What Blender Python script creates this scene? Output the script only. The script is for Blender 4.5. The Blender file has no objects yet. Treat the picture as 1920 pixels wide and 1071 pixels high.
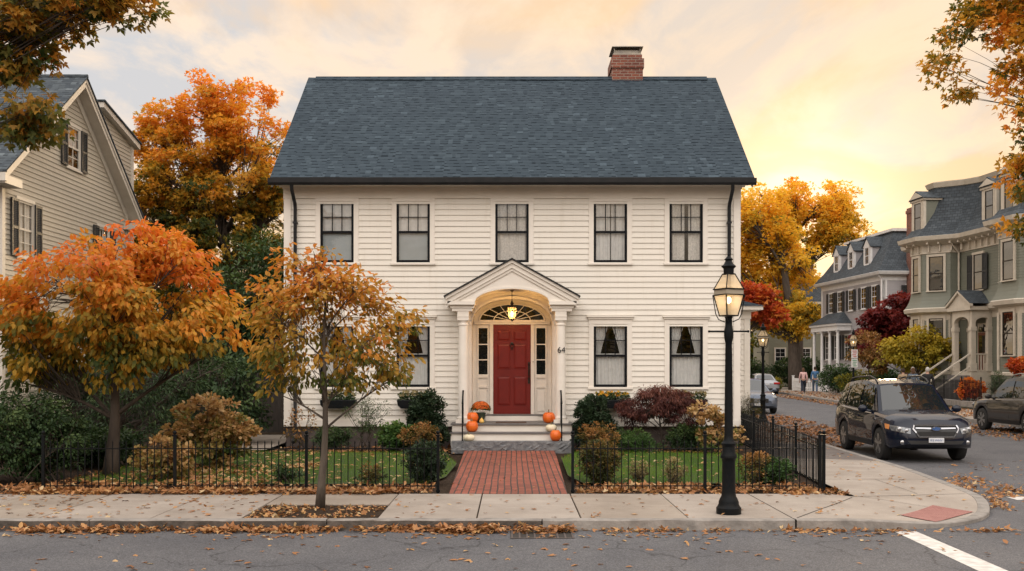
import bpy, math, random
import numpy as np
from mathutils import Matrix, Vector
PI = math.pi
sc = bpy.context.scene
COL = sc.collection
rnd = random.Random(7)
F, HZ, CH = 1900.0, 685.0, 1.9      # focal length (px of the 1920 frame), horizon row, eye height

# ------------------------------------------------------------------ camera
cam = bpy.data.cameras.new('camera'); camo = bpy.data.objects.new('camera', cam); COL.objects.link(camo)
camo.location = (0, 0, CH); camo.rotation_euler = (PI/2, 0, 0)
cam.sensor_width = 36; cam.lens = 36*F/1920; cam.shift_y = (HZ-535.5)/1920
cam.clip_start = .1; cam.clip_end = 2000
sc.camera = camo

# ------------------------------------------------------------------ materials
def nodes(name):
    m = bpy.data.materials.new(name); m.use_nodes = True
    nt = m.node_tree; nt.nodes.clear()
    out = nt.nodes.new('ShaderNodeOutputMaterial')
    return m, nt, out
def N(nt, t, **kw):
    n = nt.nodes.new(t)
    for k, v in kw.items():
        if k.startswith('i_'):
            n.inputs[k[2:].replace('_', ' ')].default_value = v
        else: setattr(n, k, v)
    return n
def c4(c): return (c[0], c[1], c[2], 1)
def mix(nt, f, a, b, mode='MIX'):
    n = nt.nodes.new('ShaderNodeMix'); n.data_type = 'RGBA'; n.blend_type = mode
    for s, v in ((n.inputs[0], f), (n.inputs[6], a), (n.inputs[7], b)):
        if isinstance(v, (int, float)): s.default_value = v
        elif isinstance(v, tuple): s.default_value = c4(v)
        else: nt.links.new(v, s)
    return n.outputs[2]
def mth(nt, op, a, b=None, clamp=False):
    n = nt.nodes.new('ShaderNodeMath'); n.operation = op; n.use_clamp = clamp
    for i, v in enumerate((a, b)):
        if v is None: continue
        if isinstance(v, (int, float)): n.inputs[i].default_value = v
        else: nt.links.new(v, n.inputs[i])
    return n.outputs[0]
def ramp(nt, fac, stops):
    r = nt.nodes.new('ShaderNodeValToRGB'); e = r.color_ramp.elements
    while len(e) < len(stops): e.new(.5)
    for el, (p, c) in zip(e, stops): el.position = p; el.color = c4(c) if not isinstance(c, float) else (c, c, c, 1)
    nt.links.new(fac, r.inputs[0]); return r.outputs[0]
def coord(nt, kind='Object', scale=(1, 1, 1), rot=(0, 0, 0)):
    tc = nt.nodes.new('ShaderNodeTexCoord'); mp = nt.nodes.new('ShaderNodeMapping')
    mp.inputs['Scale'].default_value = scale; mp.inputs['Rotation'].default_value = rot
    nt.links.new(tc.outputs[kind], mp.inputs[0]); return mp.outputs[0]
def noise(nt, vec, scale, detail=3, rough=.55, dist=0):
    n = nt.nodes.new('ShaderNodeTexNoise'); n.inputs['Scale'].default_value = scale
    n.inputs['Detail'].default_value = detail; n.inputs['Roughness'].default_value = rough
    n.inputs['Distortion'].default_value = dist
    nt.links.new(vec, n.inputs['Vector']); return n.outputs['Fac']
def finish(nt, out, col, rough=.6, bump=None, bstr=.3, bdist=.02, **kw):
    p = nt.nodes.new('ShaderNodeBsdfPrincipled')
    if isinstance(col, tuple): p.inputs['Base Color'].default_value = c4(col)
    else: nt.links.new(col, p.inputs['Base Color'])
    if isinstance(rough, (int, float)): p.inputs['Roughness'].default_value = rough
    else: nt.links.new(rough, p.inputs['Roughness'])
    for k, v in kw.items(): p.inputs[k.replace('_', ' ')].default_value = v
    if bump is not None:
        b = nt.nodes.new('ShaderNodeBump'); b.inputs['Strength'].default_value = bstr; b.inputs['Distance'].default_value = bdist
        nt.links.new(bump, b.inputs['Height']); nt.links.new(b.outputs[0], p.inputs['Normal'])
    nt.links.new(p.outputs[0], out.inputs[0]); return p
def plain(name, c, c2=None, sc_=6, rough=.6, bump=0, bsc=40, space='Object', aniso=(1, 1, 1), **kw):
    m, nt, out = nodes(name)
    v = coord(nt, space, aniso)
    n1 = noise(nt, v, sc_, 4)
    c2 = c2 or tuple(x*.82 for x in c)
    col = mix(nt, ramp(nt, n1, [(.35, (0., 0., 0.)), (.68, (1., 1., 1.))]), c, c2)
    b = noise(nt, v, bsc, 3) if bump else None
    finish(nt, out, col, rough, b, bump, .02, **kw)
    return m
def brickm(name, c1, c2, mortar, bw, bh, ms=.012, off=.5, rough=.85, bstr=.5, extra=.4, jit=0.0, freq=2, sq=1.0, rot=0, patch=(1, 1, 1)):
    m, nt, out = nodes(name)
    v = coord(nt, 'UV', rot=(0, 0, rot))
    if jit:
        nn = nt.nodes.new('ShaderNodeTexNoise'); nn.inputs['Scale'].default_value = 1.3; nt.links.new(v, nn.inputs['Vector'])
        vm = nt.nodes.new('ShaderNodeVectorMath'); vm.operation = 'MULTIPLY_ADD'
        nt.links.new(nn.outputs['Color'], vm.inputs[0]); vm.inputs[1].default_value = (jit, jit, 0); nt.links.new(v, vm.inputs[2]); v = vm.outputs[0]
    b = nt.nodes.new('ShaderNodeTexBrick'); nt.links.new(v, b.inputs['Vector'])
    b.offset = off; b.offset_frequency = freq; b.squash = sq
    b.inputs['Color1'].default_value = c4(c1); b.inputs['Color2'].default_value = c4(c2); b.inputs['Mortar'].default_value = c4(mortar)
    b.inputs['Scale'].default_value = 1; b.inputs['Mortar Size'].default_value = ms; b.inputs['Mortar Smooth'].default_value = .15
    b.inputs['Brick Width'].default_value = bw; b.inputs['Row Height'].default_value = bh; b.inputs['Bias'].default_value = 0
    n2 = noise(nt, v, .8, 5, .6); n3 = noise(nt, v, 30, 3)
    f = ramp(nt, n2, [(.3, (1-extra,)*3), (.7, (1.,)*3)])
    col = mix(nt, 1.0, b.outputs['Color'], f, 'MULTIPLY')
    col = mix(nt, .35, col, mix(nt, 1.0, col, ramp(nt, n3, [(.3, (.5,)*3), (.7, (1.5,)*3)]), 'MULTIPLY'))
    h = mth(nt, 'ADD', mth(nt, 'MULTIPLY', mth(nt, 'SUBTRACT', 1.0, b.outputs['Fac']), 1.0), mth(nt, 'MULTIPLY', n3, .25))
    finish(nt, out, col, rough, h, bstr, .01)
    return m
def shinglem(name, c1, c2, dark, bw=.3, bh=.15):
    # architectural shingles: each course a row of thick and thin tabs; the shade under the thick tabs is painted in as dark dashes
    m, nt, out = nodes(name)
    v = coord(nt, 'UV'); sep = nt.nodes.new('ShaderNodeSeparateXYZ'); nt.links.new(v, sep.inputs[0])
    r = mth(nt, 'DIVIDE', sep.outputs[1], bh); row = mth(nt, 'FLOOR', r); saw = mth(nt, 'FRACT', r)
    def wn(x, y, k):
        cb = nt.nodes.new('ShaderNodeCombineXYZ'); 
        for i, q in enumerate((x, y, k)):
            if isinstance(q, (int, float)): cb.inputs[i].default_value = q
            else: nt.links.new(q, cb.inputs[i])
        w = nt.nodes.new('ShaderNodeTexWhiteNoise'); nt.links.new(cb.outputs[0], w.inputs[0]); return w.outputs['Value']
    u = mth(nt, 'ADD', mth(nt, 'DIVIDE', sep.outputs[0], bw), mth(nt, 'MULTIPLY', wn(row, 0., 3.), 7.0))
    col = mth(nt, 'FLOOR', u); fr = mth(nt, 'FRACT', u)
    split = mth(nt, 'ADD', .35, mth(nt, 'MULTIPLY', wn(col, row, 5.), .4)); side = mth(nt, 'GREATER_THAN', fr, split)
    tab = wn(mth(nt, 'ADD', mth(nt, 'MULTIPLY', col, 2.0), side), row, 9.)
    base = ramp(nt, tab, [(0, c1), (.75, tuple((x+y)/2 for x, y in zip(c1, c2))), (.95, c2), (1, tuple(x*1.25 for x in c2))])
    # shade painted in along the foot of the raised tabs, weaker line elsewhere
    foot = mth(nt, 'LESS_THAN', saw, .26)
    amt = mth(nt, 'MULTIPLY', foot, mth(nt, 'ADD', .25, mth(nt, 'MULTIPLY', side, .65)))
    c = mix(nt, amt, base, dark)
    n2 = noise(nt, v, .45, 5, .6); n3 = noise(nt, v, 26, 3)
    c = mix(nt, 1.0, c, ramp(nt, n2, [(.3, (.93,)*3), (.7, (1.06,)*3)]), 'MULTIPLY')
    c = mix(nt, 1.0, c, ramp(nt, n3, [(.3, (.9,)*3), (.7, (1.1,)*3)]), 'MULTIPLY')
    h = mth(nt, 'ADD', mth(nt, 'MULTIPLY', side, .6), mth(nt, 'SUBTRACT', mth(nt, 'MULTIPLY', n3, .2), saw))
    finish(nt, out, c, .9, h, .6, .012, Specular_IOR_Level=.15)
    return m
def leafm(name, stops, trans=.35, rough=.55):
    m, nt, out = nodes(name)
    at = nt.nodes.new('ShaderNodeAttribute'); at.attribute_name = 't'
    col = ramp(nt, at.outputs['Fac'], stops)
    p = nt.nodes.new('ShaderNodeBsdfPrincipled'); nt.links.new(col, p.inputs['Base Color'])
    p.inputs['Roughness'].default_value = rough; p.inputs['Specular IOR Level'].default_value = .3
    t = nt.nodes.new('ShaderNodeBsdfTranslucent'); nt.links.new(mix(nt, 1.0, col, (1.25, 1.2, .9), 'MULTIPLY'), t.inputs[0])
    mx = nt.nodes.new('ShaderNodeMixShader'); mx.inputs[0].default_value = trans
    nt.links.new(p.outputs[0], mx.inputs[1]); nt.links.new(t.outputs[0], mx.inputs[2]); nt.links.new(mx.outputs[0], out.inputs[0])
    return m
def glassm(name, tint=(1, 1, 1), ior=1.5, rough=.0, trans=True, base=(.01, .012, .014)):
    m, nt, out = nodes(name)
    fr = nt.nodes.new('ShaderNodeFresnel'); fr.inputs[0].default_value = ior
    v = coord(nt); nz = noise(nt, v, 1.6, 2)
    bp = nt.nodes.new('ShaderNodeBump'); bp.inputs['Strength'].default_value = .12; bp.inputs['Distance'].default_value = .03
    nt.links.new(nz, bp.inputs['Height'])
    g = nt.nodes.new('ShaderNodeBsdfGlossy'); g.inputs['Roughness'].default_value = rough; nt.links.new(bp.outputs[0], g.inputs['Normal'])
    if trans:
        t = nt.nodes.new('ShaderNodeBsdfTransparent'); t.inputs[0].default_value = c4(tint)
    else:
        t = nt.nodes.new('ShaderNodeBsdfDiffuse'); t.inputs[0].default_value = c4(base)
    mx = nt.nodes.new('ShaderNodeMixShader')
    ge = nt.nodes.new('ShaderNodeNewGeometry')       # the pane reflects on its outer side only
    nt.links.new(mth(nt, 'MULTIPLY', fr.outputs[0], mth(nt, 'SUBTRACT', 1.0, ge.outputs['Backfacing'])) if trans else fr.outputs[0], mx.inputs[0]); nt.links.new(t.outputs[0], mx.inputs[1]); nt.links.new(g.outputs[0], mx.inputs[2])
    nt.links.new(mx.outputs[0], out.inputs[0]); return m
def emis(name, c, s):
    m, nt, out = nodes(name)
    e = nt.nodes.new('ShaderNodeEmission'); e.inputs[0].default_value = c4(c); e.inputs[1].default_value = s
    nt.links.new(e.outputs[0], out.inputs[0]); return m

def sidingm(name, c, var=.9):
    m, nt, out = nodes(name)
    v = coord(nt, 'UV', (.35, 5, 1)); v2 = coord(nt, 'UV'); v3 = coord(nt, 'UV', (6, .5, 1))
    n1 = noise(nt, v, 2.2, 5, .6); n2 = noise(nt, v2, 25, 3); n3 = noise(nt, v3, 1.2, 5, .65)
    col = mix(nt, 1.0, c, ramp(nt, n1, [(.3, (var,)*3), (.65, (1.04,)*3)]), 'MULTIPLY')
    col = mix(nt, ramp(nt, n3, [(.52, (0.,)*3), (.75, (.3,)*3)]), col, tuple(x*f for x, f in zip(c, (.74, .7, .62))))
    finish(nt, out, col, .55, n2, .08, .01)
    return m
M = {}
M['siding'] = sidingm('cream_clapboard_paint', (.735, .695, .625), .97)
M['trim'] = plain('cream_trim_paint', (.80, .75, .68), (.75, .70, .63), 3, .5, .05)
M['black'] = plain('black_sash_paint', (.004, .005, .007), (.007, .007, .009), 9, .5, Specular_IOR_Level=.12)
M['iron'] = plain('black_iron', (.004, .006, .008), (.009, .009, .009), 14, .45, .15, 60, Specular_IOR_Level=.12)
M['gutter'] = plain('dark_gutter_metal', (.012, .014, .016), (.02, .02, .022), 5, .45, Specular_IOR_Level=.3)
M['shingle'] = shinglem('slate_blue_shingles', (.034, .049, .064), (.050, .070, .088), (.005, .011, .017))
M['shingle2'] = shinglem('grey_shingles', (.05, .062, .075), (.11, .13, .145), (.02, .024, .028))
M['slate'] = brickm('slate_tiles', (.040, .052, .064), (.075, .092, .108), (.018, .022, .026), .25, .16, .012, extra=.35)
M['brick'] = brickm('chimney_brick', (.27, .085, .05), (.16, .05, .035), (.33, .25, .2), .21, .075, .009, extra=.3)
M['walkbrick'] = brickm('walk_brick', (.36, .098, .058), (.24, .066, .040), (.05, .035, .028), .205, .105, .011, jit=.03, extra=.35, rough=.8, rot=PI/2)
M['granite'] = plain('rough_granite', (.20, .205, .21), (.10, .105, .115), 11, .85, .9, 18)
M['kerbstone'] = plain('kerb_granite', (.30, .275, .25), (.18, .165, .15), 5, .85, .5, 22)
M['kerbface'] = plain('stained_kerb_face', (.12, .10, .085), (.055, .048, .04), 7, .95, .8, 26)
M['found'] = plain('foundation_stone', (.12, .095, .085), (.07, .055, .05), 3, .9, .6, 8)
M['tread'] = plain('grey_step_paint', (.16, .15, .145), (.12, .112, .108), 5, .5)
M['door'] = plain('oxblood_door_paint', (.17, .012, .008), (.14, .010, .007), 4, .45, .04, Specular_IOR_Level=.3)
M['bronze'] = plain('dark_bronze', (.02, .017, .015), (.05, .04, .03), 20, .4, Metallic=.7)
M['glass'] = glassm('window_glass', ior=1.85)
M['darkglass'] = glassm('dark_glass', ior=1.7, trans=False)
M['goldglass'] = glassm('street_window_glass', ior=3.2, trans=False, base=(.02, .018, .014))
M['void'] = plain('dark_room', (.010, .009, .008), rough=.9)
M['lace'] = plain('lace_curtain', (.52, .50, .46), (.34, .33, .31), 28, .9)
M['sheer'] = plain('sheer_curtain', (.50, .50, .48), (.42, .42, .41), 9, .9)
M['shade'] = plain('grey_roller_shade', (.26, .29, .30), (.23, .265, .275), 2, .9)
M['mat'] = plain('coir_doormat', (.12, .07, .05), (.07, .045, .035), 40, .95, .5, 120)
M['pumpkin'] = plain('orange_pumpkin_skin', (.75, .15, .012), (.62, .10, .008), 5, .42, .1)
M['whitepumpkin'] = plain('white_pumpkin_skin', (.78, .70, .52), (.66, .58, .40), 5, .5, .1)
M['stem'] = plain('dry_stem', (.13, .10, .04), (.3, .22, .12), 25, .8, .3)
M['gourd'] = plain('yellow_gourd_skin', (.75, .38, .06), (.8, .6, .2), 8, .5)
M['pot'] = plain('dark_green_pot', (.03, .05, .03), rough=.6)
M['soil'] = plain('mulch_soil', (.034, .023, .016), (.06, .042, .03), 22, .95, 1.0, 45, Specular_IOR_Level=.08)
M['lawnsoil'] = plain('lawn_ground', (.035, .055, .016), (.05, .06, .02), 12, .95, .6, 60)
M['bark'] = plain('grey_bark', (.115, .092, .07), (.05, .04, .032), 9, .9, .9, 30, aniso=(1, 1, .25))
M['darkbark'] = plain('dark_bark', (.045, .034, .026), (.085, .065, .05), 9, .9, .8, 24, aniso=(1, 1, .25))
M['wood'] = plain('weathered_fence_wood', (.055, .045, .038), (.03, .025, .022), 5, .9, .6, 18, aniso=(6, 6, .3))
M['white'] = plain('white_paint', (.72, .71, .70), (.62, .61, .60), 4, .5)
M['tyre'] = plain('tyre_rubber', (.012, .012, .012), (.022, .021, .02), 30, .8, .2, 80)
M['chrome'] = plain('chrome', (.42, .43, .45), (.34, .34, .36), 5, .2, Metallic=1.0)
M['alloy'] = plain('alloy_wheel', (.42, .43, .44), (.34, .35, .36), 7, .28, Metallic=.85)
M['plastic'] = plain('black_plastic', (.012, .012, .013), (.02, .02, .02), 20, .5)
M['carglass'] = glassm('car_glass', ior=2.1, trans=False, base=(.010, .014, .016))
M['lamplens'] = plain('headlamp_lens', (.22, .235, .25), (.08, .085, .09), 18, .08, Metallic=.3, Coat_Weight=1.0)
M['amber'] = plain('amber_lens', (.75, .25, .03), rough=.2, Coat_Weight=1.0)
M['redlens'] = plain('red_tail_lens', (.45, .01, .01), rough=.2, Coat_Weight=1.0)
M['plate'] = plain('licence_plate_paint', (.72, .74, .76), rough=.4)
M['blueink'] = plain('plate_ink', (.05, .10, .3), rough=.5)
M['emblem'] = plain('blue_emblem_enamel', (.02, .09, .28), rough=.25, Coat_Weight=1.0)
def paint(name, c, metal=.4):
    m, nt, out = nodes(name); v = coord(nt); nz = noise(nt, v, 900, 2); n2 = noise(nt, v, 3, 4)
    col = mix(nt, 1.0, c, ramp(nt, nz, [(.3, (.85,)*3), (.7, (1.15,)*3)]), 'MULTIPLY')
    r = ramp(nt, n2, [(.35, (.45,)*3), (.75, (.55,)*3)])
    finish(nt, out, col, r, Metallic=metal if c[0] > .02 else 0.0, Coat_Weight=.9, Coat_Roughness=.02, Coat_IOR=1.45, Specular_IOR_Level=.05)
    return m
# asphalt / concrete
def asphalt():
    m, nt, out = nodes('asphalt'); v = coord(nt)
    n1 = noise(nt, v, 65, 3, .7); n2 = noise(nt, v, .7, 6, .62); n3 = noise(nt, v, 210, 2)
    vo = nt.nodes.new('ShaderNodeTexVoronoi'); vo.feature = 'DISTANCE_TO_EDGE'; vo.inputs['Scale'].default_value = .42
    nn = nt.nodes.new('ShaderNodeTexNoise'); nn.inputs['Scale'].default_value = 1.6; nn.inputs['Detail'].default_value = 5; nt.links.new(v, nn.inputs['Vector'])
    vm = nt.nodes.new('ShaderNodeVectorMath'); vm.operation = 'MULTIPLY_ADD'; nt.links.new(nn.outputs['Color'], vm.inputs[0]); vm.inputs[1].default_value = (.9, .9, 0); nt.links.new(v, vm.inputs[2])
    nt.links.new(vm.outputs[0], vo.inputs['Vector'])
    col = mix(nt, 1.0, (.112, .113, .120), ramp(nt, n1, [(.34, (.55,)*3), (.5, (.95,)*3), (.68, (1.7,)*3)]), 'MULTIPLY')
    col = mix(nt, 1.0, col, ramp(nt, n2, [(.3, (.78, .78, .8)), (.7, (1.12, 1.1, 1.08))]), 'MULTIPLY')
    col = mix(nt, 1.0, col, ramp(nt, vo.outputs['Distance'], [(.0, (.5,)*3), (.006, (1.,)*3)]), 'MULTIPLY')
    finish(nt, out, col, .85, mth(nt, 'ADD', n1, n3), .5, .006, Specular_IOR_Level=.3); return m
M['asphalt'] = asphalt()
def concrete(name, c):
    m, nt, out = nodes(name); v = coord(nt)
    n1 = noise(nt, v, 130, 3, .7); n2 = noise(nt, v, 1.1, 6, .65); n3 = noise(nt, v, 5, 5, .7)
    col = mix(nt, 1.0, c, ramp(nt, n1, [(.3, (.86,)*3), (.7, (1.12,)*3)]), 'MULTIPLY')
    col = mix(nt, 1.0, col, ramp(nt, n2, [(.3, (.74, .72, .70)), (.68, (1.08,)*3)]), 'MULTIPLY')
    col = mix(nt, ramp(nt, n3, [(.6, (0.,)*3), (.78, (.35,)*3)]), col, tuple(x*.6 for x in c))
    finish(nt, out, col, .85, n1, .25, .006); return m
M['concrete'] = concrete('sidewalk_concrete', (.345, .30, .258))
M['concrete2'] = concrete('sidewalk_concrete_warm', (.31, .262, .215))
M['patch'] = concrete('asphalt_patch', (.15, .13, .12))
M['gap'] = plain('joint_dirt', (.035, .03, .026), rough=.95)
M['marking'] = plain('road_marking_paint', (.68, .66, .62), (.45, .43, .41), 9, .7, .2, 60)
M['tactile'] = plain('tactile_red', (.27, .095, .08), (.21, .075, .062), 7, .8, .2); M['tactile2'] = plain('tactile_dome', (.37, .19, .165), (.32, .16, .14), 9, .8)

# ------------------------------------------------------------------ mesh builder
class MB:
    def __init__(s, T=None): s.v = []; s.f = []; s.m = []; s.T = T
    def add(s, vs, fs, m=0):
        b = len(s.v)
        if s.T is not None: vs = [tuple(s.T @ Vector(p)) for p in vs]
        s.v += [tuple(p) for p in vs]
        for f in fs: s.f.append(tuple(i+b for i in f)); s.m.append(m)
        return s
    def box(s, x0, x1, y0, y1, z0, z1, m=0):
        return s.add([(x0,y0,z0),(x1,y0,z0),(x1,y1,z0),(x0,y1,z0),(x0,y0,z1),(x1,y0,z1),(x1,y1,z1),(x0,y1,z1)],
            [(0,3,2,1),(4,5,6,7),(0,1,5,4),(1,2,6,5),(2,3,7,6),(3,0,4,7)], m)
    def poly(s, pts, m=0): return s.add(pts, [tuple(range(len(pts)))], m)
    def prism(s, pts, off, m=0):
        # polygon (3d pts) extruded by vector off
        n = len(pts); q = [tuple(Vector(p)+Vector(off)) for p in pts]
        return s.add(list(pts)+q, [tuple(range(n-1,-1,-1)), tuple(range(n,2*n))]+[(i,(i+1)%n,n+(i+1)%n,n+i) for i in range(n)], m)
    def tube(s, pts, rad, n=8, m=0, cap=True):
        pts = [Vector(p) for p in pts]; K = len(pts)
        if isinstance(rad, (int, float)): rad = [rad]*K
        vs = []; up = None
        for i, p in enumerate(pts):
            d = (pts[min(i+1,K-1)]-pts[max(i-1,0)])
            if d.length < 1e-9: d = Vector((0,0,1))
            d.normalize()
            if up is None:
                up = d.orthogonal().normalized()
            a = (up - d*up.dot(d)); a = a.normalized() if a.length > 1e-6 else d.orthogonal().normalized(); up = a
            b = d.cross(a)
            for k in range(n):
                t = 2*PI*k/n; vs.append(p+a*(math.cos(t)*rad[i])+b*(math.sin(t)*rad[i]))
        fs = [(i*n+k, i*n+(k+1)%n, (i+1)*n+(k+1)%n, (i+1)*n+k) for i in range(K-1) for k in range(n)]
        if cap: fs += [tuple(range(n-1,-1,-1)), tuple(range((K-1)*n, K*n))]
        return s.add(vs, fs, m)
    def bar(s, a, b, w, h, m=0, up=(0,0,1)):
        # rectangular bar a->b, w across, h along up
        a, b = Vector(a), Vector(b); d = (b-a).normalized(); u = Vector(up)
        x = d.cross(u)
        x = x.normalized() if x.length > 1e-6 else Vector((1,0,0)); u = x.cross(d).normalized()
        c = [(-1,-1),(1,-1),(1,1),(-1,1)]
        vs = [a+x*(i*w/2)+u*(j*h/2) for i,j in c]+[b+x*(i*w/2)+u*(j*h/2) for i,j in c]
        return s.add(vs, [(3,2,1,0),(4,5,6,7),(0,1,5,4),(1,2,6,5),(2,3,7,6),(3,0,4,7)], m)
    def lathe(s, prof, c=(0,0,0), n=20, m=0, ax='z', fn=None):
        vs = []; K = len(prof)
        for r, z in prof:
            for k in range(n):
                t = 2*PI*k/n; rr = r*(fn(t, z) if fn else 1)
                p = (rr*math.cos(t), rr*math.sin(t), z)
                if ax == 'y': p = (p[0], z, p[1])
                vs.append((c[0]+p[0], c[1]+p[1], c[2]+p[2]))
        fs = [(i*n+k, i*n+(k+1)%n, (i+1)*n+(k+1)%n, (i+1)*n+k) for i in range(K-1) for k in range(n)]
        fs += [tuple(range(n-1,-1,-1)), tuple(range((K-1)*n, K*n))]
        if ax == 'y': fs = [f[::-1] for f in fs]
        return s.add(vs, fs, m)
    def ball(s, c, r, n=10, m=0, sx=1, sy=1, sz=1):
        K = n//2+1; vs = []
        for i in range(K+1):
            ph = PI*i/K
            for k in range(n):
                t = 2*PI*k/n; vs.append((c[0]+sx*r*math.sin(ph)*math.cos(t), c[1]+sy*r*math.sin(ph)*math.sin(t), c[2]-sz*r*math.cos(ph)))
        return s.add(vs, [(i*n+k, i*n+(k+1)%n, (i+1)*n+(k+1)%n, (i+1)*n+k) for i in range(K) for k in range(n)], m)
    def loft(s, foot, prof, m=0, closed=True, cap=None):
        # foot: CCW polygon [(x,y)], prof: [(outset, z[, material])]
        n = len(foot); rings = []
        def off(d):
            out = []
            for i in range(n):
                a, b, c = Vector(foot[i-1]), Vector(foot[i]), Vector(foot[(i+1)%n])
                e1, e2 = (b-a).normalized(), (c-b).normalized()
                n1, n2 = Vector((e1.y,-e1.x)), Vector((e2.y,-e2.x)); k = (n1+n2)
                k = k/(max(.3, 1+n1.dot(n2))) if k.length > 1e-6 else n1
                out.append((b.x+k.x*d, b.y+k.y*d))
            return out
        b = len(s.v)
        for p in prof:
            rings.append([(x, y, p[1]) for x, y in off(p[0])])
        for i in range(len(prof)-1):
            mm = prof[i+1][2] if len(prof[i+1]) > 2 else m
            vs = rings[i]+rings[i+1]
            s.add(vs, [(k,(k+1)%n,n+(k+1)%n,n+k) for k in range(n)], mm)
        if cap is not None: s.add(rings[-1], [tuple(range(n))], cap)
        return s
    def build(s, name, mats, parent=None, smooth=None, bevel=0, loc=None, rot=None, sub=0):
        me = bpy.data.meshes.new(name)
        vs = s.v
        me.from_pydata([tuple(v) for v in vs], [], s.f)
        if not isinstance(mats, (list, tuple)): mats = [mats]
        for x in mats: me.materials.append(M[x] if isinstance(x, str) else x)
        if len(mats) > 1: me.polygons.foreach_set('material_index', s.m)
        metre_uv(me)
        if smooth is not None:
            me.polygons.foreach_set('use_smooth', [True]*len(me.polygons))
            if smooth < 180: me.set_sharp_from_angle(angle=math.radians(smooth))
        o = link(name, me, parent)
        if bevel:
            b = o.modifiers.new('bevel', 'BEVEL'); b.width = bevel; b.segments = 2; b.limit_method = 'ANGLE'; b.angle_limit = math.radians(40)
        if sub:
            b = o.modifiers.new('sub', 'SUBSURF'); b.levels = b.render_levels = sub
        if loc is not None: o.location = loc
        if rot is not None: o.rotation_euler = rot
        return o
def metre_uv(me):
    nl = len(me.loops)
    if not nl: return
    uv = me.uv_layers.new(name='UVMap')
    co = np.empty(len(me.vertices)*3); me.vertices.foreach_get('co', co); co = co.reshape(-1, 3)
    vi = np.empty(nl, dtype=np.int32); me.loops.foreach_get('vertex_index', vi)
    nf = len(me.polygons); nrm = np.empty(nf*3); me.polygons.foreach_get('normal', nrm); nrm = nrm.reshape(-1, 3)
    tot = np.empty(nf, dtype=np.int32); me.polygons.foreach_get('loop_total', tot)
    ln = np.repeat(nrm, tot, axis=0)
    t = np.stack([-ln[:, 1], ln[:, 0], np.zeros(nl)], 1); L = np.linalg.norm(t, axis=1)
    flat = L < .02
    t[flat] = (1, 0, 0); L[flat] = 1; t /= L[:, None]
    b = np.cross(ln, t); P = co[vi]
    uvs = np.stack([(P*t).sum(1), (P*b).sum(1)], 1).astype(np.float32)
    uv.data.foreach_set('uv', uvs.ravel())
def link(name, data, parent=None):
    o = bpy.data.objects.new(name, data); COL.objects.link(o)
    if parent is not None: o.parent = parent
    return o
def tag(o, label=None, cat=None, group=None, kind=None):
    if label: o['label'] = label
    if cat: o['category'] = cat
    if group: o['group'] = group
    if kind: o['kind'] = kind
    return o
def thing(name, label, cat, loc=(0,0,0), rz=0, group=None):
    o = link(name, None); o.location = loc; o.rotation_euler = (0, 0, rz); o.empty_display_size = .2
    return tag(o, label, cat, group)
def copy_tree(o, parent=None):
    c = o.copy(); COL.objects.link(c); c.parent = parent
    for ch in list(o.children): copy_tree(ch, c)
    return c
def px(x, y, z=0.0):
    "ground-like point seen at pixel (x, y) whose height is z"
    Y = F*(CH-z)/(y-HZ); return ((x-960)*Y/F, Y)

# ------------------------------------------------------------------ leaves
def leaf_template(kind):
    if kind == 'maple':
        P = [(0,0,0)]; Q = []
        for a, L in ((0,1.),(62,.78),(-62,.78)):
            a = math.radians(a); ca, sa = math.cos(a), math.sin(a); b = len(P)
            for x, y, z in ((.45*L,.26*L,.05),(L,0,-.06),(.45*L,-.26*L,.05)):
                P.append((x*ca-y*sa, x*sa+y*ca, z))
            Q.append((0, b+2, b+1, b))
        return np.array(P), Q
    if kind == 'blade':
        return np.array([(0,-.02,0),(0,.02,0),(1,.005,.06),(1,-.005,.06)]), [(0,1,2,3)]
    if kind == 'narrow':
        return np.array([(0,0,0),(.45,.10,.03),(1,0,-.08),(.45,-.10,.03)]), [(0,3,2,1)]
    if kind == 'round':
        return np.array([(0,0,0),(.3,.36,.05),(.8,.3,.03),(1,0,0),(.8,-.3,.03),(.3,-.36,.05)]), [(0,3,2,1),(0,5,4,3)]
    return np.array([(0,0,0),(.32,.27,.05),(.72,.2,.02),(1,0,-.1),(.72,-.2,.02),(.32,-.27,.05)]), [(0,3,2,1),(0,5,4,3)]
def leaf_mesh(name, pos, axis, nrm, size, tval, mat, kind='ovate', parent=None):
    P, Q = leaf_template(kind); n = len(pos); k = len(P)
    axis = axis/np.linalg.norm(axis, axis=1, keepdims=True)
    side = np.cross(nrm, axis); side /= np.maximum(np.linalg.norm(side, axis=1, keepdims=True), 1e-6)
    up = np.cross(axis, side)
    s = size[:, None, None]
    V = pos[:, None, :] + s*(P[None, :, 0, None]*axis[:, None, :]+P[None, :, 1, None]*side[:, None, :]+P[None, :, 2, None]*up[:, None, :])
    V = V.reshape(-1, 3)
    q = np.array(Q, dtype=np.int32); fi = (np.arange(n, dtype=np.int32)[:, None, None]*k+q[None]).reshape(-1, 4)
    me = bpy.data.meshes.new(name); me.vertices.add(len(V)); me.vertices.foreach_set('co', V.astype(np.float32).ravel())
    me.loops.add(fi.size); me.loops.foreach_set('vertex_index', fi.ravel())
    me.polygons.add(len(fi)); me.polygons.foreach_set('loop_start', np.arange(0, fi.size, 4, dtype=np.int32))
    me.update(calc_edges=True)
    at = me.attributes.new('t', 'FLOAT', 'FACE'); at.data.foreach_set('value', np.clip(np.repeat(tval, len(Q)), 0.002, .998).astype(np.float32))
    me.materials.append(M[mat] if isinstance(mat, str) else mat)
    return link(name, me, parent)
def unit(rng, n):
    v = rng.normal(size=(n, 3)); return v/np.linalg.norm(v, axis=1, keepdims=True)
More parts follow.
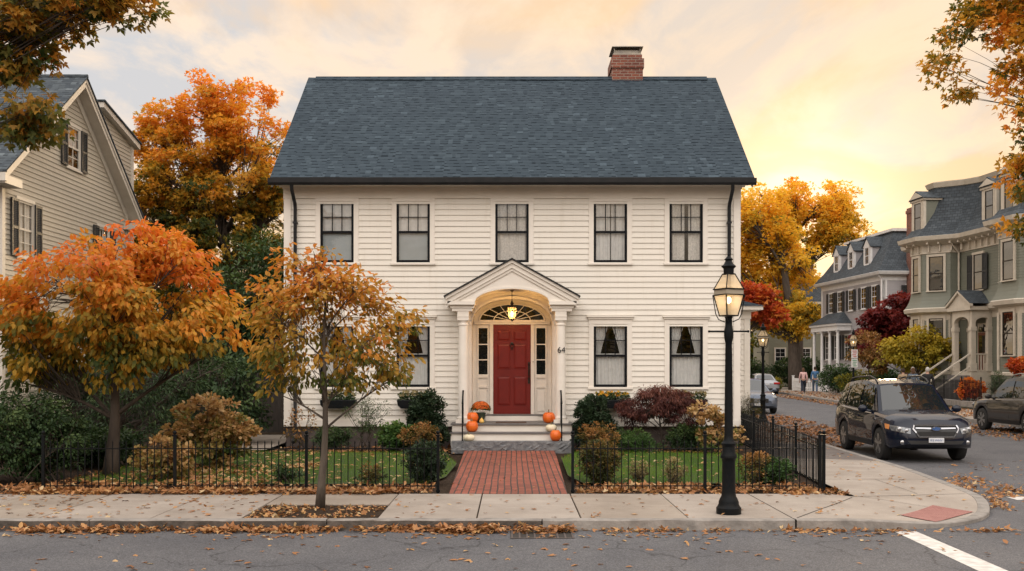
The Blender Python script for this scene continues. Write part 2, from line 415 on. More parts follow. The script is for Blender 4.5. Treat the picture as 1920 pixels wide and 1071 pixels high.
def in_ellipsoids(rng, ells, n, shell=.45, minz=None):
    vols = np.array([e[3]*e[4]*e[5] for e in ells])**.8; vols = vols/vols.sum()
    ids = rng.choice(len(ells), size=n, p=vols); E = np.array(ells)[ids]
    d = unit(rng, n); r = rng.random(n)**shell
    p = E[:, :3]+d*E[:, 3:6]*r[:, None]
    return p, d, r, ids
def clump_leaves(rng, cent, cr, lpc, size, kind_par, tfun, flat=.65, droop=.4, sz_var=.3, out_c=None):
    n = len(cent)*lpc
    ci = np.repeat(np.arange(len(cent)), lpc)
    crr = cr if np.ndim(cr) else np.full(len(cent), cr)
    d = unit(rng, n); r = rng.random(n)**.5
    off = d*(r*crr[ci])[:, None]; off[:, 2] *= flat
    pos = cent[ci]+off
    oc = out_c if out_c is not None else cent.mean(0)
    outw = pos-oc; outw /= np.maximum(np.linalg.norm(outw, axis=1, keepdims=True), .01)
    ax = outw*.5+d*.5+unit(rng, n)*.55; ax[:, 2] -= droop
    nr = unit(rng, n)*.75; nr[:, 2] += .8; nr += outw*.35
    sz = size*(1-sz_var/2+sz_var*rng.random(n))
    cn = rng.normal(size=len(cent))
    t = tfun(pos, cn[ci], rng.normal(size=n))
    return pos, ax, nr, sz, t
def bez(a, b, c, n):
    t = np.linspace(0, 1, n)[:, None]; return (1-t)**2*a+2*t*(1-t)*b+t*t*c
def limbs(mb, rng, cent, base, top, r0, nl, fork=.35, lean=.0, twig=True, tr=None, stems=None):
    """trunk from base to top, nl limbs reaching the clumps, a twig to each clump"""
    base, top = np.array(base, float), np.array(top, float)
    H = top-base
    tp = [base+H*t+np.array([math.sin(t*5+base[0])*.012*np.linalg.norm(H)*min(1, t*3), math.cos(t*4+base[1])*.012*np.linalg.norm(H)*min(1, t*3), 0]) for t in np.linspace(0, 1, 9)]
    if stems is None:
        mb.tube([tuple(p) for p in tp], [r0*1.35, r0*1.05]+[r0*(1-.75*t) for t in np.linspace(.2, 1, 7)], 10)
    # limb ends by farthest point sampling
    idx = [int(np.argmax(np.linalg.norm(cent-base, axis=1)))]
    dist = np.linalg.norm(cent-cent[idx[0]], axis=1)
    while len(idx) < min(nl, len(cent)):
        j = int(np.argmax(dist)); idx.append(j); dist = np.minimum(dist, np.linalg.norm(cent-cent[j], axis=1))
    ends = cent[idx]; own = np.argmin(np.linalg.norm(cent[:, None]-ends[None], axis=2), axis=1)
    for li, e in enumerate(ends):
        hz = np.linalg.norm((e-base)[:2]); f = (e[2]-base[2]-.55*hz)/max(H[2], .01); f = min(.95, max(fork, f*.9+rng.uniform(-.05, .05)))
        if stems is not None: st = base+np.array([rng.normal()*stems, rng.normal()*stems, 0]); f = .2
        else: st = base+H*f
        rl = r0*(.42-.2*f) if stems is None else r0
        mid = (st+e)/2+np.array([rng.normal()*.06*hz, rng.normal()*.06*hz, .12*hz*(1 if stems is None else 2)])
        path = bez(st, mid, st+(e-st)*.94, 8)
        mb.tube([tuple(p) for p in path], [rl*(1-.8*t) for t in np.linspace(0, 1, 8)], 6)
        if twig:
            for c in np.where(own == li)[0]:
                g = rng.uniform(.3, .85); k = min(6, int(g*7)); s = path[k]*(1-(g*7-k))+path[k+1]*(g*7-k)
                q = cent[c]; m2 = (s+q)/2+rng.normal(size=3)*.05*np.linalg.norm(q-s)+np.array([0, 0, .06*np.linalg.norm(q-s)])
                rr = rl*(1-.8*g)*.55
                mb.tube([tuple(p) for p in bez(s, m2, q, 5)], [max(.004, rr*(1-.75*t)) for t in np.linspace(0, 1, 5)], 4, cap=False)
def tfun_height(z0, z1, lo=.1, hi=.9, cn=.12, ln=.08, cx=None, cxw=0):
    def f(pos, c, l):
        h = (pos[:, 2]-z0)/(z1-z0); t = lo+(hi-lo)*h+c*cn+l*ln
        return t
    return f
def tree(name, label, cat, ells, base, top, r0, nclump, cr, lpc, size, mat, seed=1, kind='ovate', nl=12, fork=.35, tf=None, bark='bark', shell=.5,
         droop=.4, flat=.65, group=None, stems=None, gap=.0, parts=('trunk', 'crown'), keep=None, twig=True):
    rng = np.random.default_rng(seed)
    base = np.array(base, float)
    cent, d, r, ids = in_ellipsoids(rng, ells, int(nclump*(1.75 if gap else 1)), shell)
    if gap:
        # drop clumps where a smooth random field is low: holes and an uneven outline
        k = rng.normal(size=(6, 3))*3.6/np.mean([e[3] for e in ells]); ph = rng.random(6)*6.28
        fld = sum(np.sin(cent@k[i]+ph[i]) for i in range(6)); order = np.argsort(-fld+rng.normal(size=len(fld))*.8); cent = cent[order[:nclump]]
    if keep is not None: cent = cent[keep(cent)]
    cent[:, 2] = np.maximum(cent[:, 2], base[2]+cr*.45)
    z0, z1 = cent[:, 2].min(), cent[:, 2].max()
    tf = tf or tfun_height(z0, z1)
    loc = cent-base
    root = thing(name, label, cat, tuple(base), 0, group)
    mb = MB(); limbs(mb, rng, loc, (0, 0, 0), tuple(np.array(top)-base), r0, nl, fork, stems=stems, twig=twig)
    mb.build(parts[0], bark, root, smooth=180)
    crs = cr*(.7+.6*rng.random(len(cent)))
    pos, ax, nr, sz, t = clump_leaves(rng, cent, crs, lpc, size, kind, tf, flat, droop)
    pos = pos.copy(); low = pos[:, 2] < base[2]+.03; pos[low, 2] = base[2]+.03+rng.random(low.sum())*.05
    leaf_mesh(parts[1], pos-base, ax, nr, sz, t, mat, kind, root)
    return root
# ------------------------------------------------------------------ the setting: ground, road, sidewalks
def struct(o): o['kind'] = 'structure'; return o
M['earth'] = plain('far_ground', (.05, .055, .03), (.035, .03, .02), 1.5, .95)
g = MB(); g.box(-700, 700, -200, 1400, -.6, -.2); struct(g.build('ground', 'earth'))
g = MB(); g.poly([(-90, -22, -.13), (90, -22, -.13), (90, 112, -.13), (-90, 112, -.13)]); struct(g.build('road', 'asphalt'))
KB = [(-90, 12.45), (3.5, 12.45), (4.3, 12.46), (5.0, 12.54), (5.6, 12.78), (6.15, 13.25), (6.6, 14.0), (6.9, 15.0), (7.14, 16.9), (7.37, 19.3), (7.62, 24.4), (8.6, 34), (8.75, 42), (10.5, 55), (14.5, 75), (18, 95), (20, 112)]
def zc(x, y):
    d = math.hypot(x-5.95, y-13.1); t = max(0, min(1, 1-(d-.5)/1.5)); return -.075*t*t*(3-2*t)
def smoothline(pts, n=4):
    out = []
    for i in range(len(pts)-1):
        p0 = pts[max(i-1, 0)]; p1 = pts[i]; p2 = pts[i+1]; p3 = pts[min(i+2, len(pts)-1)]
        for k in range(n):
            t = k/n
            out.append(tuple(.5*((2*p1[j])+(-p0[j]+p2[j])*t+(2*p0[j]-5*p1[j]+4*p2[j]-p3[j])*t*t+(-p0[j]+3*p1[j]-3*p2[j]+p3[j])*t**3) for j in (0, 1)))
    return out+[tuple(pts[-1])]
def offset_line(pts, d):
    out = []
    for i, p in enumerate(pts):
        a = Vector(pts[max(i-1, 0)]); b = Vector(pts[min(i+1, len(pts)-1)]); t = (b-a).normalized(); out.append((p[0]-t.y*d, p[1]+t.x*d))
    return out
def kerb(name, pts, w, cuts=()):
    mb = MB(); inn = offset_line(pts, w); back = offset_line(pts, .012)
    for i in range(len(pts)-1):
        a, b, c, d = pts[i], pts[i+1], inn[i+1], inn[i]; a1, b1 = back[i], back[i+1]
        za, zb = zc(*a), zc(*b)
        mb.poly([(a[0], a[1], -.14), (b[0], b[1], -.14), (b[0], b[1], zb-.012), (a[0], a[1], za-.012)])
        mb.poly([(a[0], a[1], za-.012), (b[0], b[1], zb-.012), (b1[0], b1[1], zb), (a1[0], a1[1], za)])
        mb.poly([(a1[0], a1[1], za), (b1[0], b1[1], zb), (c[0], c[1], zb), (d[0], d[1], za)])
        mb.poly([(c[0], c[1], zb), (c[0], c[1], -.14), (d[0], d[1], -.14), (d[0], d[1], za)])
    o = mb.build(name, 'kerbstone'); return struct(o)
curve = smoothline(KB[1:], 4)
kerb('side_kerb', curve, .15)
mb = MB(); xs = [-40, -22, -18.6, -15.2, -12, -8.7, -5.2, -2.28, .37, 3.485]
for a, b in zip(xs[:-1], xs[1:]):
    n = 14; r2 = random.Random(int(a*10))
    pr = [(12.45, -.14), (12.45, -.012), (12.462, 0), (12.595, 0), (12.595, -.14)]
    J = [[(a+.008+(b-a-.016)*k/n, y+(r2.uniform(-.008, .008) if i in (1, 2) else 0), z+(r2.uniform(-.004, .004) if 0 < i < 4 else 0)) for i, (y, z) in enumerate(pr)] for k in range(n+1)]
    for k in range(n):
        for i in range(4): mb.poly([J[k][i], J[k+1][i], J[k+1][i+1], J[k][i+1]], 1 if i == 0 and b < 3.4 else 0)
    mb.poly(J[0][::-1]); mb.poly(J[-1])
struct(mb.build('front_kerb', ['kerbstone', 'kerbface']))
# block of earth under the lot
mb = MB(); poly = [(-90, 12.5)]+[(p[0], p[1]) for p in offset_line(curve, .08)]+[(-90, 112)]
mb.poly([(x, y, min(-.03, zc(x, y)-.03)) for x, y in poly]); struct(mb.build('yard_soil', 'soil'))
# front sidewalk slabs
jx = [-22.6, -21.2, -19.9, -18.6, -17.3, -15.9, -14.6, -13.3, -11.9, -10.6, -9.3, -8.3, -7.1, -5.9, -4.5, -3.37, -1.68, -.44, .86, 2.2, 3.5]
mb = MB()
for i, (a, b) in enumerate(zip(jx[:-1], jx[1:])):
    m = (i*7 % 3 == 0)*1
    g_ = .009
    ys = [(13.87, 15.0)] if abs(a+3.37) < .01 else [(12.602, 13.64), (13.646, 15.0)]
    for y0, y1 in ys: mb.box(a+g_, b-g_, y0, y1, -.06, -.002-.002*(i % 2), m)
struct(mb.build('front_sidewalk', ['concrete', 'concrete2'], bevel=.006))
# corner and side sidewalk as a ruled surface between kerb and fence line
K = offset_line(smoothline(KB[1:11], 5), .152)
IN = [(3.5, 15.0), (3.9, 15.0), (4.3, 15.0), (4.65, 15.0), (4.95, 14.72), (5.0, 15.1), (5.02, 15.9), (5.1, 17.6), (5.3, 20), (5.8, 24.6)]
IN = smoothline(IN, 5)
mb = MB(); R = 12
gr = [[(k[0]+(q[0]-k[0])*j/R, k[1]+(q[1]-k[1])*j/R) for j in range(R+1)] for k, q in zip(K, IN)]
for i in range(len(gr)-1):
    for j in range(R):
        c = [gr[i][j], gr[i+1][j], gr[i+1][j+1], gr[i][j+1]]
        mb.poly([(x, y, zc(x, y)-.003) for x, y in c], 1 if c[0][1] > 20.2 and c[2][1] > 20 else 0)
struct(mb.build('corner_sidewalk', ['concrete', 'patch']))
mb = MB(); K2 = offset_line(smoothline(KB[10:], 3), .15); I2 = [(p[0]-2.0, p[1]) for p in K2]
for i in range(len(K2)-1): mb.poly([(*K2[i], -.003), (*K2[i+1], -.003), (*I2[i+1], -.003), (*I2[i], -.003)])
struct(mb.build('side_sidewalk', 'concrete2'))
def groove(mb, a, b, w=.014):
    a, b = Vector(a), Vector(b); n = 14; t = (b-a).normalized(); s = Vector((-t.y, t.x))*w/2
    for k in range(n):
        p, q = a+(b-a)*k/n, a+(b-a)*(k+1)/n
        mb.poly([(v.x, v.y, zc(v.x, v.y)+.001) for v in (p-s, q-s, q+s, p+s)])
mb = MB()
groove(mb, (4.9, 14.6), (3.55, 12.62)); groove(mb, (4.95, 14.7), (6.7, 15.0)); groove(mb, (4.98, 14.75), (6.2, 13.6), .008)
groove(mb, (5.05, 16.9), (7.0, 16.9)); groove(mb, (6.0, 15), (6.05, 16.9), .008)
groove(mb, (5.3, 20.2), (7.25, 20.2), .02)
struct(mb.build('sidewalk_joints', 'gap'))
# tactile paving set in the ramp
T0 = [(5.32, 12.72), (6.2, 13.62), (5.86, 14.12), (5.08, 13.25)]
mb = MB()
def tq(u, v):
    x = (T0[0][0]*(1-u)+T0[1][0]*u)*(1-v)+(T0[3][0]*(1-u)+T0[2][0]*u)*v; y = (T0[0][1]*(1-u)+T0[1][1]*u)*(1-v)+(T0[3][1]*(1-u)+T0[2][1]*u)*v
    return x, y
for i in range(10):
    for j in range(8):
        c = [tq(i/10, j/8), tq((i+1)/10, j/8), tq((i+1)/10, (j+1)/8), tq(i/10, (j+1)/8)]
        mb.poly([(x, y, zc(x, y)+.006) for x, y in c])
for i in range(22):
    for j in range(14):
        x, y = tq((i+.5)/22, (j+.5)/14); z = zc(x, y)+.006
        mb.lathe([(.019, 0), (.015, .006), (.005, .008)], (x, y, z), 6, 1)
tag(mb.build('tactile_paving', ['tactile', 'tactile2']), 'red tactile paving panel of raised domes at the rounded street corner', 'tactile paving')
# road markings, grate
mb = MB(); mb.poly([(4.66, 12.36, -.126), (4.93, 12.36, -.126), (4.86, 8.2, -.126), (4.55, 8.2, -.126)]); mb.poly([(7.6, 15.25, -.126), (16, 15.25, -.126), (16, 15.62, -.126), (7.6, 15.62, -.126)])
struct(mb.build('road_markings', 'marking'))
mb = MB(); mb.box(-.02, .72, 11.86, 12.42, -.16, -.1265)
tag(mb.build('drain_grate', 'gap'), 'dark cast iron drain grate in the gutter before the kerb', 'drain grate')
gr_ = [o for o in COL.objects if o.name == 'drain_grate'][0]
mb = MB()
for k in range(9): mb.box(-.01+k*.09, .01+k*.09, 11.87, 12.41, -.1255, -.121)
mb.box(-.02, .74, 11.86, 11.88, -.1255, -.1205); mb.box(-.02, .74, 12.40, 12.42, -.1255, -.1205)
mb.build('bar', 'found', gr_)
# brick walk
mb = MB(); mb.add([(-.93, 15.004, .004), (.82, 15.004, .004), (.95, 22.42, .012), (-1.05, 22.42, .012)], [(0, 1, 2, 3)])
mb.add([(-.93, 15.004, .004), (-.93, 15.004, -.05), (.82, 15.004, -.05), (.82, 15.004, .004)], [(0, 1, 2, 3)])
struct(mb.build('brick_walk', 'walkbrick'))
# lawn ground sheets (grass blades are built on top)
LL = [(-6.0, 16.1), (-1.35, 16.15), (-1.12, 17.2), (-1.06, 19.5), (-1.5, 22.1), (-3.2, 21.9), (-5.9, 22.2), (-7.2, 21.5), (-7.2, 16.5)]
LR = [(1.15, 16.25), (4.0, 16.2), (4.45, 16.8), (4.65, 20), (4.8, 21.6), (3.0, 21.9), (1.4, 22.1), (1.0, 20.5), (.96, 17.4)]
mb = MB(); mb.poly([(x, y, .01) for x, y in LL]); mb.poly([(x, y, .01) for x, y in LR]); struct(mb.build('lawn', 'lawnsoil'))
mb = MB(); mb.poly([(-3.36, 12.6, -.02), (-1.69, 12.6, -.02), (-1.69, 13.87, -.02), (-3.36, 13.87, -.02)]); struct(mb.build('tree_pit', 'soil'))
mb = MB(); mb.poly([(-6.6, 22.4, .012), (-5.5, 22.6, .012), (-5.6, 27.5, .012), (-7.0, 27.5, .012)]); struct(mb.build('garden_path', 'concrete2'))
# far side of the side street
KR = smoothline([(60, 24.4), (21, 24.5), (18.2, 25.8), (17.0, 28.5), (16.6, 33), (16.3, 37), (17.5, 55), (18.9, 69), (21, 95), (22.5, 112)], 4)
kerb('far_kerb', KR[::-1], .15)
mb = MB(); RI = offset_line(KR[::-1], .152); Q = [(p[0], p[1], -.003) for p in RI]+[(90, 24.5, -.003), (90, 112, -.003)]
mb.poly(Q); struct(mb.build('far_sidewalk', 'concrete2'))
mb = MB(); W = [(19.75, 38), (19.6, 40), (20.0, 50), (21.0, 60), (22.0, 70), (22.3, 72), (24.5, 95), (90, 95), (90, 38)]
mb.poly([(x, y, .08) for x, y in W]); 
for a, b in zip(W[:6], W[1:7]): mb.poly([(*a, -.01), (*a, .08), (*b, .08), (*b, -.01)][::-1])
struct(mb.build('far_yard', 'earth'))

# ------------------------------------------------------------------ windows (cached meshes, wall plane y=0, outside is -y)
WC = {}
def wavy(mb, x0, x1, z0, z1, y, amp=.012, wl=.05, m=0, ph=0, nz=2, taper=None):
    n = max(6, int((x1-x0)/wl*6)); rows = []
    for j in range(nz+1):
        z = z0+(z1-z0)*j/nz; a, b = (x0, x1) if taper is None else taper(j/nz)
        rows.append([(a+(b-a)*i/n, y+amp*math.sin(ph+2*PI*(x0+(x1-x0)*i/n)/wl)+amp*.4*math.sin(ph*2+9*2*PI*(i/n)/3), z) for i in range(n+1)])
    for j in range(nz):
        for i in range(n): mb.poly([rows[j][i], rows[j][i+1], rows[j+1][i+1], rows[j+1][i]], m)
def window(parent, loc, rz, w, h, cas=.11, style='front', curtain='full', shutters=None, cap=False, mun=(3, 2, 1, 1), recess=True, sash='black', trim='trim', glass='glass', proud=.03, louv=8):
    key = (w, h, cas, style, cap, mun, recess, sash, trim, glass, proud)
    def get(k, fn):
        if k not in WC: WC[k] = fn()
        return WC[k]
    def cached(name, k, mats, fn, par, **kw):
        if k in WC:
            return link(name, WC[k].data, par) if not WC[k].modifiers else copy_mod(WC[k], par)
        mb = MB(); fn(mb); o = mb.build(name, mats, par, **kw); WC[k] = o; return o
    def copy_mod(o, par):
        c = o.copy(); COL.objects.link(c); c.parent = par; return c
    def f_cas(mb):
        d = proud; x = w/2
        mb.box(-x-cas, -x, -d, .02, -.0, h+.0); mb.box(x, x+cas, -d, .02, 0, h)
        mb.box(-x-cas, x+cas, -d-.002, .02, h, h+cas)
        mb.box(-x-cas-.02, x+cas+.02, -d-.03, .03, -.055, 0)
        if cap:
            mb.box(-x-cas-.02, x+cas+.02, -d-.03, .02, h+cas, h+cas+.045); mb.box(-x-cas-.05, x+cas+.05, -d-.06, .02, h+cas+.045, h+cas+.08)
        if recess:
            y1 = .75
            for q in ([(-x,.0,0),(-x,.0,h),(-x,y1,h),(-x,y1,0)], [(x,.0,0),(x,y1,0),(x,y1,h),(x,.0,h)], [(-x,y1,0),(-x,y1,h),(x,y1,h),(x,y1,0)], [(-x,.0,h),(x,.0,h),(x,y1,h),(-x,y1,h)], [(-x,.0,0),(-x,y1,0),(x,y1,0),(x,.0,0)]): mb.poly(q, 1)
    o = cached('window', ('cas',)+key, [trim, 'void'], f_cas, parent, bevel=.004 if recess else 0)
    o.location = loc; o.rotation_euler = (0, 0, rz)
    yo = -.012 if recess else -.048
    def f_sash(mb):
        x = w/2; t = .055 if w > .6 else .045; hm = h*.5
        for a, b, c, d, y in ((-x, x, 0, t*1.1, .0), (-x, x, h-t*.8, h, .0), (-x, -x+t, t*1.1, h-t*.8, .0), (x-t, x, t*1.1, h-t*.8, 0.), (-x+t, x-t, hm-.025, hm+.025, -.004)):
            mb.box(a, b, yo+y, yo+.035, c, d)
        nx, nz, lx, lz = mun
        for (n1, n2, z0, z1) in ((nx, nz, hm+.025, h-t*.8), (lx, lz, t*1.1, hm-.025)):
            for i in range(1, n1): X = -x+t+(w-2*t)*i/n1; mb.box(X-.009, X+.009, yo+.006, yo+.03, z0, z1)
            for j in range(1, n2): Z = z0+(z1-z0)*j/n2; mb.box(-x+t, x-t, yo+.008, yo+.028, Z-.009, Z+.009)
    cached('sash', ('sash',)+key, sash, f_sash, o)
    def f_pane(mb): x = w/2; mb.poly([(-x+.03, yo+.018, .03), (x-.03, yo+.018, .03), (x-.03, yo+.018, h-.03), (-x+.03, yo+.018, h-.03)])
    cached('pane', ('pane',)+key, glass, f_pane, o)
    if recess and curtain:
        x = w/2-.02; hm = h*.5
        def f_cur(mb):
            if curtain == 'cafe':
                wavy(mb, -x, x, .03, hm+.01, .055, .010, .085, 0, nz=1)
                wavy(mb, -x, x, hm+.0, hm+.05, .055, .012, .04, 0, nz=1)
                for s in (-1, 1):
                    wavy(mb, -x, -.02, hm+.01, h, .075, .012, .06, 0, 1.3, 6, (lambda t, s=s: (s*x, s*(x*.62 - (x*.62-.03)*t**1.2))))
            elif curtain == 'lace': wavy(mb, -x, x, .02, h, .065, .014, .11, 0, .6, nz=1)
            elif curtain == 'pair':
                wavy(mb, -x, -.03, .02, h, .062, .014, .09, 0, .2, nz=1); wavy(mb, .06, x, .02, h, .062, .014, .09, 0, 1.2, nz=1)
            elif curtain == 'split':
                wavy(mb, -x, -.005, .02, h, .062, .014, .10, 0, .2, nz=1); wavy(mb, .02, x, .02, h, .062, .014, .10, 0, 1.2, nz=1)
            elif curtain == 'shade':
                mb.poly([(-x, .045, .02), (x, .045, .02), (x, .045, hm), (-x, .045, hm)], 1); wavy(mb, -x, x, hm, h, .045, .006, .12, 0, nz=1)
            elif curtain == 'half':
                mb.poly([(-x, .07, hm), (x, .07, hm), (x, .07, h), (-x, .07, h)])
        cached('curtain', ('cur', curtain, w, h), ['sheer', 'shade'] if curtain in ('shade',) else ('lace' if curtain in ('lace', 'pair') else 'sheer'), f_cur, o)
    if shutters:
        sw, sm = shutters; 
        def f_sh(mb):
            mb.box(-sw/2, -sw/2+.05, -.045, 0, 0, h); mb.box(sw/2-.05, sw/2, -.045, 0, 0, h)
            for z in (0, h*.47, h-.07): mb.box(-sw/2+.05, sw/2-.05, -.042, 0, z, z+.07)
            n = int(h/.05)
            for k in range(n):
                z = .08+(h-.16)*k/n; mb.add([(-sw/2+.05, -.036, z), (sw/2-.05, -.036, z), (sw/2-.05, -.012, z+.045), (-sw/2+.05, -.012, z+.045)], [(0, 1, 2, 3)])
        for s in (-1, 1):
            q = cached('shutter', ('sh', sw, sm, h), sm, f_sh, o); q.location = (s*(w/2+cas+sw/2-.05), -proud-.002, 0)
    return o
def siding(mb, ufun, z0, z1, openings=(), ex=.131, lap=.018, y=0.0, m=0):
    """horizontal boards on the plane y=0 (outside -y); ufun(z)->(u0,u1); openings (u0,u1,z0,z1)"""
    n = max(1, round((z1-z0)/ex)); e = (z1-z0)/n
    for i in range(n):
        a, b = z0+i*e, z0+(i+1)*e; mid = (a+b)/2
        la, lb = ufun(a), ufun(b)
        cuts = sorted((o[0], o[1]) for o in openings if o[2] < mid < o[3])
        segs = []; cur = None
        edges = [('L', None)]
        x = None; left = (la[0], lb[0])
        for c0, c1 in cuts:
            segs.append((left, (c0, c0))); left = (c1, c1)
        segs.append((left, (la[1], lb[1])))
        for (p0, p1), (q0, q1) in segs:
            if q0-p0 < .002 and q1-p1 < .002: continue
            q0 = max(q0, p0); q1 = max(q1, p1)
            mb.add([(p0, y-lap, a), (q0, y-lap, a), (q1, y-.002, b), (p1, y-.002, b), (p0, y-.001, a-.001), (q0, y-.001, a-.001)], [(0, 1, 2, 3), (4, 5, 1, 0)], m)
def TR(x, y, z, a): return Matrix.Translation((x, y, z)) @ Matrix.Rotation(a, 4, 'Z')

# ------------------------------------------------------------------ the main house
HY = 23.7
house = thing('colonial_house', 'cream clapboard two storey house with slate blue roof, red door and black sash windows', 'house', (0, HY, 0))
xl, xr, dp, ez, rz_ = -5.33, 5.34, 8.0, 6.15, 9.72
up = [-4.09, -2.31, 0.0, 2.30, 4.07]; lo = [-4.09, -2.31, 2.30, 4.07]
ops = [(u-.39, u+.39, 4.30, 5.73) for u in up]+[(u-.39, u+.39, 1.39, 2.86) for u in lo]+[(-1.0, 1.0, .0, 3.50)]
mb = MB(); siding(mb, lambda z: (xl+.16, xr-.16), .60, 5.80, ops, lap=.023)
gable = lambda z: (.0, dp) if z < ez else (.0+(z-ez)*1.0/ (rz_-ez)*4.0, dp-(z-ez)/(rz_-ez)*4.0)
mb.T = TR(xr, 0, 0, PI/2); siding(mb, gable, .60, rz_-.1)
mb.T = TR(xl, dp, 0, -PI/2); siding(mb, gable, .60, rz_-.1)
mb.T = TR(xr, dp, 0, PI); siding(mb, lambda z: (0, xr-xl), .60, 6.0)
mb.T = None
mb.build('wall', 'siding', house)
mb = MB(); mb.box(xl+.04, -1.35, .03, .3, -.1, .47); mb.box(1.35, xr-.04, .03, .3, -.1, .47); mb.box(xl+.04, xl+.3, .3, dp-.04, -.1, .47); mb.box(xr-.3, xr-.04, .3, dp-.04, -.1, .47); mb.box(-1.35, 1.35, .06, .3, -.1, .47)
mb.build('foundation', 'found', house)
mb = MB()
for a, b in ((xl, xl+.165), (xr-.165, xr)):
    mb.box(a, b, -.035, .13, .47, 5.80)
mb.box(xl-.004, -1.0, -.045, .03, .47, .62); mb.box(1.0, xr+.004, -.045, .03, .47, .62)
for x, s in ((xl, -1), (xr, 1)): mb.box(min(x, x+s*.035), max(x, x+s*.035), .132, dp, .47, .62)
mb.build('corner_board', 'trim', house, bevel=.004)
mb = MB(); mb.box(xl-.01, xr+.01, -.04, .12, 5.80, 6.13); mb.box(xl-.03, xr+.03, -.06, .1, 6.02, 6.06)
mb.box(xl-.10, xr+.10, -.32, .12, 6.13, 6.17); mb.box(xl-.12, xr+.12, -.34, -.29, 6.05, 6.17); mb.prism([(xl-.1, -.04, 6.13), (xl-.1, -.14, 6.13), (xl-.1, -.04, 6.05)], (xr-xl+.2, 0, 0))
mb.build('frieze', 'trim', house, bevel=.004)
# roof: two slopes as slabs, rake boards
rx0, rx1, ry, rzz, ey, ez2 = -5.56, 5.57, 4.0, 9.76, -.42, 6.22
mb = MB(); rs = random.Random(3)
for s in (0, 1):
    def P(x, t, up_=0):
        y = ey+(ry-ey)*t if s == 0 else (2*ry-ey)-(ry-ey)*t
        return (x, y, ez2+(rzz-ez2)*t+up_)
    nn = 28
    J = [[P(rx0+(rx1-rx0)*i/nn, j/16, .012*math.sin(i*.6+j*.5)*(.3 if j in (0, 16) else 1)+rs.uniform(-.004, .004)) for i in range(nn+1)] for j in range(17)]
    for j in range(16):
        for i in range(nn):
            q = [J[j][i], J[j][i+1], J[j+1][i+1], J[j+1][i]]; mb.poly(q if s == 0 else q[::-1], 0)
    lo_ = [P(rx0, 0, -.06), P(rx1, 0, -.06), P(rx1, 1, -.06), P(rx0, 1, -.06)]; mb.poly(lo_[::-1] if s == 0 else lo_, 1)
    for X in (rx0, rx1):
        mb.poly([P(X, 0), P(X, 1), P(X, 1, -.06), P(X, 0, -.06)], 1)
    mb.poly([P(rx0, 0), P(rx0, 0, -.06), P(rx1, 0, -.06), P(rx1, 0)], 1)
mb.prism([(rx0+.2, ry-.16, rzz-.10), (rx0+.2, ry, rzz+.035), (rx0+.2, ry+.16, rzz-.10)], (rx1-rx0-.45, 0, 0), 0)
roof = mb.build('roof', ['shingle', 'gutter'], house)
for X in (rx0+.02, rx1-.06):
    mb = MB()
    for s in (0, 1):
        y0, y1 = (ey+.03, ry) if s == 0 else (2*ry-ey-.03, ry)
        mb.prism([(X, y0, ez2-.06), (X, y1, rzz-.065), (X, y1, rzz-.27), (X, y0, ez2-.22)], (.04, 0, 0))
    mb.build('rake_board', 'trim', roof)
mb = MB(); mb.box(2.72, 3.56, 3.85, 4.75, 8.9, 9.98); mb.box(2.69, 3.59, 3.82, 4.78, 9.98, 10.24); mb.box(2.74, 3.54, 3.87, 4.73, 10.24, 10.36)
ch = mb.build('chimney', 'brick', roof, bevel=.008)
mb = MB(); mb.box(2.76, 3.52, 3.9, 4.7, 10.36, 10.40)
for x in (2.78, 3.48):
    for y in (3.92, 4.66): mb.box(x, x+.02, y, y+.02, 10.38, 10.56)
mb.loft([(2.80, 3.95), (3.48, 3.95), (3.48, 4.65), (2.80, 4.65)], [(-.02, 10.40), (-.02, 10.50)])
mb.loft([(2.72, 3.84), (3.57, 3.84), (3.57, 4.77), (2.72, 4.77)], [(0, 10.555), (.0, 10.57), (-.16, 10.63)], cap=0)
M['capmetal'] = plain('chimney_cap_steel', (.3, .27, .22), (.2, .18, .16), 6, .4, Metallic=.6)
mb.build('chimney_cap', 'capmetal', ch)
mb = MB(); prf = [(-.42, 6.17), (-.425, 6.06), (-.46, 6.03), (-.53, 6.03), (-.56, 6.08), (-.57, 6.18), (-.55, 6.18), (-.545, 6.10), (-.5, 6.06), (-.45, 6.08)]
mb.prism([(rx0-.02, y, z) for y, z in prf[:6]], (rx1-rx0+.04, 0, 0)); mb.build('gutter', 'gutter', house)
for X, w in ((-5.05, 1), (5.06, -1)):
    mb = MB(); mb.tube([(X, -.49, 6.06), (X, -.47, 5.93), (X, -.13, 5.66), (X, -.10, 5.58), (X, -.10, .35), (X, -.14, .22), (X, -.32, .12)], .042, 10)
    for z in (5.2, 3.4, 1.4): mb.box(X-.05, X+.05, -.15, -.02, z, z+.04)
    mb.build('downspout', 'gutter', house, smooth=50)
curt = ['shade', 'shade', 'lace', 'split', 'pair']
for u, c in zip(up, curt): window(house, (u, 0, 4.30), 0, .78, 1.43, curtain=c, cas=.115)
for u in lo: window(house, (u, 0, 1.39), 0, .78, 1.47, curtain='cafe', cas=.115, cap=True)
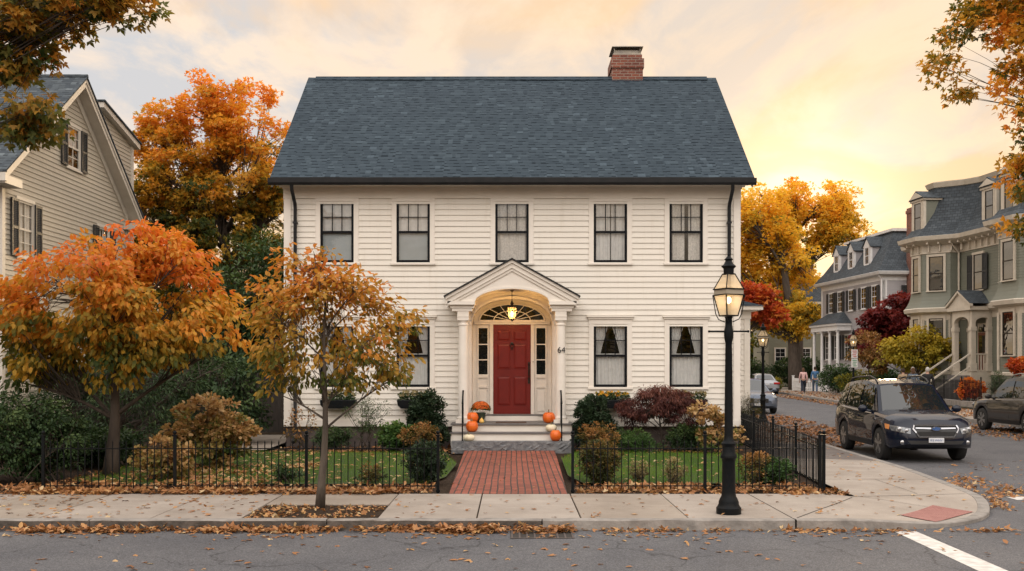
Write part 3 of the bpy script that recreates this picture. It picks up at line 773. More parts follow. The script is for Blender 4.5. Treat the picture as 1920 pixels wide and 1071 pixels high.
# side bay on the right
mb = MB(); bx0, bx1, by0, by1 = xr, 6.12, 2.5, 6.0
T = TR(bx0, by0, 0, 0); mb.T = T; siding(mb, lambda z: (0, bx1-bx0), .45, 3.1)
mb.T = TR(bx1, by0, 0, PI/2); siding(mb, lambda z: (0, by1-by0), .45, 3.1); mb.T = None
mb.box(bx0, bx1-.03, by0+.03, by1, -.1, .46); mb.box(bx1-.12, bx1+.03, by0-.03, by0+.12, .4, 3.1)
mb.box(bx0, bx1+.05, by0-.05, by1, 3.1, 3.32); mb.box(bx0, bx1+.3, by0-.3, by1+.2, 3.32, 3.42)
e = mb.build('side_bay', 'siding', house)
mb = MB(); mb.add([(bx0, by0-.34, 3.42), (bx1+.34, by0-.34, 3.42), (bx1+.34, by1+.2, 3.42), (bx0, by1+.2, 3.42), (bx0, by0+.4, 3.75), (bx0, by1-.4, 3.75)], [(0, 1, 4), (1, 2, 5, 4), (2, 3, 5)])
mb.build('roof', 'shingle', e); mb = MB(); mb.tube([(5.52, by0-.12, 3.3), (5.52, by0-.12, .5)], .035); mb.build('downspout', 'gutter', e)

# portico ------------------------------------------------------------
py = -.75                                   # front plane of the entablature
def arch(x, hw, zs, zt): return zs+(zt-zs)*math.sqrt(max(0, 1-(x/hw)**2)) if abs(x) < hw else zs
pc = MB()
hw, zs, zt = .865, 3.30, 3.63; n = 28
X = [-hw+2*hw*i/n for i in range(n+1)]
rk = lambda x: 4.10-.552*abs(x)             # underside of the raking boards
for a, b in zip(X[:-1], X[1:]):
    A, B = arch(a, hw, zs, zt), arch(b, hw, zs, zt)
    pc.poly([(a, py, A), (b, py, B), (b, py, rk(b)), (a, py, rk(a))])
    pc.poly([(a, py, A), (a, 0, A), (b, 0, B), (b, py, B)], 0)
    A2, B2 = arch(a, hw, zs, zt)+.0, arch(b, hw, zs, zt)+.0
    pc.add([(a, py-.02, A), (b, py-.02, B), (b, py-.02, B+.05), (a, py-.02, A+.05), (a, py, A), (b, py, B), (b, py, B+.05), (a, py, A+.05)], [(0, 1, 2, 3), (3, 2, 6, 7), (1, 0, 4, 5)])
for s in (-1, 1):
    a, b = sorted((s*hw, s*1.40)); pc.poly([(a, py, 3.30), (b, py, 3.30), (b, py, rk(b)), (a, py, rk(a))])
portico = pc.build('portico', 'trim', house)
mb = MB()
for s in (-1, 1):
    x0, x1 = sorted((s*.86, s*1.40)); mb.box(x0, x1, py+.01, 0, 3.20, 3.30)
    x0, x1 = sorted((s*.84, s*1.46)); mb.box(x0, x1, py-.06, 0, 3.27, 3.35); x0, x1 = sorted((s*.90, s*1.36)); mb.box(x0, x1, py+.03, 0, 3.13, 3.20)
    for (d, t0, t1, ex) in ((.06, 0, .10, .0), (.10, .10, .16, .03), (.03, -.06, 0, .0)):
        # raking mouldings
        A = Vector((0, 0, 4.10+t0*1.14)); tip = 1.50
        def Z(x, t): return 4.10-.552*abs(x)+t*1.14
        mb.prism([(0, py-d, Z(0, t0)), (s*tip, py-d, Z(tip, t0)), (s*tip, py-d, Z(tip, t1)), (0, py-d, Z(0, t1))], (0, d+.0-py if t0 >= 0 else d, 0))
mb.build('pediment_moulding', 'trim', portico)
mb = MB()
for s in (-1, 1):
    Z = lambda x: 4.10-.552*abs(x)+.16*1.14+.004
    mb.prism([(0, py-.14, Z(0)), (s*1.54, py-.14, Z(1.54)), (s*1.54, py-.14, Z(1.54)+.035), (0, py-.14, Z(0)+.035)], (0, .14-py-.02, 0))
mb.build('roof', 'gutter', portico)
for s in (-1, 1):
    cx, cy = s*1.11, -.58; mb = MB()
    mb.lathe([(.135, .66), (.145, .68), (.145, .71), (.122, .735), (.118, .76), (.116, 1.6), (.104, 2.76), (.104, 2.80), (.118, 2.81), (.118, 2.84), (.106, 2.85), (.106, 2.88), (.13, 2.92)], (cx, cy, 0), 24)
    mb.box(cx-.165, cx+.165, cy-.165, cy+.165, .585, .665); mb.box(cx-.13, cx+.13, cy-.13, cy+.13, 2.92, 3.13)
    mb.box(cx-.14, cx+.14, cy-.14, cy+.14, 3.0, 3.02)
    mb.build('column', 'trim', portico, smooth=40)
    mb = MB(); mb.box(cx-.12, cx+.12, -.16, -.0, .585, 3.13); mb.box(cx-.14, cx+.14, -.18, 0, 2.84, 2.92); mb.box(cx-.14, cx+.14, -.18, 0, .585, .72)
    mb.build('pilaster', 'trim', portico, bevel=.004)
# door recess ---------------------------------------------------------
en = MB(); iw, isz, izt, yd = .94, 2.92, 3.46, .60
X = [-iw+2*iw*i/32 for i in range(33)]
for a, b in zip(X[:-1], X[1:]):
    A, B = arch(a, iw, isz, izt), arch(b, iw, isz, izt)
    en.poly([(a, -.03, A), (b, -.03, B), (b, -.03, 3.62), (a, -.03, 3.62)])
    en.poly([(a, -.03, A), (a, yd, A), (b, yd, B), (b, -.03, B)])
    en.poly([(a, yd, .60), (b, yd, .60), (b, yd, B), (a, yd, A)])
    en.add([(a, -.05, A), (b, -.05, B), (b, -.05, B+.055), (a, -.05, A+.055), (a, -.03, A), (b, -.03, B), (b, -.03, B+.055), (a, -.03, A+.055)], [(0, 1, 2, 3), (3, 2, 6, 7), (1, 0, 4, 5)])
for s in (-1, 1):
    en.poly([(s*iw, -.03, .585), (s*iw, yd, .585), (s*iw, yd, isz), (s*iw, -.03, isz)] if s < 0 else [(s*iw, yd, .585), (s*iw, -.03, .585), (s*iw, -.03, isz), (s*iw, yd, isz)])
    a, b = sorted((s*iw, s*1.02)); en.box(a, b, -.03, .0, .585, 3.62)
    en.box(min(s*.94, s*1.0), max(s*.94, s*1.0), -.055, -.03, .585, isz)
# frame on the recess plane
en.box(-.535, -.452, yd-.06, yd, .73, 2.90); en.box(.452, .535, yd-.06, yd, .73, 2.90)
en.box(-.9, .9, yd-.075, yd, 2.875, 2.93); en.box(-.92, .92, yd-.10, yd, 2.93, 2.955)
for s in (-1, 1):
    x0, x1 = sorted((s*.585, s*.80)); 
    for (a, b, c, d) in ((x0-.03, x0, .75, 2.86), (x1, x1+.03, .75, 2.86), (x0, x1, 2.79, 2.86), (x0, x1, 1.60, 1.68), (x0, x1, 1.36, 1.40)): en.box(a, b, yd-.035, yd, c, d)
    for z in (2.03, 2.40): en.box(x0, x1, yd-.03, yd, z-.012, z+.012)
    en.box(x0+.02, x1-.02, yd-.02, yd, .80, 1.30)
entry = en.build('door_surround', 'trim', house)
for s in (-1, 1):
    x0, x1 = sorted((s*.585, s*.80)); mb = MB(); mb.poly([(x0, yd-.012, 1.68), (x1, yd-.012, 1.68), (x1, yd-.012, 2.79), (x0, yd-.012, 2.79)]); mb.build('sidelight', 'darkglass', entry)
mb = MB(); fw, fz, ft = .78, 2.97, 3.37; E = [(fw*math.cos(t), yd-.012, fz+(ft-fz)*math.sin(t)) for t in [PI*i/24 for i in range(25)]]; mb.poly(E)
mb.build('fanlight', 'darkglass', entry)
mb = MB(); mb.tube([(x, yd-.02, z) for x, y, z in E], .022, 6); mb.bar((-fw, yd-.02, fz), (fw, yd-.02, fz), .03, .03)
mb.tube([(.44*math.cos(PI*i/14), yd-.022, fz+.235*math.sin(PI*i/14)) for i in range(15)], .011, 5)
for k in range(1, 8):
    t = PI*k/8; c, s_ = math.cos(t), math.sin(t)
    mb.bar((.10*c, yd-.022, fz+.05*s_), (fw*c, yd-.022, fz+(ft-fz)*s_), .015, .015)
mb.build('muntin', 'trim', entry)
dr = MB(); dr.box(-.448, .448, yd-.045, yd, .735, 2.868)
door = dr.build('door', 'door', house)
mb = MB()
for (a, b) in ((-.34, -.05), (.05, .34)):
    for (z0, z1) in ((2.50, 2.72), (1.82, 2.40), (.95, 1.62)):
        y = yd-.045
        mb.add([(a, y-.001, z0), (b, y-.001, z0), (b, y-.001, z1), (a, y-.001, z1), (a+.035, y-.014, z0+.035), (b-.035, y-.014, z0+.035), (b-.035, y-.014, z1-.035), (a+.035, y-.014, z1-.035)], [(0, 1, 5, 4), (1, 2, 6, 5), (2, 3, 7, 6), (3, 0, 4, 7), (4, 5, 6, 7)])
        t = .012
        for q in ((a-t, b+t, z0-t, z0), (a-t, b+t, z1, z1+t), (a-t, a, z0, z1), (b, b+t, z0, z1)): mb.box(q[0], q[1], y-.009, y, q[2], q[3])
mb.build('door_panel', 'door', door, bevel=.003)
mb = MB(); mb.box(.385, .425, yd-.06, yd-.045, 1.66, 1.98); mb.box(.38, .43, yd-.062, yd-.045, 1.46, 1.60); mb.tube([(.405, yd-.06, 1.88), (.405, yd-.12, 1.86), (.405, yd-.12, 1.60), (.405, yd-.06, 1.56)], .013, 8); mb.ball((.405, yd-.075, 1.94), .026, 10)
mb.build('handle', 'bronze', door, smooth=50)
mb = MB(); mb.lathe([(.0, -.03), (.028, -.025), (.034, 0)], (0, yd-.05, 2.42), 12, ax='y'); mb.tube([(-.03, yd-.075, 2.42), (-.04, yd-.085, 2.35), (0, yd-.085, 2.30), (.04, yd-.085, 2.35), (.03, yd-.075, 2.42)], .009, 6)
mb.box(-.012, .012, yd-.07, yd-.045, 2.27, 2.33); mb.build('knocker', 'bronze', door)
mb = MB(); mb.ball((.505, yd-.065, 1.98), .012, 8); mb.build('doorbell', 'bronze', entry)
# steps
mb = MB(); mb.box(-1.05, 1.05, .0, yd, .3, .56); 
mb.box(-1.36, 1.36, -.72, .03, .10, .545); mb.box(-1.375, 1.375, -.98, -.74, .10, .36)
mb.box(-.62, .62, yd-.26, yd-.05, .56, .70)
mb.box(-.94, .94, yd-.24, yd, .585, .70)
st = mb.build('steps', 'trim', house)
mb = MB(); mb.box(-1.39, 1.39, -.765, .0, .545, .583); mb.box(-.94, .94, 0.0, yd-.0, .545, .583); mb.box(-1.40, 1.40, -1.015, -.765, .362, .40); mb.box(-.94, .94, yd-.27, yd-.05, .70, .733)
mb.build('tread', 'tread', st, bevel=.005)
mb = MB(); r3 = random.Random(5)
NX, NZ = 40, 5; x0, x1 = -1.345, 1.335
G = [[(x0+(x1-x0)*i/NX, -1.30+r3.uniform(-.022, .022)*(0 < j < NZ), -.02+.232*j/NZ) for i in range(NX+1)] for j in range(NZ+1)]
for j in range(NZ):
    for i in range(NX): mb.poly([G[j][i], G[j][i+1], G[j+1][i+1], G[j+1][i]])
mb.box(x0, x1, -1.30, -.9, -.05, .211)
mb.build('granite_step', 'granite', st)
for s in (-1, 1):
    mb = MB(); X = s*1.105
    mb.box(X-.014, X+.014, -1.145, -1.115, .212, 1.06); mb.bar((X, -1.15, 1.05), (X, -.78, 1.32), .035, .03); mb.bar((X, -.78, 1.32), (X, -.70, 1.32), .035, .03)
    mb.box(X-.012, X+.012, -.80, -.775, .583, 1.31)
    mb.box(X-.03, X+.03, -1.16, -1.10, .211, .22)
    mb.build('handrail', 'iron', st)
# house number
def text(body, size, loc, rot, mat, parent, name='lettering', ext=.004, sx=1):
    cu = bpy.data.curves.new(name, 'FONT'); cu.body = body; cu.size = size; cu.extrude = ext; cu.align_x = 'CENTER'; cu.align_y = 'CENTER'
    o = bpy.data.objects.new(name, cu); COL.objects.link(o); bpy.context.view_layer.update()
    me = bpy.data.meshes.new_from_object(o.evaluated_get(bpy.context.evaluated_depsgraph_get())); bpy.data.objects.remove(o)
    me.materials.clear(); me.materials.append(M[mat]); q = link(name, me, parent); q.location = loc; q.rotation_euler = rot; q.scale = (sx, 1, 1); return q
text('64', .19, (1.12, -.705, 2.24), (PI/2, 0, 0), 'iron', portico, 'house_number')

# ------------------------------------------------------------------ things at the entrance
M['warmlens'] = emis('lantern_flame', (1.0, .60, .20), 9)
def lantern_glass():
    m, nt, out = nodes('lantern_pane'); t = nt.nodes.new('ShaderNodeBsdfTransparent'); t.inputs[0].default_value = (1, .93, .8, 1)
    d = nt.nodes.new('ShaderNodeBsdfTranslucent'); d.inputs[0].default_value = (.95, .8, .55, 1)
    g2 = nt.nodes.new('ShaderNodeBsdfGlossy'); g2.inputs[1].default_value = .1
    a = nt.nodes.new('ShaderNodeMixShader'); a.inputs[0].default_value = .12; b = nt.nodes.new('ShaderNodeMixShader'); b.inputs[0].default_value = .12
    nt.links.new(t.outputs[0], a.inputs[1]); nt.links.new(d.outputs[0], a.inputs[2]); nt.links.new(a.outputs[0], b.inputs[1]); nt.links.new(g2.outputs[0], b.inputs[2]); nt.links.new(b.outputs[0], out.inputs[0]); return m
M['lanternglass'] = lantern_glass()
def light(name, loc, power, color, size, parent):
    l = bpy.data.lights.new(name, 'POINT'); l.energy = power; l.color = color; l.shadow_soft_size = size
    o = bpy.data.objects.new(name, l); COL.objects.link(o); o.parent = parent; o.location = loc; return o
pl = thing('porch_lantern', 'lit brass lantern hanging on a rod under the portico arch', 'lantern', (0, HY-.38, 3.03))
mb = MB(); mb.tube([(0, 0, .60), (0, 0, .34)], .009, 6); mb.lathe([(.05, .595), (.03, .57), (.01, .56)], n=12); mb.lathe([(.012, .36), (.03, .32), (.045, .29), (.03, .26), (.10, .215), (.108, .20)], n=12)
for k in range(6):
    t = PI*k/3; c, s = math.cos(t), math.sin(t); mb.tube([(.10*c, .10*s, .20), (.106*c, .106*s, .12), (.066*c, .066*s, -.07)], .006, 5)
for z, r in ((.20, .103), (.12, .108), (-.07, .068)): mb.tube([(r*math.cos(PI*k/6), r*math.sin(PI*k/6), z) for k in range(13)], .007, 5)
mb.lathe([(.066, -.075), (.05, -.09), (.015, -.11), (.008, -.13)], n=10)
mb.build('cage', 'bronze', pl, smooth=50)
mb = MB(); mb.lathe([(.097, .195), (.101, .12), (.062, -.065)], n=12); mb.build('glass', 'lanternglass', pl)
mb = MB(); mb.ball((0, 0, .06), .03, 10, sz=1.8); mb.build('bulb', 'warmlens', pl)
light('lantern_light', (0, 0, .06), 52, (1, .58, .20), .05, pl)
mb = MB(); mb.box(-.34, .36, -.16, .16, 0, .02); o = mb.build('doormat', 'mat', bevel=.006, loc=(-.03, HY-.52, .584)); tag(o, 'brown coir doormat on the porch landing below the red door', 'doormat')
def pumpkin(name, label, loc, r, hgt, mat, group, seed=0, tilt=0, stemx=0):
    root = thing(name, label, 'pumpkin', loc, seed, group); rr = random.Random(seed); nr = 10
    prof = [(.02, .03*hgt), (.45*r, 0), (.8*r, .12*hgt), (.98*r, .36*hgt), (r, .55*hgt), (.88*r, .8*hgt), (.6*r, .96*hgt), (.3*r, .97*hgt), (.06*r, .88*hgt)]
    mb = MB(); mb.lathe(prof, n=60, fn=lambda t, z: 1-.055*abs(math.cos(nr*t/2))**3); mb.build('skin', mat, root, smooth=180)
    mb = MB(); mb.tube([(0, 0, .86*hgt), (0, 0, 1.02*hgt), (.02, .01, 1.02*hgt+.05)], [.022, .014, .012], 7); mb.build('stem', 'stem', root, smooth=60)
    return root
pg = 'pumpkins on the front steps'
s1, s2, s3 = .212, .401, .584
pumpkin('pumpkin', 'orange pumpkin beside the potted mums on the porch landing', (-.90, HY-.62, s3), .135, .25, 'pumpkin', pg, 1)
pumpkin('pumpkin', 'orange pumpkin on the left of the middle step, below the potted mums', (-.90, HY-.90, s2), .14, .25, 'pumpkin', pg, 2)
pumpkin('pumpkin', 'squat cream white pumpkin on the granite step by the left handrail', (-.96, HY-1.13, s1), .13, .15, 'whitepumpkin', pg, 3)
pumpkin('pumpkin', 'tall orange pumpkin alone on the right end of the porch landing', (.84, HY-.62, s3), .145, .25, 'pumpkin', pg, 4)
pumpkin('pumpkin', 'white pumpkin on the right side of the middle step', (.88, HY-.90, s2), .13, .17, 'whitepumpkin', pg, 5)
pumpkin('pumpkin', 'orange pumpkin on the granite step against the right handrail', (.97, HY-1.15, s1), .125, .25, 'pumpkin', pg, 6)
gd = thing('gourd', 'small yellow gourd at the foot of the mum pot', 'gourd', (-.69, HY-.66, s3), .4)
mb = MB(); mb.lathe([(.01, 0), (.05, .01), (.06, .04), (.045, .075), (.02, .10), (.012, .12)], n=14); mb.build('skin', 'gourd', gd, smooth=180)
mb = MB(); mb.tube([(0, 0, .115), (.01, 0, .15)], .006, 5); mb.build('stem', 'stem', gd)
M['mumleaf'] = leafm('mum_foliage', [(0, (.02, .05, .015)), (.5, (.035, .08, .02)), (1, (.06, .11, .03))], .2)
M['mumflower'] = leafm('mum_flowers', [(0, (.45, .06, .01)), (.5, (.70, .14, .02)), (1, (.85, .28, .05))], .2)
def mum(loc, label, R=.24, name='potted_mum', cat='potted plant', potmat='pot', group=None, pot=True, h=.2, fl='mumflower', nf=420, seed=3):
    rng = np.random.default_rng(seed); root = thing(name, label, cat, loc, 0, group)
    if pot:
        mb = MB(); mb.lathe([(.08, 0), (.11, h), (.12, h), (.12, h+.03), (.10, h+.03), (.09, h-.01)], n=18); mb.build('pot', potmat, root, smooth=50)
    c = np.array([0, 0, h+.13]); n = nf*2; d = unit(rng, n); d[:, 2] = np.abs(d[:, 2])*1.0-.25
    pos = c+d*np.array([R, R, R*.72])*(rng.random(n)[:, None]**.35)
    leaf_mesh('foliage', pos, d+unit(rng, n)*.6, unit(rng, n)+np.array([0, 0, .6]), np.full(n, .06), rng.random(n), 'mumleaf', 'ovate', root)
    n = nf; d = unit(rng, n); d[:, 2] = np.abs(d[:, 2])*1.1-.1; pos = c+d*np.array([R*1.03, R*1.03, R*.78])
    P = []; A = []; S = []; Tt = []
    for k in range(5):
        a = 2*PI*k/5+rng.random(n); t1 = np.cross(d, np.array([.3, .5, .8])); t1 /= np.linalg.norm(t1, axis=1, keepdims=True); t2 = np.cross(d, t1)
        A.append(t1*np.cos(a)[:, None]+t2*np.sin(a)[:, None]+d*.35); P.append(pos); Tt.append(rng.random(n))
    leaf_mesh('flower', np.concatenate(P), np.concatenate(A), np.tile(d, (5, 1)), np.full(5*n, .032*R/.24), np.concatenate(Tt), fl, 'ovate', root)
    return root
mum((-.72, HY-.40, s3), 'potted rust orange mums in a dark green pot left of the red door', R=.20, seed=3)
# ------------------------------------------------------------------ neighbouring houses
M['tan'] = sidingm('tan_clapboard_paint', (.44, .40, .33))
M['tantrim'] = plain('pale_trim_paint', (.60, .56, .50), (.54, .50, .44), 4, .5)
M['shutter'] = plain('charcoal_shutter_paint', (.022, .024, .026), (.035, .036, .036), 7, .5)
left = thing('gabled_house', 'tan clapboard house with steep gable, dark shutters and pale rake boards beyond the hedge', 'house', (-12.35, 24.5, 0), PI/2)
sl = 3.42/4.5; e0 = 6.5; rf = lambda u: e0+(min(u, 8-u)+.5)*sl
lw = [(25.7-24.5, 4.62, .80, 1.42), (30.6-24.5, 4.62, .80, 1.42), (25.7-24.5, 1.63, .80, 1.45), (30.6-24.5, 1.63, .80, 1.45), (4.0, 7.42, .84, 1.18)]
ops = [(u-w/2, u+w/2, z, z+h) for u, z, w, h in lw]
gf = lambda z: (0, 8) if z < 6.88 else (max(0, (z-6.88)/sl), min(8, 8-(z-6.88)/sl))
mb = MB(); siding(mb, gf, .5, 9.85, ops, ex=.125, lap=.022)
mb.T = TR(0, 12, 0, -PI/2); siding(mb, lambda z: (0, 12), .5, 6.7, ex=.125, lap=.022); mb.T = TR(8, 0, 0, PI/2); siding(mb, lambda z: (0, 12), .5, 6.7, ex=.125); mb.T = None
mb.build('wall', 'tan', left)
mb = MB(); mb.box(.04, 7.96, .03, 11.9, -.1, .5); mb.build('foundation', 'found', left)
mb = MB()
for a, b in ((-.02, .13), (7.87, 8.02)): mb.box(a, b, -.035, .13, .5, 6.7)
# rake frieze, soffit and fascia
for s in (0, 1):
    U = (lambda u: u) if s == 0 else (lambda u: 8-u)
    L0, L1 = -.5, 4.0
    def q(u, y, dz): return (U(u), y, e0+(u+.5)*sl+dz)
    mb.prism([q(L0, -.36, .02), q(L1, -.36, .02), q(L1, -.36, -.20), q(L0, -.36, -.20)], (0, .04, 0))
    mb.prism([q(L0, -.39, .04), q(L1, -.39, .04), q(L1, -.39, -.06), q(L0, -.39, -.06)], (0, .03, 0))
    mb.poly([q(L0, -.34, -.19), q(L1, -.34, -.19), q(L1, .02, -.19), q(L0, .02, -.19)])
    mb.prism([q(.0, -.05, -.20), q(L1, -.05, -.20), q(L1, -.05, -.42), q(.0, -.05, -.42)], (0, .06, 0))
mb.box(-.55, .30, -.37, .05, 6.22, 6.42); mb.box(7.70, 8.55, -.37, .05, 6.22, 6.42); mb.box(-.60, -.50, -.40, 12, 6.26, 6.46); mb.box(8.5, 8.6, -.40, 12, 6.26, 6.46)
mb.box(-.5, .1, .05, 12, 6.22, 6.30); mb.build('trim_board', 'tantrim', left)
mb = MB()
for s in (0, 1):
    U = (lambda u: u) if s == 0 else (lambda u: 8-u)
    c = [(U(-.6), -.42, e0-.03), (U(4), -.42, e0+4.5*sl+.045), (U(4), 12, e0+4.5*sl+.045), (U(-.6), 12, e0-.03)]
    d = [(x, y, z+.05) for x, y, z in c]; f = [(4, 5, 6, 7), (0, 1, 5, 4), (3, 0, 4, 7)]
    mb.add(c+d, f if s else [t[::-1] for t in f])
mb.tube([(4, -.42, e0+4.5*sl+.10), (4, 12, e0+4.5*sl+.10)], .06, 6)
mb.build('roof', 'shingle2', left)
for u, z, w, h in lw: window(left, (u, 0, z), 0, w, h, cas=.09, sash='tantrim', trim='tantrim', shutters=(.36, 'shutter'), curtain='half' if z > 7 else 'pair', mun=(2, 2, 2, 2), cap=False)
# rear wing with a low sloping roof
mb = MB(); mb.T = TR(6.9, .45, 0, 0); siding(mb, lambda z: (0, 2.7) if z < 9.3 else (0, max(.05, 2.7-(z-9.3)*2.7/.6)), 0, 9.9, ex=.125, lap=.02)
mb.T = TR(9.6, .45, 0, PI/2); siding(mb, lambda z: (0, 4), 0, 9.3, ex=.125); mb.T = None
wing = mb.build('rear_wing', 'tan', left)
mb = MB(); mb.prism([(6.8, .25, 10.05), (9.85, .25, 9.38), (9.85, .25, 9.20), (6.8, .25, 9.87)], (0, .22, 0)); mb.box(9.5, 9.66, .40, .56, 0, 9.25); mb.build('trim_board', 'tantrim', wing)
mb = MB(); mb.prism([(6.75, .2, 10.10), (9.9, .2, 9.42), (9.9, .2, 9.38), (6.75, .2, 10.05)], (0, 4.5, 0)); mb.build('roof', 'shingle2', wing)

def saw(z0, z1, ex, lap=.02, base=0.0, m=0):
    n = max(1, round((z1-z0)/ex)); e = (z1-z0)/n; out = []
    for i in range(n): out += [(base+lap, z0+i*e, m), (base+.001, z0+(i+1)*e, m)]
    return out
# ---- lavender grey colonial
M['lav'] = sidingm('lavender_grey_clapboard', (.34, .325, .335))
mid = thing('hip_roofed_house', 'lavender grey house with three dormers, black shutters and white columned porch behind the picket fence', 'house', (23.4, 76.5, 0), math.radians(-86))
ft = [(0, 0), (10.5, 0), (10.5, 9), (0, 9)]
mb = MB(); mb.loft(ft, [(.03, -.1), (.03, .7)]+saw(.7, 7.45, .13)); mb.build('wall', 'lav', mid)
mb = MB(); mb.loft(ft, [(.03, 7.43), (.04, 7.75), (.40, 7.82), (.48, 8.0), (.44, 8.02)])
for x in (0, 10.34): mb.box(x-.03, x+.19, -.04, .2, .7, 7.5)
mb.box(10.4, 10.53, -.04, .3, .7, 7.5); mb.loft(ft, [(-1.38, 10.8), (-1.2, 10.83), (-1.2, 11.0), (-1.3, 11.02)])
mb.build('trim_board', 'white', mid)
mb = MB(); mb.loft(ft, [(.46, 8.0), (-.1, 8.75), (-1.4, 10.85)]); mb.loft(ft, [(-1.25, 11.02), (-3, 11.2)], cap=0); mroof = mb.build('roof', 'slate', mid)
for i, u in enumerate((2.6, 5.2, 7.9)):
    mb = MB(); y0 = .12
    mb.prism([(u-.55, y0, 8.5), (u+.55, y0, 8.5), (u+.55, y0, 9.95), (u, y0, 10.55), (u-.55, y0, 9.95)], (0, 2.2, 0)); d = mb.build('dormer', 'lav', mroof)
    mb = MB()
    for s in (-1, 1): mb.prism([(u, y0-.12, 10.56), (u+s*.68, y0-.12, 9.86), (u+s*.68, y0-.12, 9.92), (u, y0-.12, 10.62)], (0, 2.4, 0), 0); mb.box(*sorted((u+s*.42, u+s*.57)), y0-.03, y0+.1, 8.5, 9.95, 1)
    mb.prism([(u-.62, y0-.05, 9.9), (u+.62, y0-.05, 9.9), (u, y0-.05, 10.5)], (0, .04, 0), 1)
    mb.build('dormer_roof', ['slate', 'white'], d)
    mb = MB(); mb.box(u-.36, u+.36, y0-.05, y0+.02, 8.72, 9.92); w = mb.build('window', 'white', d)
    mb = MB(); mb.box(u-.28, u+.28, y0-.06, y0, 8.8, 9.32); mb.box(u-.28, u+.28, y0-.06, y0, 9.36, 9.85); mb.build('pane', 'goldglass', w) if False else None
for i, u in enumerate((1.92, 3.6, 5.56, 7.7, 9.4)):
    window(mid, (u, -.02, 5.72), 0, .82, 1.45, cas=.07, sash='white', trim='white', shutters=(.36, 'shutter'), recess=False, glass='goldglass', mun=(2, 2, 2, 2), proud=.05)
for i, u in enumerate((1.3, 3.0, 4.9, 7.7, 9.4)):
    window(mid, (u, -.02, 2.3), 0, .82, 1.75, cas=.07, sash='white', trim='white', shutters=(.36, 'shutter'), recess=False, glass='goldglass', mun=(2, 2, 2, 2), proud=.05)
for z in (5.72, 2.3): window(mid, (10.52, 2.2, z), PI/2, 1.1, 1.4, cas=.10, sash='white', trim='white', shutters=(.36, 'shutter'), recess=False, glass='goldglass', mun=(3, 2, 3, 2), proud=.05)
mb = MB(); mb.box(.6, 5.4, -1.0, 0, 0, 1.3); pm = mb.build('porch', 'white', mid); mb = MB(); mb.box(.5, 5.5, -1.05, 0, 4.35, 4.7); mb.box(.4, 5.6, -1.15, 0, 4.7, 4.85); mb.build('porch_beam', 'white', pm)
for x in (.75, 2.3, 3.8, 5.25):
    mb = MB(); mb.lathe([(.16, 1.3), (.16, 1.42), (.12, 1.46), (.10, 4.2), (.15, 4.25), (.15, 4.35)], (x, -.88, 0), 12); mb.build('column', 'white', pm, smooth=40)
mb = MB(); mb.add([(.35, -1.2, 4.85), (5.65, -1.2, 4.85), (5.65, 0, 4.85), (.35, 0, 4.85), (1.6, -.1, 5.7), (4.4, -.1, 5.7)], [(0, 1, 5, 4), (1, 2, 5), (3, 0, 4)]); mb.build('roof', 'slate', pm)
mb = MB(); mb.box(10.55, 11.25, 1.6, 2.5, 0, 12.1); mb.box(10.5, 11.3, 1.55, 2.55, 11.75, 11.95); mb.build('chimney', 'brick', mid)
mb = MB(); mb.tube([(10.62, -.42, 7.9), (10.6, -.1, 7.5), (10.6, -.1, .3)], .05, 8); mb.build('downspout', 'white', mid)

# ---- sage green second empire house
M['sage'] = sidingm('sage_green_clapboard', (.165, .172, .135))
M['cream2'] = plain('second_cream_trim', (.58, .52, .43), (.5, .45, .37), 4, .5)
M['patina'] = plain('mansard_slate', (.075, .10, .115), (.05, .07, .085), 3, .8)
gh = thing('mansard_house', 'sage green mansard roofed house with cream trim, bay windows and a small pedimented porch', 'house', (22.36, 56, 0), math.radians(-84.84))
fg = [(-.1, 0), (1.2, 0), (2.3, -1.45), (3.5, -1.45), (4.5, -.5), (4.5, 0), (8.7, 0), (9.7, -1.0), (11.3, -1.0), (12.3, 0), (13.5, 0), (13.5, 9), (-.1, 9)]
fr = [(-.1, 0), (1.1, 0), (2.2, -1.45), (3.6, -1.45), (4.75, -.25), (5.3, 0), (8.6, 0), (9.6, -1.0), (11.4, -1.0), (12.4, 0), (13.5, 0), (13.5, 9), (-.1, 9)]
mb = MB(); mb.loft(fg, [(.06, -.1), (.06, 1.5)]+saw(1.5, 4.55, .125)+[(.30, 4.84), (.20, 5.02), (.12, 5.2), (.06, 5.4), (.02, 5.65)]+saw(5.65, 7.65, .125)); mb.build('wall', 'sage', gh)
mb = MB(); mb.loft(fg, [(.03, 1.42), (.09, 1.44), (.09, 1.56), (.03, 1.6)]); mb.loft(fg, [(.03, 4.2), (.04, 4.5), (.32, 4.62), (.36, 4.80), (.28, 4.86)])
mb.loft(fg, [(.03, 7.62), (.06, 7.64), (.04, 7.7), (.04, 8.1)]); mb.loft(fr, [(.04, 8.05), (.42, 8.2), (.55, 8.28), (.6, 8.48), (.5, 8.5)])
mb.loft(fr, [(-1.0, 11.0), (-.72, 11.12), (-.62, 11.36), (-.75, 11.4)])
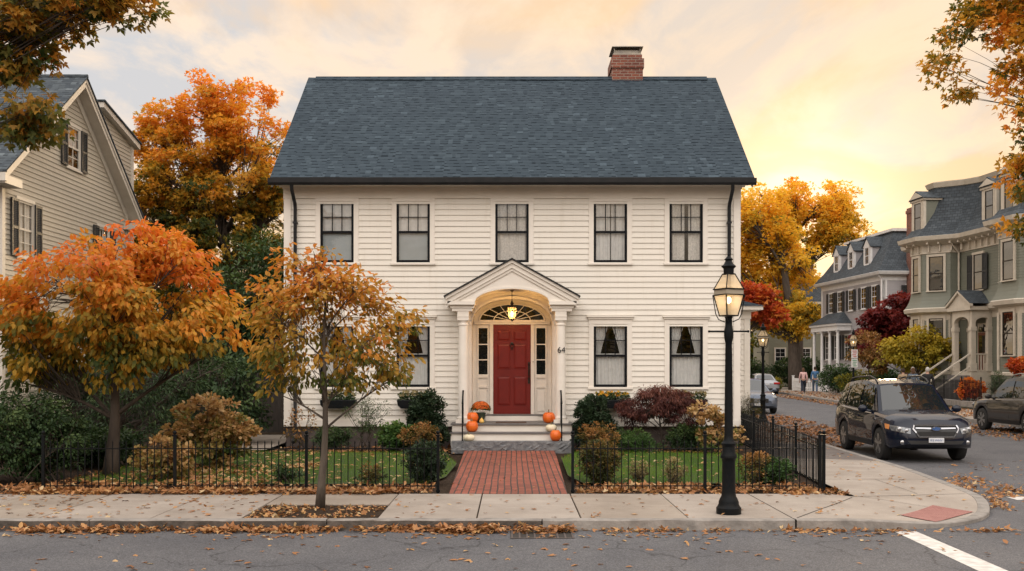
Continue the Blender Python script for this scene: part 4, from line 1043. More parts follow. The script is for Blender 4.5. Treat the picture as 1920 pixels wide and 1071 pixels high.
# brackets and corner boards
def along(a, b, st):
    a, b = Vector(a), Vector(b); L = (b-a).length; n = max(1, int(L/st)); t = (b-a)/L
    for i in range(n): yield a+t*(L*(i+.5)/n), t
for i in range(len(fr)-3):
    for p, t in along(fr[i], fr[i+1], .55):
        nrm = Vector((t.y, -t.x)); a = p+nrm*.05; b = p+nrm*.40
        mb.bar((a.x, a.y, 8.13), (b.x, b.y, 8.13), .09, .10); mb.bar((a.x, a.y, 7.92), (a.x+nrm.x*.1, a.y+nrm.y*.1, 7.92), .07, .4)
for x, y in fg[2:5]+fg[7:9]: 
    mb.box(x-.07, x+.07, y-.07, y+.07, 1.55, 4.3)
mb.build('trim_board', 'cream2', gh)
mb = MB(); mb.loft(fr, [(.5, 8.49), (.15, 8.75), (-.2, 9.2), (-.48, 9.8), (-.68, 10.5), (-.78, 11.1)]); groof = mb.build('roof', 'slate', gh)
mb = MB(); mb.loft(fr, [(-.7, 11.4), (-1.6, 11.55)], cap=0); mb.build('roof_top', 'slate', groof)
def wg(x, y, z, rz, w, h, sh=None): return window(gh, (x, y, z), rz, w, h, cas=.12, sash='bronze', trim='cream2', shutters=sh, recess=False, glass='goldglass', mun=(1, 1, 1, 1), proud=.07)
for z, h in ((5.72, 1.75), (2.35, 1.95)):
    wg(2.9, -1.47, z, 0, .62, h); wg(4.0, -.975, z, math.radians(43.5), .72, h); wg(1.75, -.75, z, math.radians(-52.8), .7, h)
    wg(10.5, -1.02, z, 0, .85, h); wg(11.8, -.52, z, math.radians(45), .7, h); wg(9.2, -.52, z, math.radians(-45), .7, h)
wg(6.3, -.02, 5.6, 0, .8, 1.75, (.42, 'shutter'))
for x, y in ((2.9, -1.38), (7.1, .08), (10.4, -.92)):
    mb = MB(); mb.box(x-.62, x+.62, y, y+1.9, 8.62, 10.55); mb.prism([(x-.8, y-.15, 10.55), (x+.8, y-.15, 10.55), (x, y-.15, 11.0)], (0, 2.0, 0), 1); mb.box(x-.72, x+.72, y-.1, y+1.9, 10.45, 10.58, 2)
    for s in (-1, 1): mb.box(x+s*.55-.09, x+s*.55+.09, y-.04, y+.1, 8.7, 10.5, 2)
    mb.prism([(x-.7, y-.17, 10.6), (x+.7, y-.17, 10.6), (x, y-.17, 10.92)], (0, .03, 0), 2)
    d = mb.build('dormer', ['sage', 'slate', 'cream2'], groof)
    w = window(d, (x, y, 8.85), 0, .7, 1.5, cas=.1, sash='bronze', trim='cream2', recess=False, glass='goldglass', mun=(1, 1, 1, 1), proud=.05); 
# the lavender house's dormer windows, made the same way
for o in [o for o in list(COL.objects) if o.name.startswith('dormer') and o.parent == mroof]:
    for ch in list(o.children):
        if ch.name.startswith('window'): bpy.data.objects.remove(ch)
for o, u in zip([o for o in COL.objects if o.parent == mroof and o.name.split('.')[0] == 'dormer'], (2.6, 5.2, 7.9)):
    window(o, (u, .12, 8.72), 0, .6, 1.15, cas=.06, sash='white', trim='white', recess=False, glass='goldglass', mun=(2, 1, 2, 1), proud=.05)
# porch
a0, a1, yf = 5.62, 7.43, -1.05
mb = MB(); mb.box(a0, a1, yf, 0, 0, 1.6); gp = mb.build('porch', 'cream2', gh); mb = MB()
def beam(mb, p, q, zb, zt_, ar, w):
    p, q = Vector(p), Vector(q); L = (q-p).length; t = (q-p)/L; nr = Vector((t.y, -t.x))*w/2; n = 14
    for i in range(n):
        f0, f1 = i/n, (i+1)/n
        def zz(f): x = (f-.5)*2; return zb+ar*math.sqrt(max(0, 1-x*x)) if abs(x) <= 1 else zb
        A, B = p+t*L*f0, p+t*L*f1
        for s in (1, -1):
            qd = [(A.x+nr.x*s, A.y+nr.y*s, zz(f0)), (B.x+nr.x*s, B.y+nr.y*s, zz(f1)), (B.x+nr.x*s, B.y+nr.y*s, zt_), (A.x+nr.x*s, A.y+nr.y*s, zt_)]; mb.poly(qd if s > 0 else qd[::-1])
        mb.poly([(A.x-nr.x, A.y-nr.y, zz(f0)), (B.x-nr.x, B.y-nr.y, zz(f1)), (B.x+nr.x, B.y+nr.y, zz(f1)), (A.x+nr.x, A.y+nr.y, zz(f0))])
beam(mb, (a0+.2, yf+.1), (a1-.2, yf+.1), 3.9, 4.55, .35, .2); beam(mb, (a1-.1, yf+.2), (a1-.1, 0), 3.9, 4.55, .3, .2); beam(mb, (a0+.1, yf+.2), (a0+.1, 0), 3.9, 4.55, .3, .2)
mb.box(a0-.15, a1+.15, yf-.15, 0, 4.55, 4.72)
mb.prism([(a0-.15, yf-.1, 4.72), (a1+.15, yf-.1, 4.72), ((a0+a1)/2, yf-.1, 5.4)], (0, .1, 0))
for s in (-1, 1):
    xm = (a0+a1)/2; xe = a0-.25 if s < 0 else a1+.25
    mb.prism([(xm, yf-.2, 5.42), (xe, yf-.2, 4.72), (xe, yf-.2, 4.84), (xm, yf-.2, 5.54)], (0, .14, 0))
mb.build('porch_beam', 'cream2', gp)
mb = MB(); xm = (a0+a1)/2; mb.add([(a0-.25, yf-.22, 4.86), (xm, yf-.22, 5.56), (xm, .3, 5.56), (a0-.25, .1, 4.86), (a1+.25, yf-.22, 4.86), (a1+.25, .1, 4.86)], [(0, 1, 2, 3), (1, 4, 5, 2)]); mb.build('roof', 'slate', gp)
for x, y in ((a0+.13, yf+.13), (a1-.13, yf+.13), (a1-.1, -.1), (a0+.1, -.1)):
    mb = MB(); mb.box(x-.12, x+.12, y-.12, y+.12, 1.6, 3.55); mb.box(x-.15, x+.15, y-.15, y+.15, 3.55, 3.75); mb.box(x-.11, x+.11, y-.11, y+.11, 3.75, 4.6); mb.box(x-.16, x+.16, y-.16, y+.16, 1.6, 2.0); mb.build('column', 'cream2', gp, bevel=.01)
mb = MB()
for (p, q) in (((a1-.1, yf+.2), (a1-.1, -.15)),):
    for pt, t in along(p, q, .13): mb.box(pt.x-.025, pt.x+.025, pt.y-.025, pt.y+.025, 1.65, 2.4)
    mb.box(a1-.14, a1-.06, yf+.2, -.1, 2.4, 2.47); mb.box(a1-.13, a1-.07, yf+.2, -.1, 1.62, 1.68)
mb.build('railing', 'cream2', gp)
mb = MB(); mb.box(6.33, 7.27, -.10, 0, 1.6, 3.95); mb.build('door_frame', 'cream2', gp)
M['walnut'] = plain('walnut_door', (.16, .05, .025), (.09, .03, .016), 6, .4, aniso=(4, 1, .4))
mb = MB(); mb.box(6.42, 7.18, -.13, -.09, 1.62, 3.5)
for x in (6.5, 6.83): mb.box(x, x+.27, -.14, -.13, 1.75, 2.3)
dd = mb.build('door', 'walnut', gh); mb = MB(); mb.poly([(6.5, -.135, 2.5), (7.1, -.135, 2.5), (7.1, -.135, 3.35), (6.5, -.135, 3.35)]); mb.build('pane', 'goldglass', dd)
mb = MB(); mb.poly([(6.8+.4*math.cos(PI*i/10), -.115, 3.52+.38*math.sin(PI*i/10)) for i in range(11)]); mb.build('fanlight', 'darkglass', gp)
mb = MB()
for k in range(8): mb.box(a0+.1, a1-.1, yf-.28*(k+1), yf-.28*k, 0, 1.6-.19*(k+1))
mb.build('steps', 'tread', gp)
for x in (a0+.1, a1-.1):
    mb = MB(); mb.bar((x, yf, 2.45), (x, yf-2.3, .95), .08, .07); mb.bar((x, yf, 1.85), (x, yf-2.3, .35), .05, .05)
    mb.box(x-.06, x+.06, yf-2.36, yf-2.24, 0, 1.05); mb.build('stair_rail', 'cream2', gp)
mb = MB(); mb.tube([(4.75, -.7, 8.2), (4.62, -.12, 7.6), (4.62, -.12, 5.0)], .05, 8); mb.build('downspout', 'cream2', gh)

# ---- olive house behind the trees
M['olive'] = sidingm('olive_clapboard', (.20, .20, .15))
far = thing('olive_house', 'olive house half hidden behind the tall yellow maple at the end of the street', 'house', (22.8, 90, 0), math.radians(-4))
fo = [(0, 0), (7.5, 0), (7.5, 8), (0, 8)]
mb = MB(); mb.loft(fo, [(.03, -.1), (.03, .5)]+saw(.5, 7.2, .14)); mb.build('wall', 'olive', far)
mb = MB(); mb.loft(fo, [(.03, 7.1), (.4, 7.3), (.4, 7.5), (.35, 7.5)]); mb.box(-.05, 7.55, -.06, .0, 4.7, 4.95); mb.build('trim_board', 'cream2', far)
mb = MB(); mb.loft(fo, [(.38, 7.5), (-2.4, 9.9)], cap=0); mb.build('roof', 'slate', far)
for x, z in ((1, 5.3), (3.2, 5.3), (5.2, 5.3), (1, 1.9), (3.2, 1.9), (5.2, 1.9)): window(far, (x, -.02, z), 0, .9, 1.5, cas=.08, sash='white', trim='cream2', recess=False, glass='darkglass', mun=(2, 2, 2, 2), proud=.05)
mb = MB(); mb.box(3.2, 4.6, 3, 4.2, 9, 12.6); mb.box(3.1, 4.7, 2.9, 4.3, 12.3, 12.6); mb.build('chimney', 'brick', far)

# ------------------------------------------------------------------ fences
def iron_fence(name, label, pts, posts, h=.755, rail=.65, sp=.103, ph=.86, z=0, pk=.0065, ends=True):
    root = thing(name, label, 'fence', (pts[0][0], pts[0][1], z)); ox, oy = pts[0]
    a, b = Vector((0, 0)), Vector((pts[1][0]-ox, pts[1][1]-oy)); L = (b-a).length; t = (b-a)/L
    ps = sorted(p*L for p in posts)
    r4 = random.Random(2)
    for s, e in zip(ps[:-1], ps[1:]):
        mb = MB(); n = max(1, round((e-s)/sp))
        for i in range(1, n):
            p = t*(s+(e-s)*i/n); l = r4.uniform(-.004, .004)
            mb.bar((p.x, p.y, .05), (p.x+l, p.y, h-.03), pk*2, pk*2, up=(t.x, t.y, 0)); mb.lathe([(pk, h-.03), (pk*1.7, h-.015), (pk, h), (.001, h+.02)], (p.x+l, p.y, 0), 5)
        for zz, w in ((rail, .015), (.09, .014)):
            A, B = t*s, t*e; mb.bar((A.x, A.y, zz), (B.x, B.y, zz), .022, w)
        mb.build('picket_panel', 'iron', root)
    for s in ps:
        p = t*s; mb = MB(); mb.bar((p.x, p.y, -.02), (p.x, p.y, ph-.02), .042, .042, up=(t.x, t.y, 0)); mb.box(p.x-.03, p.x+.03, p.y-.03, p.y+.03, ph-.02, ph); mb.ball((p.x, p.y, ph+.03), .03, 8)
        mb.box(p.x-.03, p.x+.03, p.y-.03, p.y+.03, 0, .03)
        mb.build('post', 'iron', root)
    return root
iron_fence('iron_fence', 'black iron picket fence left of the brick walk, running into the hedge', [(-7.03, 15.2), (-1.11, 15.2)], [0, .3333, .6667, 1])
iron_fence('iron_fence', 'black iron picket fence right of the brick walk, behind the street lamp', [(.91, 15.2), (4.62, 15.2)], [0, .535, 1])
iron_fence('iron_fence', 'black iron picket fence running back from the street corner beside the parked blue car', [(4.69, 15.24), (5.47, 24.4)], [0, .235, .485, .75, 1], h=.77)
iron_fence('iron_fence', 'black iron fence on a low stone kerb before the sage green house', [(22.0, 70), (19.9, 43)], [i/12 for i in range(13)], h=.95, rail=.85, sp=.16, ph=1.05, z=.3, pk=.012)
mb = MB(); mb.loft([(19.75, 43), (20.05, 43), (22.15, 70), (21.85, 70)], [(0, -.05), (0, .32)], cap=0); o = mb.build('kerb_wall', 'kerbstone'); tag(o, 'low stone wall carrying the black iron fence across the street', 'wall')
# picket fence
pf = thing('picket_fence', 'white picket fence in front of the lavender grey house', 'fence', (20.7, 72.3, 0)); A, B = Vector((0, 0)), Vector((2.15, -.9)); L = (B-A).length; t = (B-A)/L
for (P0, P1) in (((0, 0), (2.15, -.9)), ((0, 0), (.25, 3.2))):
    A, B = Vector(P0), Vector(P1); L = (B-A).length; t = (B-A)/L; mb = MB(); n = int(L/.13)
    for i in range(n):
        p = A+t*(L*(i+.5)/n); mb.bar((p.x, p.y, .05), (p.x, p.y, .95), .02, .085, up=(t.x, t.y, 0)); 
    for z in (.3, .75): mb.bar((A.x, A.y+.03, z), (B.x, B.y+.03, z), .04, .08)
    mb.build('picket_panel', 'white', pf)
    for q in (A, B): mb = MB(); mb.box(q.x-.07, q.x+.07, q.y-.07, q.y+.07, 0, 1.1); mb.box(q.x-.09, q.x+.09, q.y-.09, q.y+.09, 1.1, 1.15); mb.build('post', 'white', pf)
# dark board fence between the houses
bf = thing('board_fence', 'weathered dark board fence between the main house and its left neighbour', 'fence', (-12.2, 28.2, 0)); mb = MB(); r6 = random.Random(4)
for i in range(48): x = .02+i*.141; mb.box(x, x+.132, 0+r6.uniform(-.004, .004), .02, .03, 1.72+r6.uniform(-.015, .015))
mb.box(0, 6.8, .025, .07, .4, .49); mb.box(0, 6.8, .025, .07, 1.35, 1.44); mb.build('board_panel', 'wood', bf)
for x in (0, 2.26, 4.5, 6.75): mb = MB(); mb.box(x-.05, x+.05, -.03, .08, 0, 1.8); mb.build('post', 'wood', bf)

# ------------------------------------------------------------------ street lamps
M['lampflame'] = emis('gas_mantle', (1.0, .68, .32), 7)
def lampglass():
    m, nt, out = nodes('lamp_pane'); t = nt.nodes.new('ShaderNodeBsdfTransparent'); t.inputs[0].default_value = (1, .95, .86, 1)
    d = nt.nodes.new('ShaderNodeBsdfTranslucent'); d.inputs[0].default_value = (.9, .8, .62, 1); df = nt.nodes.new('ShaderNodeBsdfDiffuse'); df.inputs[0].default_value = (.7, .62, .5, 1)
    a = nt.nodes.new('ShaderNodeMixShader'); a.inputs[0].default_value = .5; c = nt.nodes.new('ShaderNodeMixShader'); c.inputs[0].default_value = .22
    nt.links.new(d.outputs[0], a.inputs[1]); nt.links.new(df.outputs[0], a.inputs[2]); nt.links.new(t.outputs[0], c.inputs[1]); nt.links.new(a.outputs[0], c.inputs[2]); c.inputs[0].default_value = .42
    nt.links.new(c.outputs[0], out.inputs[0]); return m
M['lampglass'] = lampglass()
def street_lamp(label, loc, rz, lit=3.5, hs=1.0):
    root = thing('street_lamp', label, 'street lamp', loc, rz, 'gas style street lamps'); root.scale = (1, 1, hs)
    mb = MB()
    mb.lathe([(.158, 0), (.158, .075), (.145, .09), (.128, .12), (.128, .15), (.112, .19), (.095, .22), (.086, .27), (.082, .66), (.09, .70), (.104, .715), (.104, .735), (.10, .75), (.085, .78), (.08, .86), (.092, .875), (.095, .90), (.08, .915), (.062, .94), (.056, 1.0), (.05, 1.6), (.043, 2.18), (.05, 2.22), (.058, 2.26), (.06, 2.30), (.055, 2.36), (.045, 2.40), (.042, 2.50), (.055, 2.52)], n=28,
             fn=lambda t, z: 1-.05*abs(math.cos(8*t))*(1 if (.27 < z < .66 or .95 < z < 2.2) else 0))
    mb.build('post', 'iron', root, smooth=35)
    mb = MB(); mb.tube([(-.245, 0, 2.335), (.245, 0, 2.335)], .011, 8); mb.ball((-.25, 0, 2.335), .017, 8); mb.ball((.25, 0, 2.335), .017, 8); mb.build('ladder_bar', 'iron', root, smooth=50)
    lan = MB(); a = math.radians(24); 
    def sq(r, z, rot=0): return [(r*math.cos(a+rot+PI/4+PI/2*k), r*math.sin(a+rot+PI/4+PI/2*k), z) for k in range(4)]
    r1, r2, r3_, zb, zm, zm2, zt2 = .118, .192, .080, 2.535, 2.80, 2.875, 3.07
    Q1, Q2, Q3, Q4 = sq(r1, zb), sq(r2, zm), sq(r2*1.0, zm2), sq(r3_, zt2)
    for k in range(4):
        lan.tube([Q1[k], Q2[k]], .008, 5); lan.tube([Q3[k], Q4[k]], .007, 5)
        lan.tube([Q1[k], Q1[(k+1) % 4]], .009, 5); lan.tube([Q4[k], Q4[(k+1) % 4]], .008, 5)
        for (z, rr) in ((zm, r2+.006), (zm2, r2+.006)):
            S = sq(rr, z); lan.bar(S[k], S[(k+1) % 4], .014, .014)
        c = a+PI/4+PI/2*k; d = (math.cos(c), math.sin(c))
        lan.tube([(d[0]*(r2+.012), d[1]*(r2+.012), zm), (d[0]*.165, d[1]*.165, 2.56), (d[0]*.13, d[1]*.13, 2.49), (d[0]*.05, d[1]*.05, 2.455)], .0065, 5)
    lan.lathe([(.065, zt2-.01), (.068, zt2+.07), (.085, zt2+.085), (.095, zt2+.10), (.06, zt2+.13), (.04, zt2+.17), (.055, zt2+.19), (.03, zt2+.215), (.014, zt2+.235), (.018, zt2+.25), (.003, zt2+.275)], n=16)
    l = lan.build('lantern', 'iron', root, smooth=40)
    gb = MB(); B2, B3 = sq(r2-.004, zm), sq(r2-.004, zm2)
    for k in range(4):
        j = (k+1) % 4
        q1, q2, q3, q4 = sq(r1-.004, zb), sq(r2-.006, zm), sq(r2-.006, zm2), sq(r3_-.004, zt2)
        gb.poly([q1[k], q1[j], q2[j], q2[k]]); gb.poly([q3[k], q3[j], q4[j], q4[k]])
    gb.build('glass', 'lampglass', l)
    gb = MB()
    for k in range(4): j = (k+1) % 4; gb.poly([B2[k], B2[j], B3[j], B3[k]])
    M.setdefault('lampband', plain('lamp_band', (.42, .36, .27), (.3, .26, .2), 8, .5)); gb.build('band', 'lampband', l)
    mb = MB(); mb.tube([(0, 0, 2.53), (0, 0, 2.68)], .03, 8); mb.build('burner', 'lampband', l); mb = MB(); mb.ball((0, 0, 2.735), .036, 10, sz=1.3); mb.build('bulb', 'lampflame', l)
    if lit: light('lamp_light', (0, 0, 2.735), lit, (1, .68, .34), .05, root)
    return root
street_lamp('lit black gas style street lamp at the corner kerb, nearest and tallest in view', (2.78, 13.0, 0), 0)
street_lamp('lit black street lamp rising behind the side fence near the parked silver blue sedan', (8.42, 34, 0), .5, .6)
l3 = street_lamp('lit black street lamp carrying two parking signs across the side street', (17.62, 52.3, 0), .3, .6, 1.13)
M['signwhite'] = plain('sign_white', (.7, .7, .69), rough=.4); M['signred'] = plain('sign_red', (.5, .03, .03), rough=.5); M['signgreen'] = plain('sign_green', (.03, .25, .12), rough=.5)
for i, (z, mm) in enumerate(((2.0, 'signred'), (1.58, 'signgreen'))):
    mb = MB(); mb.box(-.19, .19, -.10, -.085, z, z+.40, 0)
    sp = mb.build('parking_sign', 'signwhite', l3); sp['label'] = 'white parking sign with %s lettering' % ('red' if i == 0 else 'green')
    mb = MB()
    for k, (x0, x1) in enumerate(((-.13, .13), (-.10, .12), (-.13, .08), (-.08, .13))): mb.box(x0, x1, -.104, -.10, z+.31-.085*k, z+.345-.085*k)
    mb.build('sign_marks', mm, sp)
# ------------------------------------------------------------------ cars  (local +x forward, +y left)
def car(name, label, loc, rz, pm, sp):
    root = thing(name, label, 'car', loc, rz, sp.get('group'))
    L, W, fa, ra, wr = sp['L'], sp['W'], sp['fa'], sp['ra'], sp['wr']
    top, belt = sp['top'], sp['belt']           # top: (x, z) of hood/deck line; belt: (x, z) shoulder line
    def ip(tab, x): 
        if x <= tab[0][0]: return tab[0][1]
        for (a, b), (c, d) in zip(tab[:-1], tab[1:]):
            if x <= c: t = (x-a)/(c-a); return b+(d-b)*t
        return tab[-1][1]
    plan = sp.get('plan', [(-L/2, .80), (-L/2+.12, .92), (-L/2+.5, .99), (-.5, 1.0), (L/2-.75, .99), (L/2-.35, .95), (L/2-.12, .84), (L/2, .62)])
    sill, ar = sp['sill'], wr+.065
    xs = sorted(set([round(-L/2+L*i/34, 3) for i in range(35)]+[round(c+ar*math.cos(PI*k/14), 3) for c in (fa, ra) for k in range(15)]))
    mb = MB(); rings = []
    for x in xs:
        w = W/2*ip(plan, x); zt_ = ip(top, x); zs_ = ip(belt, x)
        zb = sill
        e = min(x+L/2, L/2-x)
        if e < .25: zb = sill+.0+.10*(1-e/.25)
        for c in (fa, ra):
            if abs(x-c) < ar: zb = max(zb, wr*1.0+math.sqrt(ar*ar-(x-c)**2))
        zmid = zb+(zs_-zb)*.55
        rings.append([(x, 0, zb), (x, w*.80, zb), (x, w*.975, zb+.015), (x, w*.99, zb+.07), (x, w, max(zmid, zb+.1)), (x, w*.985, zs_-.10), (x, w*.955, zs_-.015), (x, w*.90, zs_+.02), (x, w*.70, zs_+(zt_-zs_)*.75+.015), (x, w*.35, zt_), (x, 0, zt_+.012)])
    n = len(rings[0])
    full = [[(x, -y, z) for x, y, z in r[::-1]][:-0 or None]+r[1:-1] for r in rings]
    # ring order: top centre(-y side) ... bottom centre ... +y side
    full = [[(p[0], -p[1], p[2]) for p in reversed(r)]+[p for p in r[1:-1]] for r in rings]
    k = len(full[0]); vs = [p for r in full for p in r]
    fs = [(i*k+j, (i+1)*k+j, (i+1)*k+(j+1) % k, i*k+(j+1) % k) for i in range(len(full)-1) for j in range(k)]
    fs += [tuple(range(k)), tuple(range((len(full)-1)*k, len(full)*k))[::-1]]
    mb.add(vs, fs); body = mb.build('body', pm, root, smooth=32)
    # cabin
    cb = sp['cabin']     # dict: base x front/rear, roof x front/rear, z base, z roof list, half widths
    xb0, xb1, xr0, xr1, zb0, hb, ht, roofz = cb['xb0'], cb['xb1'], cb['xr0'], cb['xr1'], cb['zb'], cb['hb'], cb['ht'], cb['roof']
    zr = lambda x: ip(roofz, x)
    nx = 14; mb = MB()
    RX = [xr0+(xr1-xr0)*i/nx for i in range(nx+1)]      # rear -> front on the roof
    BX = [xb0+(xb1-xb0)*i/nx for i in range(nx+1)]
    zbase = lambda x: ip(belt, x)-.02
    for i in range(nx):
        for s in (-1, 1):
            def S(ii, t):
                x = BX[ii]+(RX[ii]-BX[ii])*t; z = zbase(BX[ii])+(zr(RX[ii])-.03-zbase(BX[ii]))*t
                return (x, s*(hb+(ht-hb)*t+.02*math.sin(PI*t)), z)
            for j in range(4):
                q = [S(i, j/4), S(i+1, j/4), S(i+1, (j+1)/4), S(i, (j+1)/4)]; mb.poly(q if s < 0 else q[::-1])
    def cross(x, z, hw_, n=10): return [(x, -hw_+2*hw_*i/n, z+.03*(1-(2*i/n-1)**2)-(.0 if 0 < i < n else 0)) for i in range(n+1)]
    grid = [cross(x, zr(x)-.03+.012, ht) for x in RX]
    for r in grid: r[0] = (r[0][0], r[0][1], r[0][2]-.012); r[-1] = (r[-1][0], r[-1][1], r[-1][2]-.012)
    for a, b in zip(grid[:-1], grid[1:]):
        for j in range(10): mb.poly([a[j], b[j], b[j+1], a[j+1]][::-1])
    fr0, fr1 = cross(xb1, zbase(xb1), hb), grid[-1]
    rr0, rr1 = cross(xb0, zbase(xb0), hb), grid[0]
    bow = lambda j: .10*(1-(2*j/10-1)**2)
    fr0 = [(p[0]+bow(j), p[1], p[2]) for j, p in enumerate(fr0)]
    for j in range(10):
        mb.poly([fr0[j], fr0[j+1], fr1[j+1], fr1[j]]); mb.poly([rr0[j], rr0[j+1], rr1[j+1], rr1[j]][::-1])
    mb.build('cabin', pm, root, smooth=30)
    def lerp(a, b, t): return tuple(a[i]+(b[i]-a[i])*t for i in range(3))
    def glassgrid(lo_, hi_, t0, t1, j0, j1, off):
        m2 = MB(); J = 8
        P_ = [[lerp(lerp(lo_[0], lo_[-1], 0), lo_[0], 0) for _ in range(0)] for _ in range(0)]
        def at(row, f): f = f*10; i = min(9, int(f)); return lerp(row[i], row[i+1], f-i)
        for a in range(J):
            for b in range(3):
                q = []
                for (u, v) in ((a, b), (a+1, b), (a+1, b+1), (a, b+1)):
                    f = j0+(j1-j0)*u/J; t = t0+(t1-t0)*v/3; p = lerp(at(lo_, f), at(hi_, f), t); q.append((p[0]+off[0], p[1], p[2]+off[1]))
                m2.poly(q if off[0] > 0 else q[::-1])
        return m2
    glassgrid(fr0, fr1, .04, .93, .05, .95, (.009, .012)).build('windshield', 'carglass', root, smooth=60)
    glassgrid(rr0, rr1, .12, .90, .08, .92, (-.012, .010)).build('rear_window', 'carglass', root, smooth=60)
    ys = lambda z, x: hb+(ht-hb)*max(0, min(1, (z-zbase(x))/(zr(x)-zbase(x))))+.02*math.sin(PI*max(0, min(1, (z-zbase(x))/(zr(x)-zbase(x)))))
    for s in (-1, 1):
        for poly in sp['win']:
            mb = MB(); m_ = 5; a, b, c, d = poly      # lower-left, lower-right, upper-right, upper-left (x,z)
            for i in range(m_):
                for j in range(3):
                    q = []
                    for u, v in ((i, j), (i+1, j), (i+1, j+1), (i, j+1)):
                        u /= m_; v /= 3; x = (a[0]*(1-u)+b[0]*u)*(1-v)+(d[0]*(1-u)+c[0]*u)*v; z = (a[1]*(1-u)+b[1]*u)*(1-v)+(d[1]*(1-u)+c[1]*u)*v
                        q.append((x, s*(ys(z, x)+.010), z))
                    mb.poly(q if s < 0 else q[::-1])
            mb.build('side_window', 'carglass', root, smooth=60)
        # bright line along the window foot, door seams, handle, mirror, sill trim
        x0, x1 = sp['win'][0][0][0]-.02, sp['win'][-1][1][0]+.04
        mb = MB(); mb.bar((x0, s*(ys(sp['win'][0][0][1], x0)+.014), sp['win'][0][0][1]-.012), (x1, s*(ys(sp['win'][-1][1][1], x1)+.014), sp['win'][-1][1][1]-.012), .012, .02)
        mb.build('window_trim', 'chrome' if sp.get('chrome', 1) else 'plastic', root)
        mb = MB()
        for xd in sp['doors']:
            zb_ = sill+.12; w = W/2
            mb.bar((xd, s*(w*ip(plan, xd)*.995+.001), zb_+.05), (xd-.03, s*(w*ip(plan, xd)*.975+.003), ip(belt, xd)-.06), .010, .008, up=(1, 0, 0))
        mb.build('door_seam', 'plastic', root)
        for xd in sp['doors'][:2]:
            mb = MB(); zz = ip(belt, xd)-.13; mb.bar((xd+.10, s*(W/2*.995+.012), zz), (xd+.28, s*(W/2*.995+.012), zz+.004), .03, .028); mb.build('door_handle', pm, root)
        mx = sp['mirror']
        mb = MB(); mb.ball((mx, s*(hb+.22), ip(belt, mx)+.09), .105, 12, sx=.62, sy=1.05, sz=.78); mb.bar((mx+.02, s*(hb-.02), ip(belt, mx)+.02), (mx, s*(hb+.18), ip(belt, mx)+.06), .07, .05); mb.build('mirror', pm, root, smooth=180)
        mb = MB(); z0_ = sill-.02; mb.prism([(ra+ar, s*W*.475, z0_), (fa-ar, s*W*.475, z0_), (fa-ar, s*W*.498, z0_+.12), (ra+ar, s*W*.498, z0_+.12)], (0, s*.01, .0)); mb.build('side_skirt', 'plastic', root)
        if sp.get('rails'):
            mb = MB(); q0, q1 = sp['rails']; pts = [(q0, zr(q0)-.01), (q0+.12, zr(q0+.12)+.06), (q0+.5, zr(q0+.5)+.075), (q1-.5, zr(q1-.5)+.075), (q1-.15, zr(q1-.15)+.06), (q1, zr(q1)-.005)]
            mb.tube([(x, s*(ht-.05), z) for x, z in pts], .021, 8); mb.build('roof_rail', sp.get('railmat', 'plastic'), root, smooth=60)
        # wheels
        for c in (fa, ra):
            wy = s*(W/2-.12)
            mb = MB(); r = wr; prof = [(r*.62, -.105), (r*.86, -.11), (r*.96, -.095), (r, -.06), (r, .06), (r*.96, .095), (r*.86, .11), (r*.62, .105)]
            mb.lathe(prof, n=32, ax='y'); ty = mb.build('wheel', 'tyre', root, smooth=40, loc=(c, wy, wr))
            mb = MB(); yo = s*.085
            for (a, b) in ((.60, .68),):
                ring = [(r*b, -.02), (r*b, .02), (r*a, .02), (r*a, -.02), (r*b, -.02)]
                mb.lathe([(r*.60, yo-.02), (r*.68, yo), (r*.68, yo+s*.02), (r*.60, yo+s*.015)], n=32, ax='y')
            mb.lathe([(.001, yo-.01*s), (r*.16, yo), (r*.16, yo+s*.02), (.001, yo+s*.028)], n=16, ax='y')
            for q in range(sp.get('spokes', 5)):
                for dd in (-.11, .11):
                    t = 2*PI*q/sp.get('spokes', 5)+.3; cx_, cz_ = math.cos(t), math.sin(t); c2, s2 = math.cos(t+dd*1.4), math.sin(t+dd*1.4)
                    mb.bar((cx_*r*.1, yo+s*.005, cz_*r*.1), (c2*r*.63, yo+s*.005, s2*r*.63), .035, .035, up=(0, 1, 0))
            mb.build('rim', 'alloy', ty, smooth=35)
            mb = MB(); mb.lathe([(r*.62, yo-s*.06), (.001, yo-s*.06)], n=20, ax='y'); mb.build('brake_disc', 'plastic', ty)
    # wheel houses / underbody
    mb = MB(); mb.box(ra-.5, fa+.5, -W*.36, W*.36, sill-.02, sill+.45)
    for c in (fa, ra):
        mb.box(c-ar*.98, c+ar*.98, -W*.34, W*.34, sill-.02, wr+ar-.03)
        for s in (-1, 1):
            # dark arch lining
            pts = [(c+ar*.995*math.cos(PI*q/12), wr+ar*.995*math.sin(PI*q/12)) for q in range(13)]
            for (p, q_) in zip(pts[:-1], pts[1:]): mb.poly([(p[0], s*W*.49, p[1]), (q_[0], s*W*.49, q_[1]), (q_[0], s*W*.3, q_[1]), (p[0], s*W*.3, p[1])])
    mb.build('underbody', 'plastic', root)
    return root, body

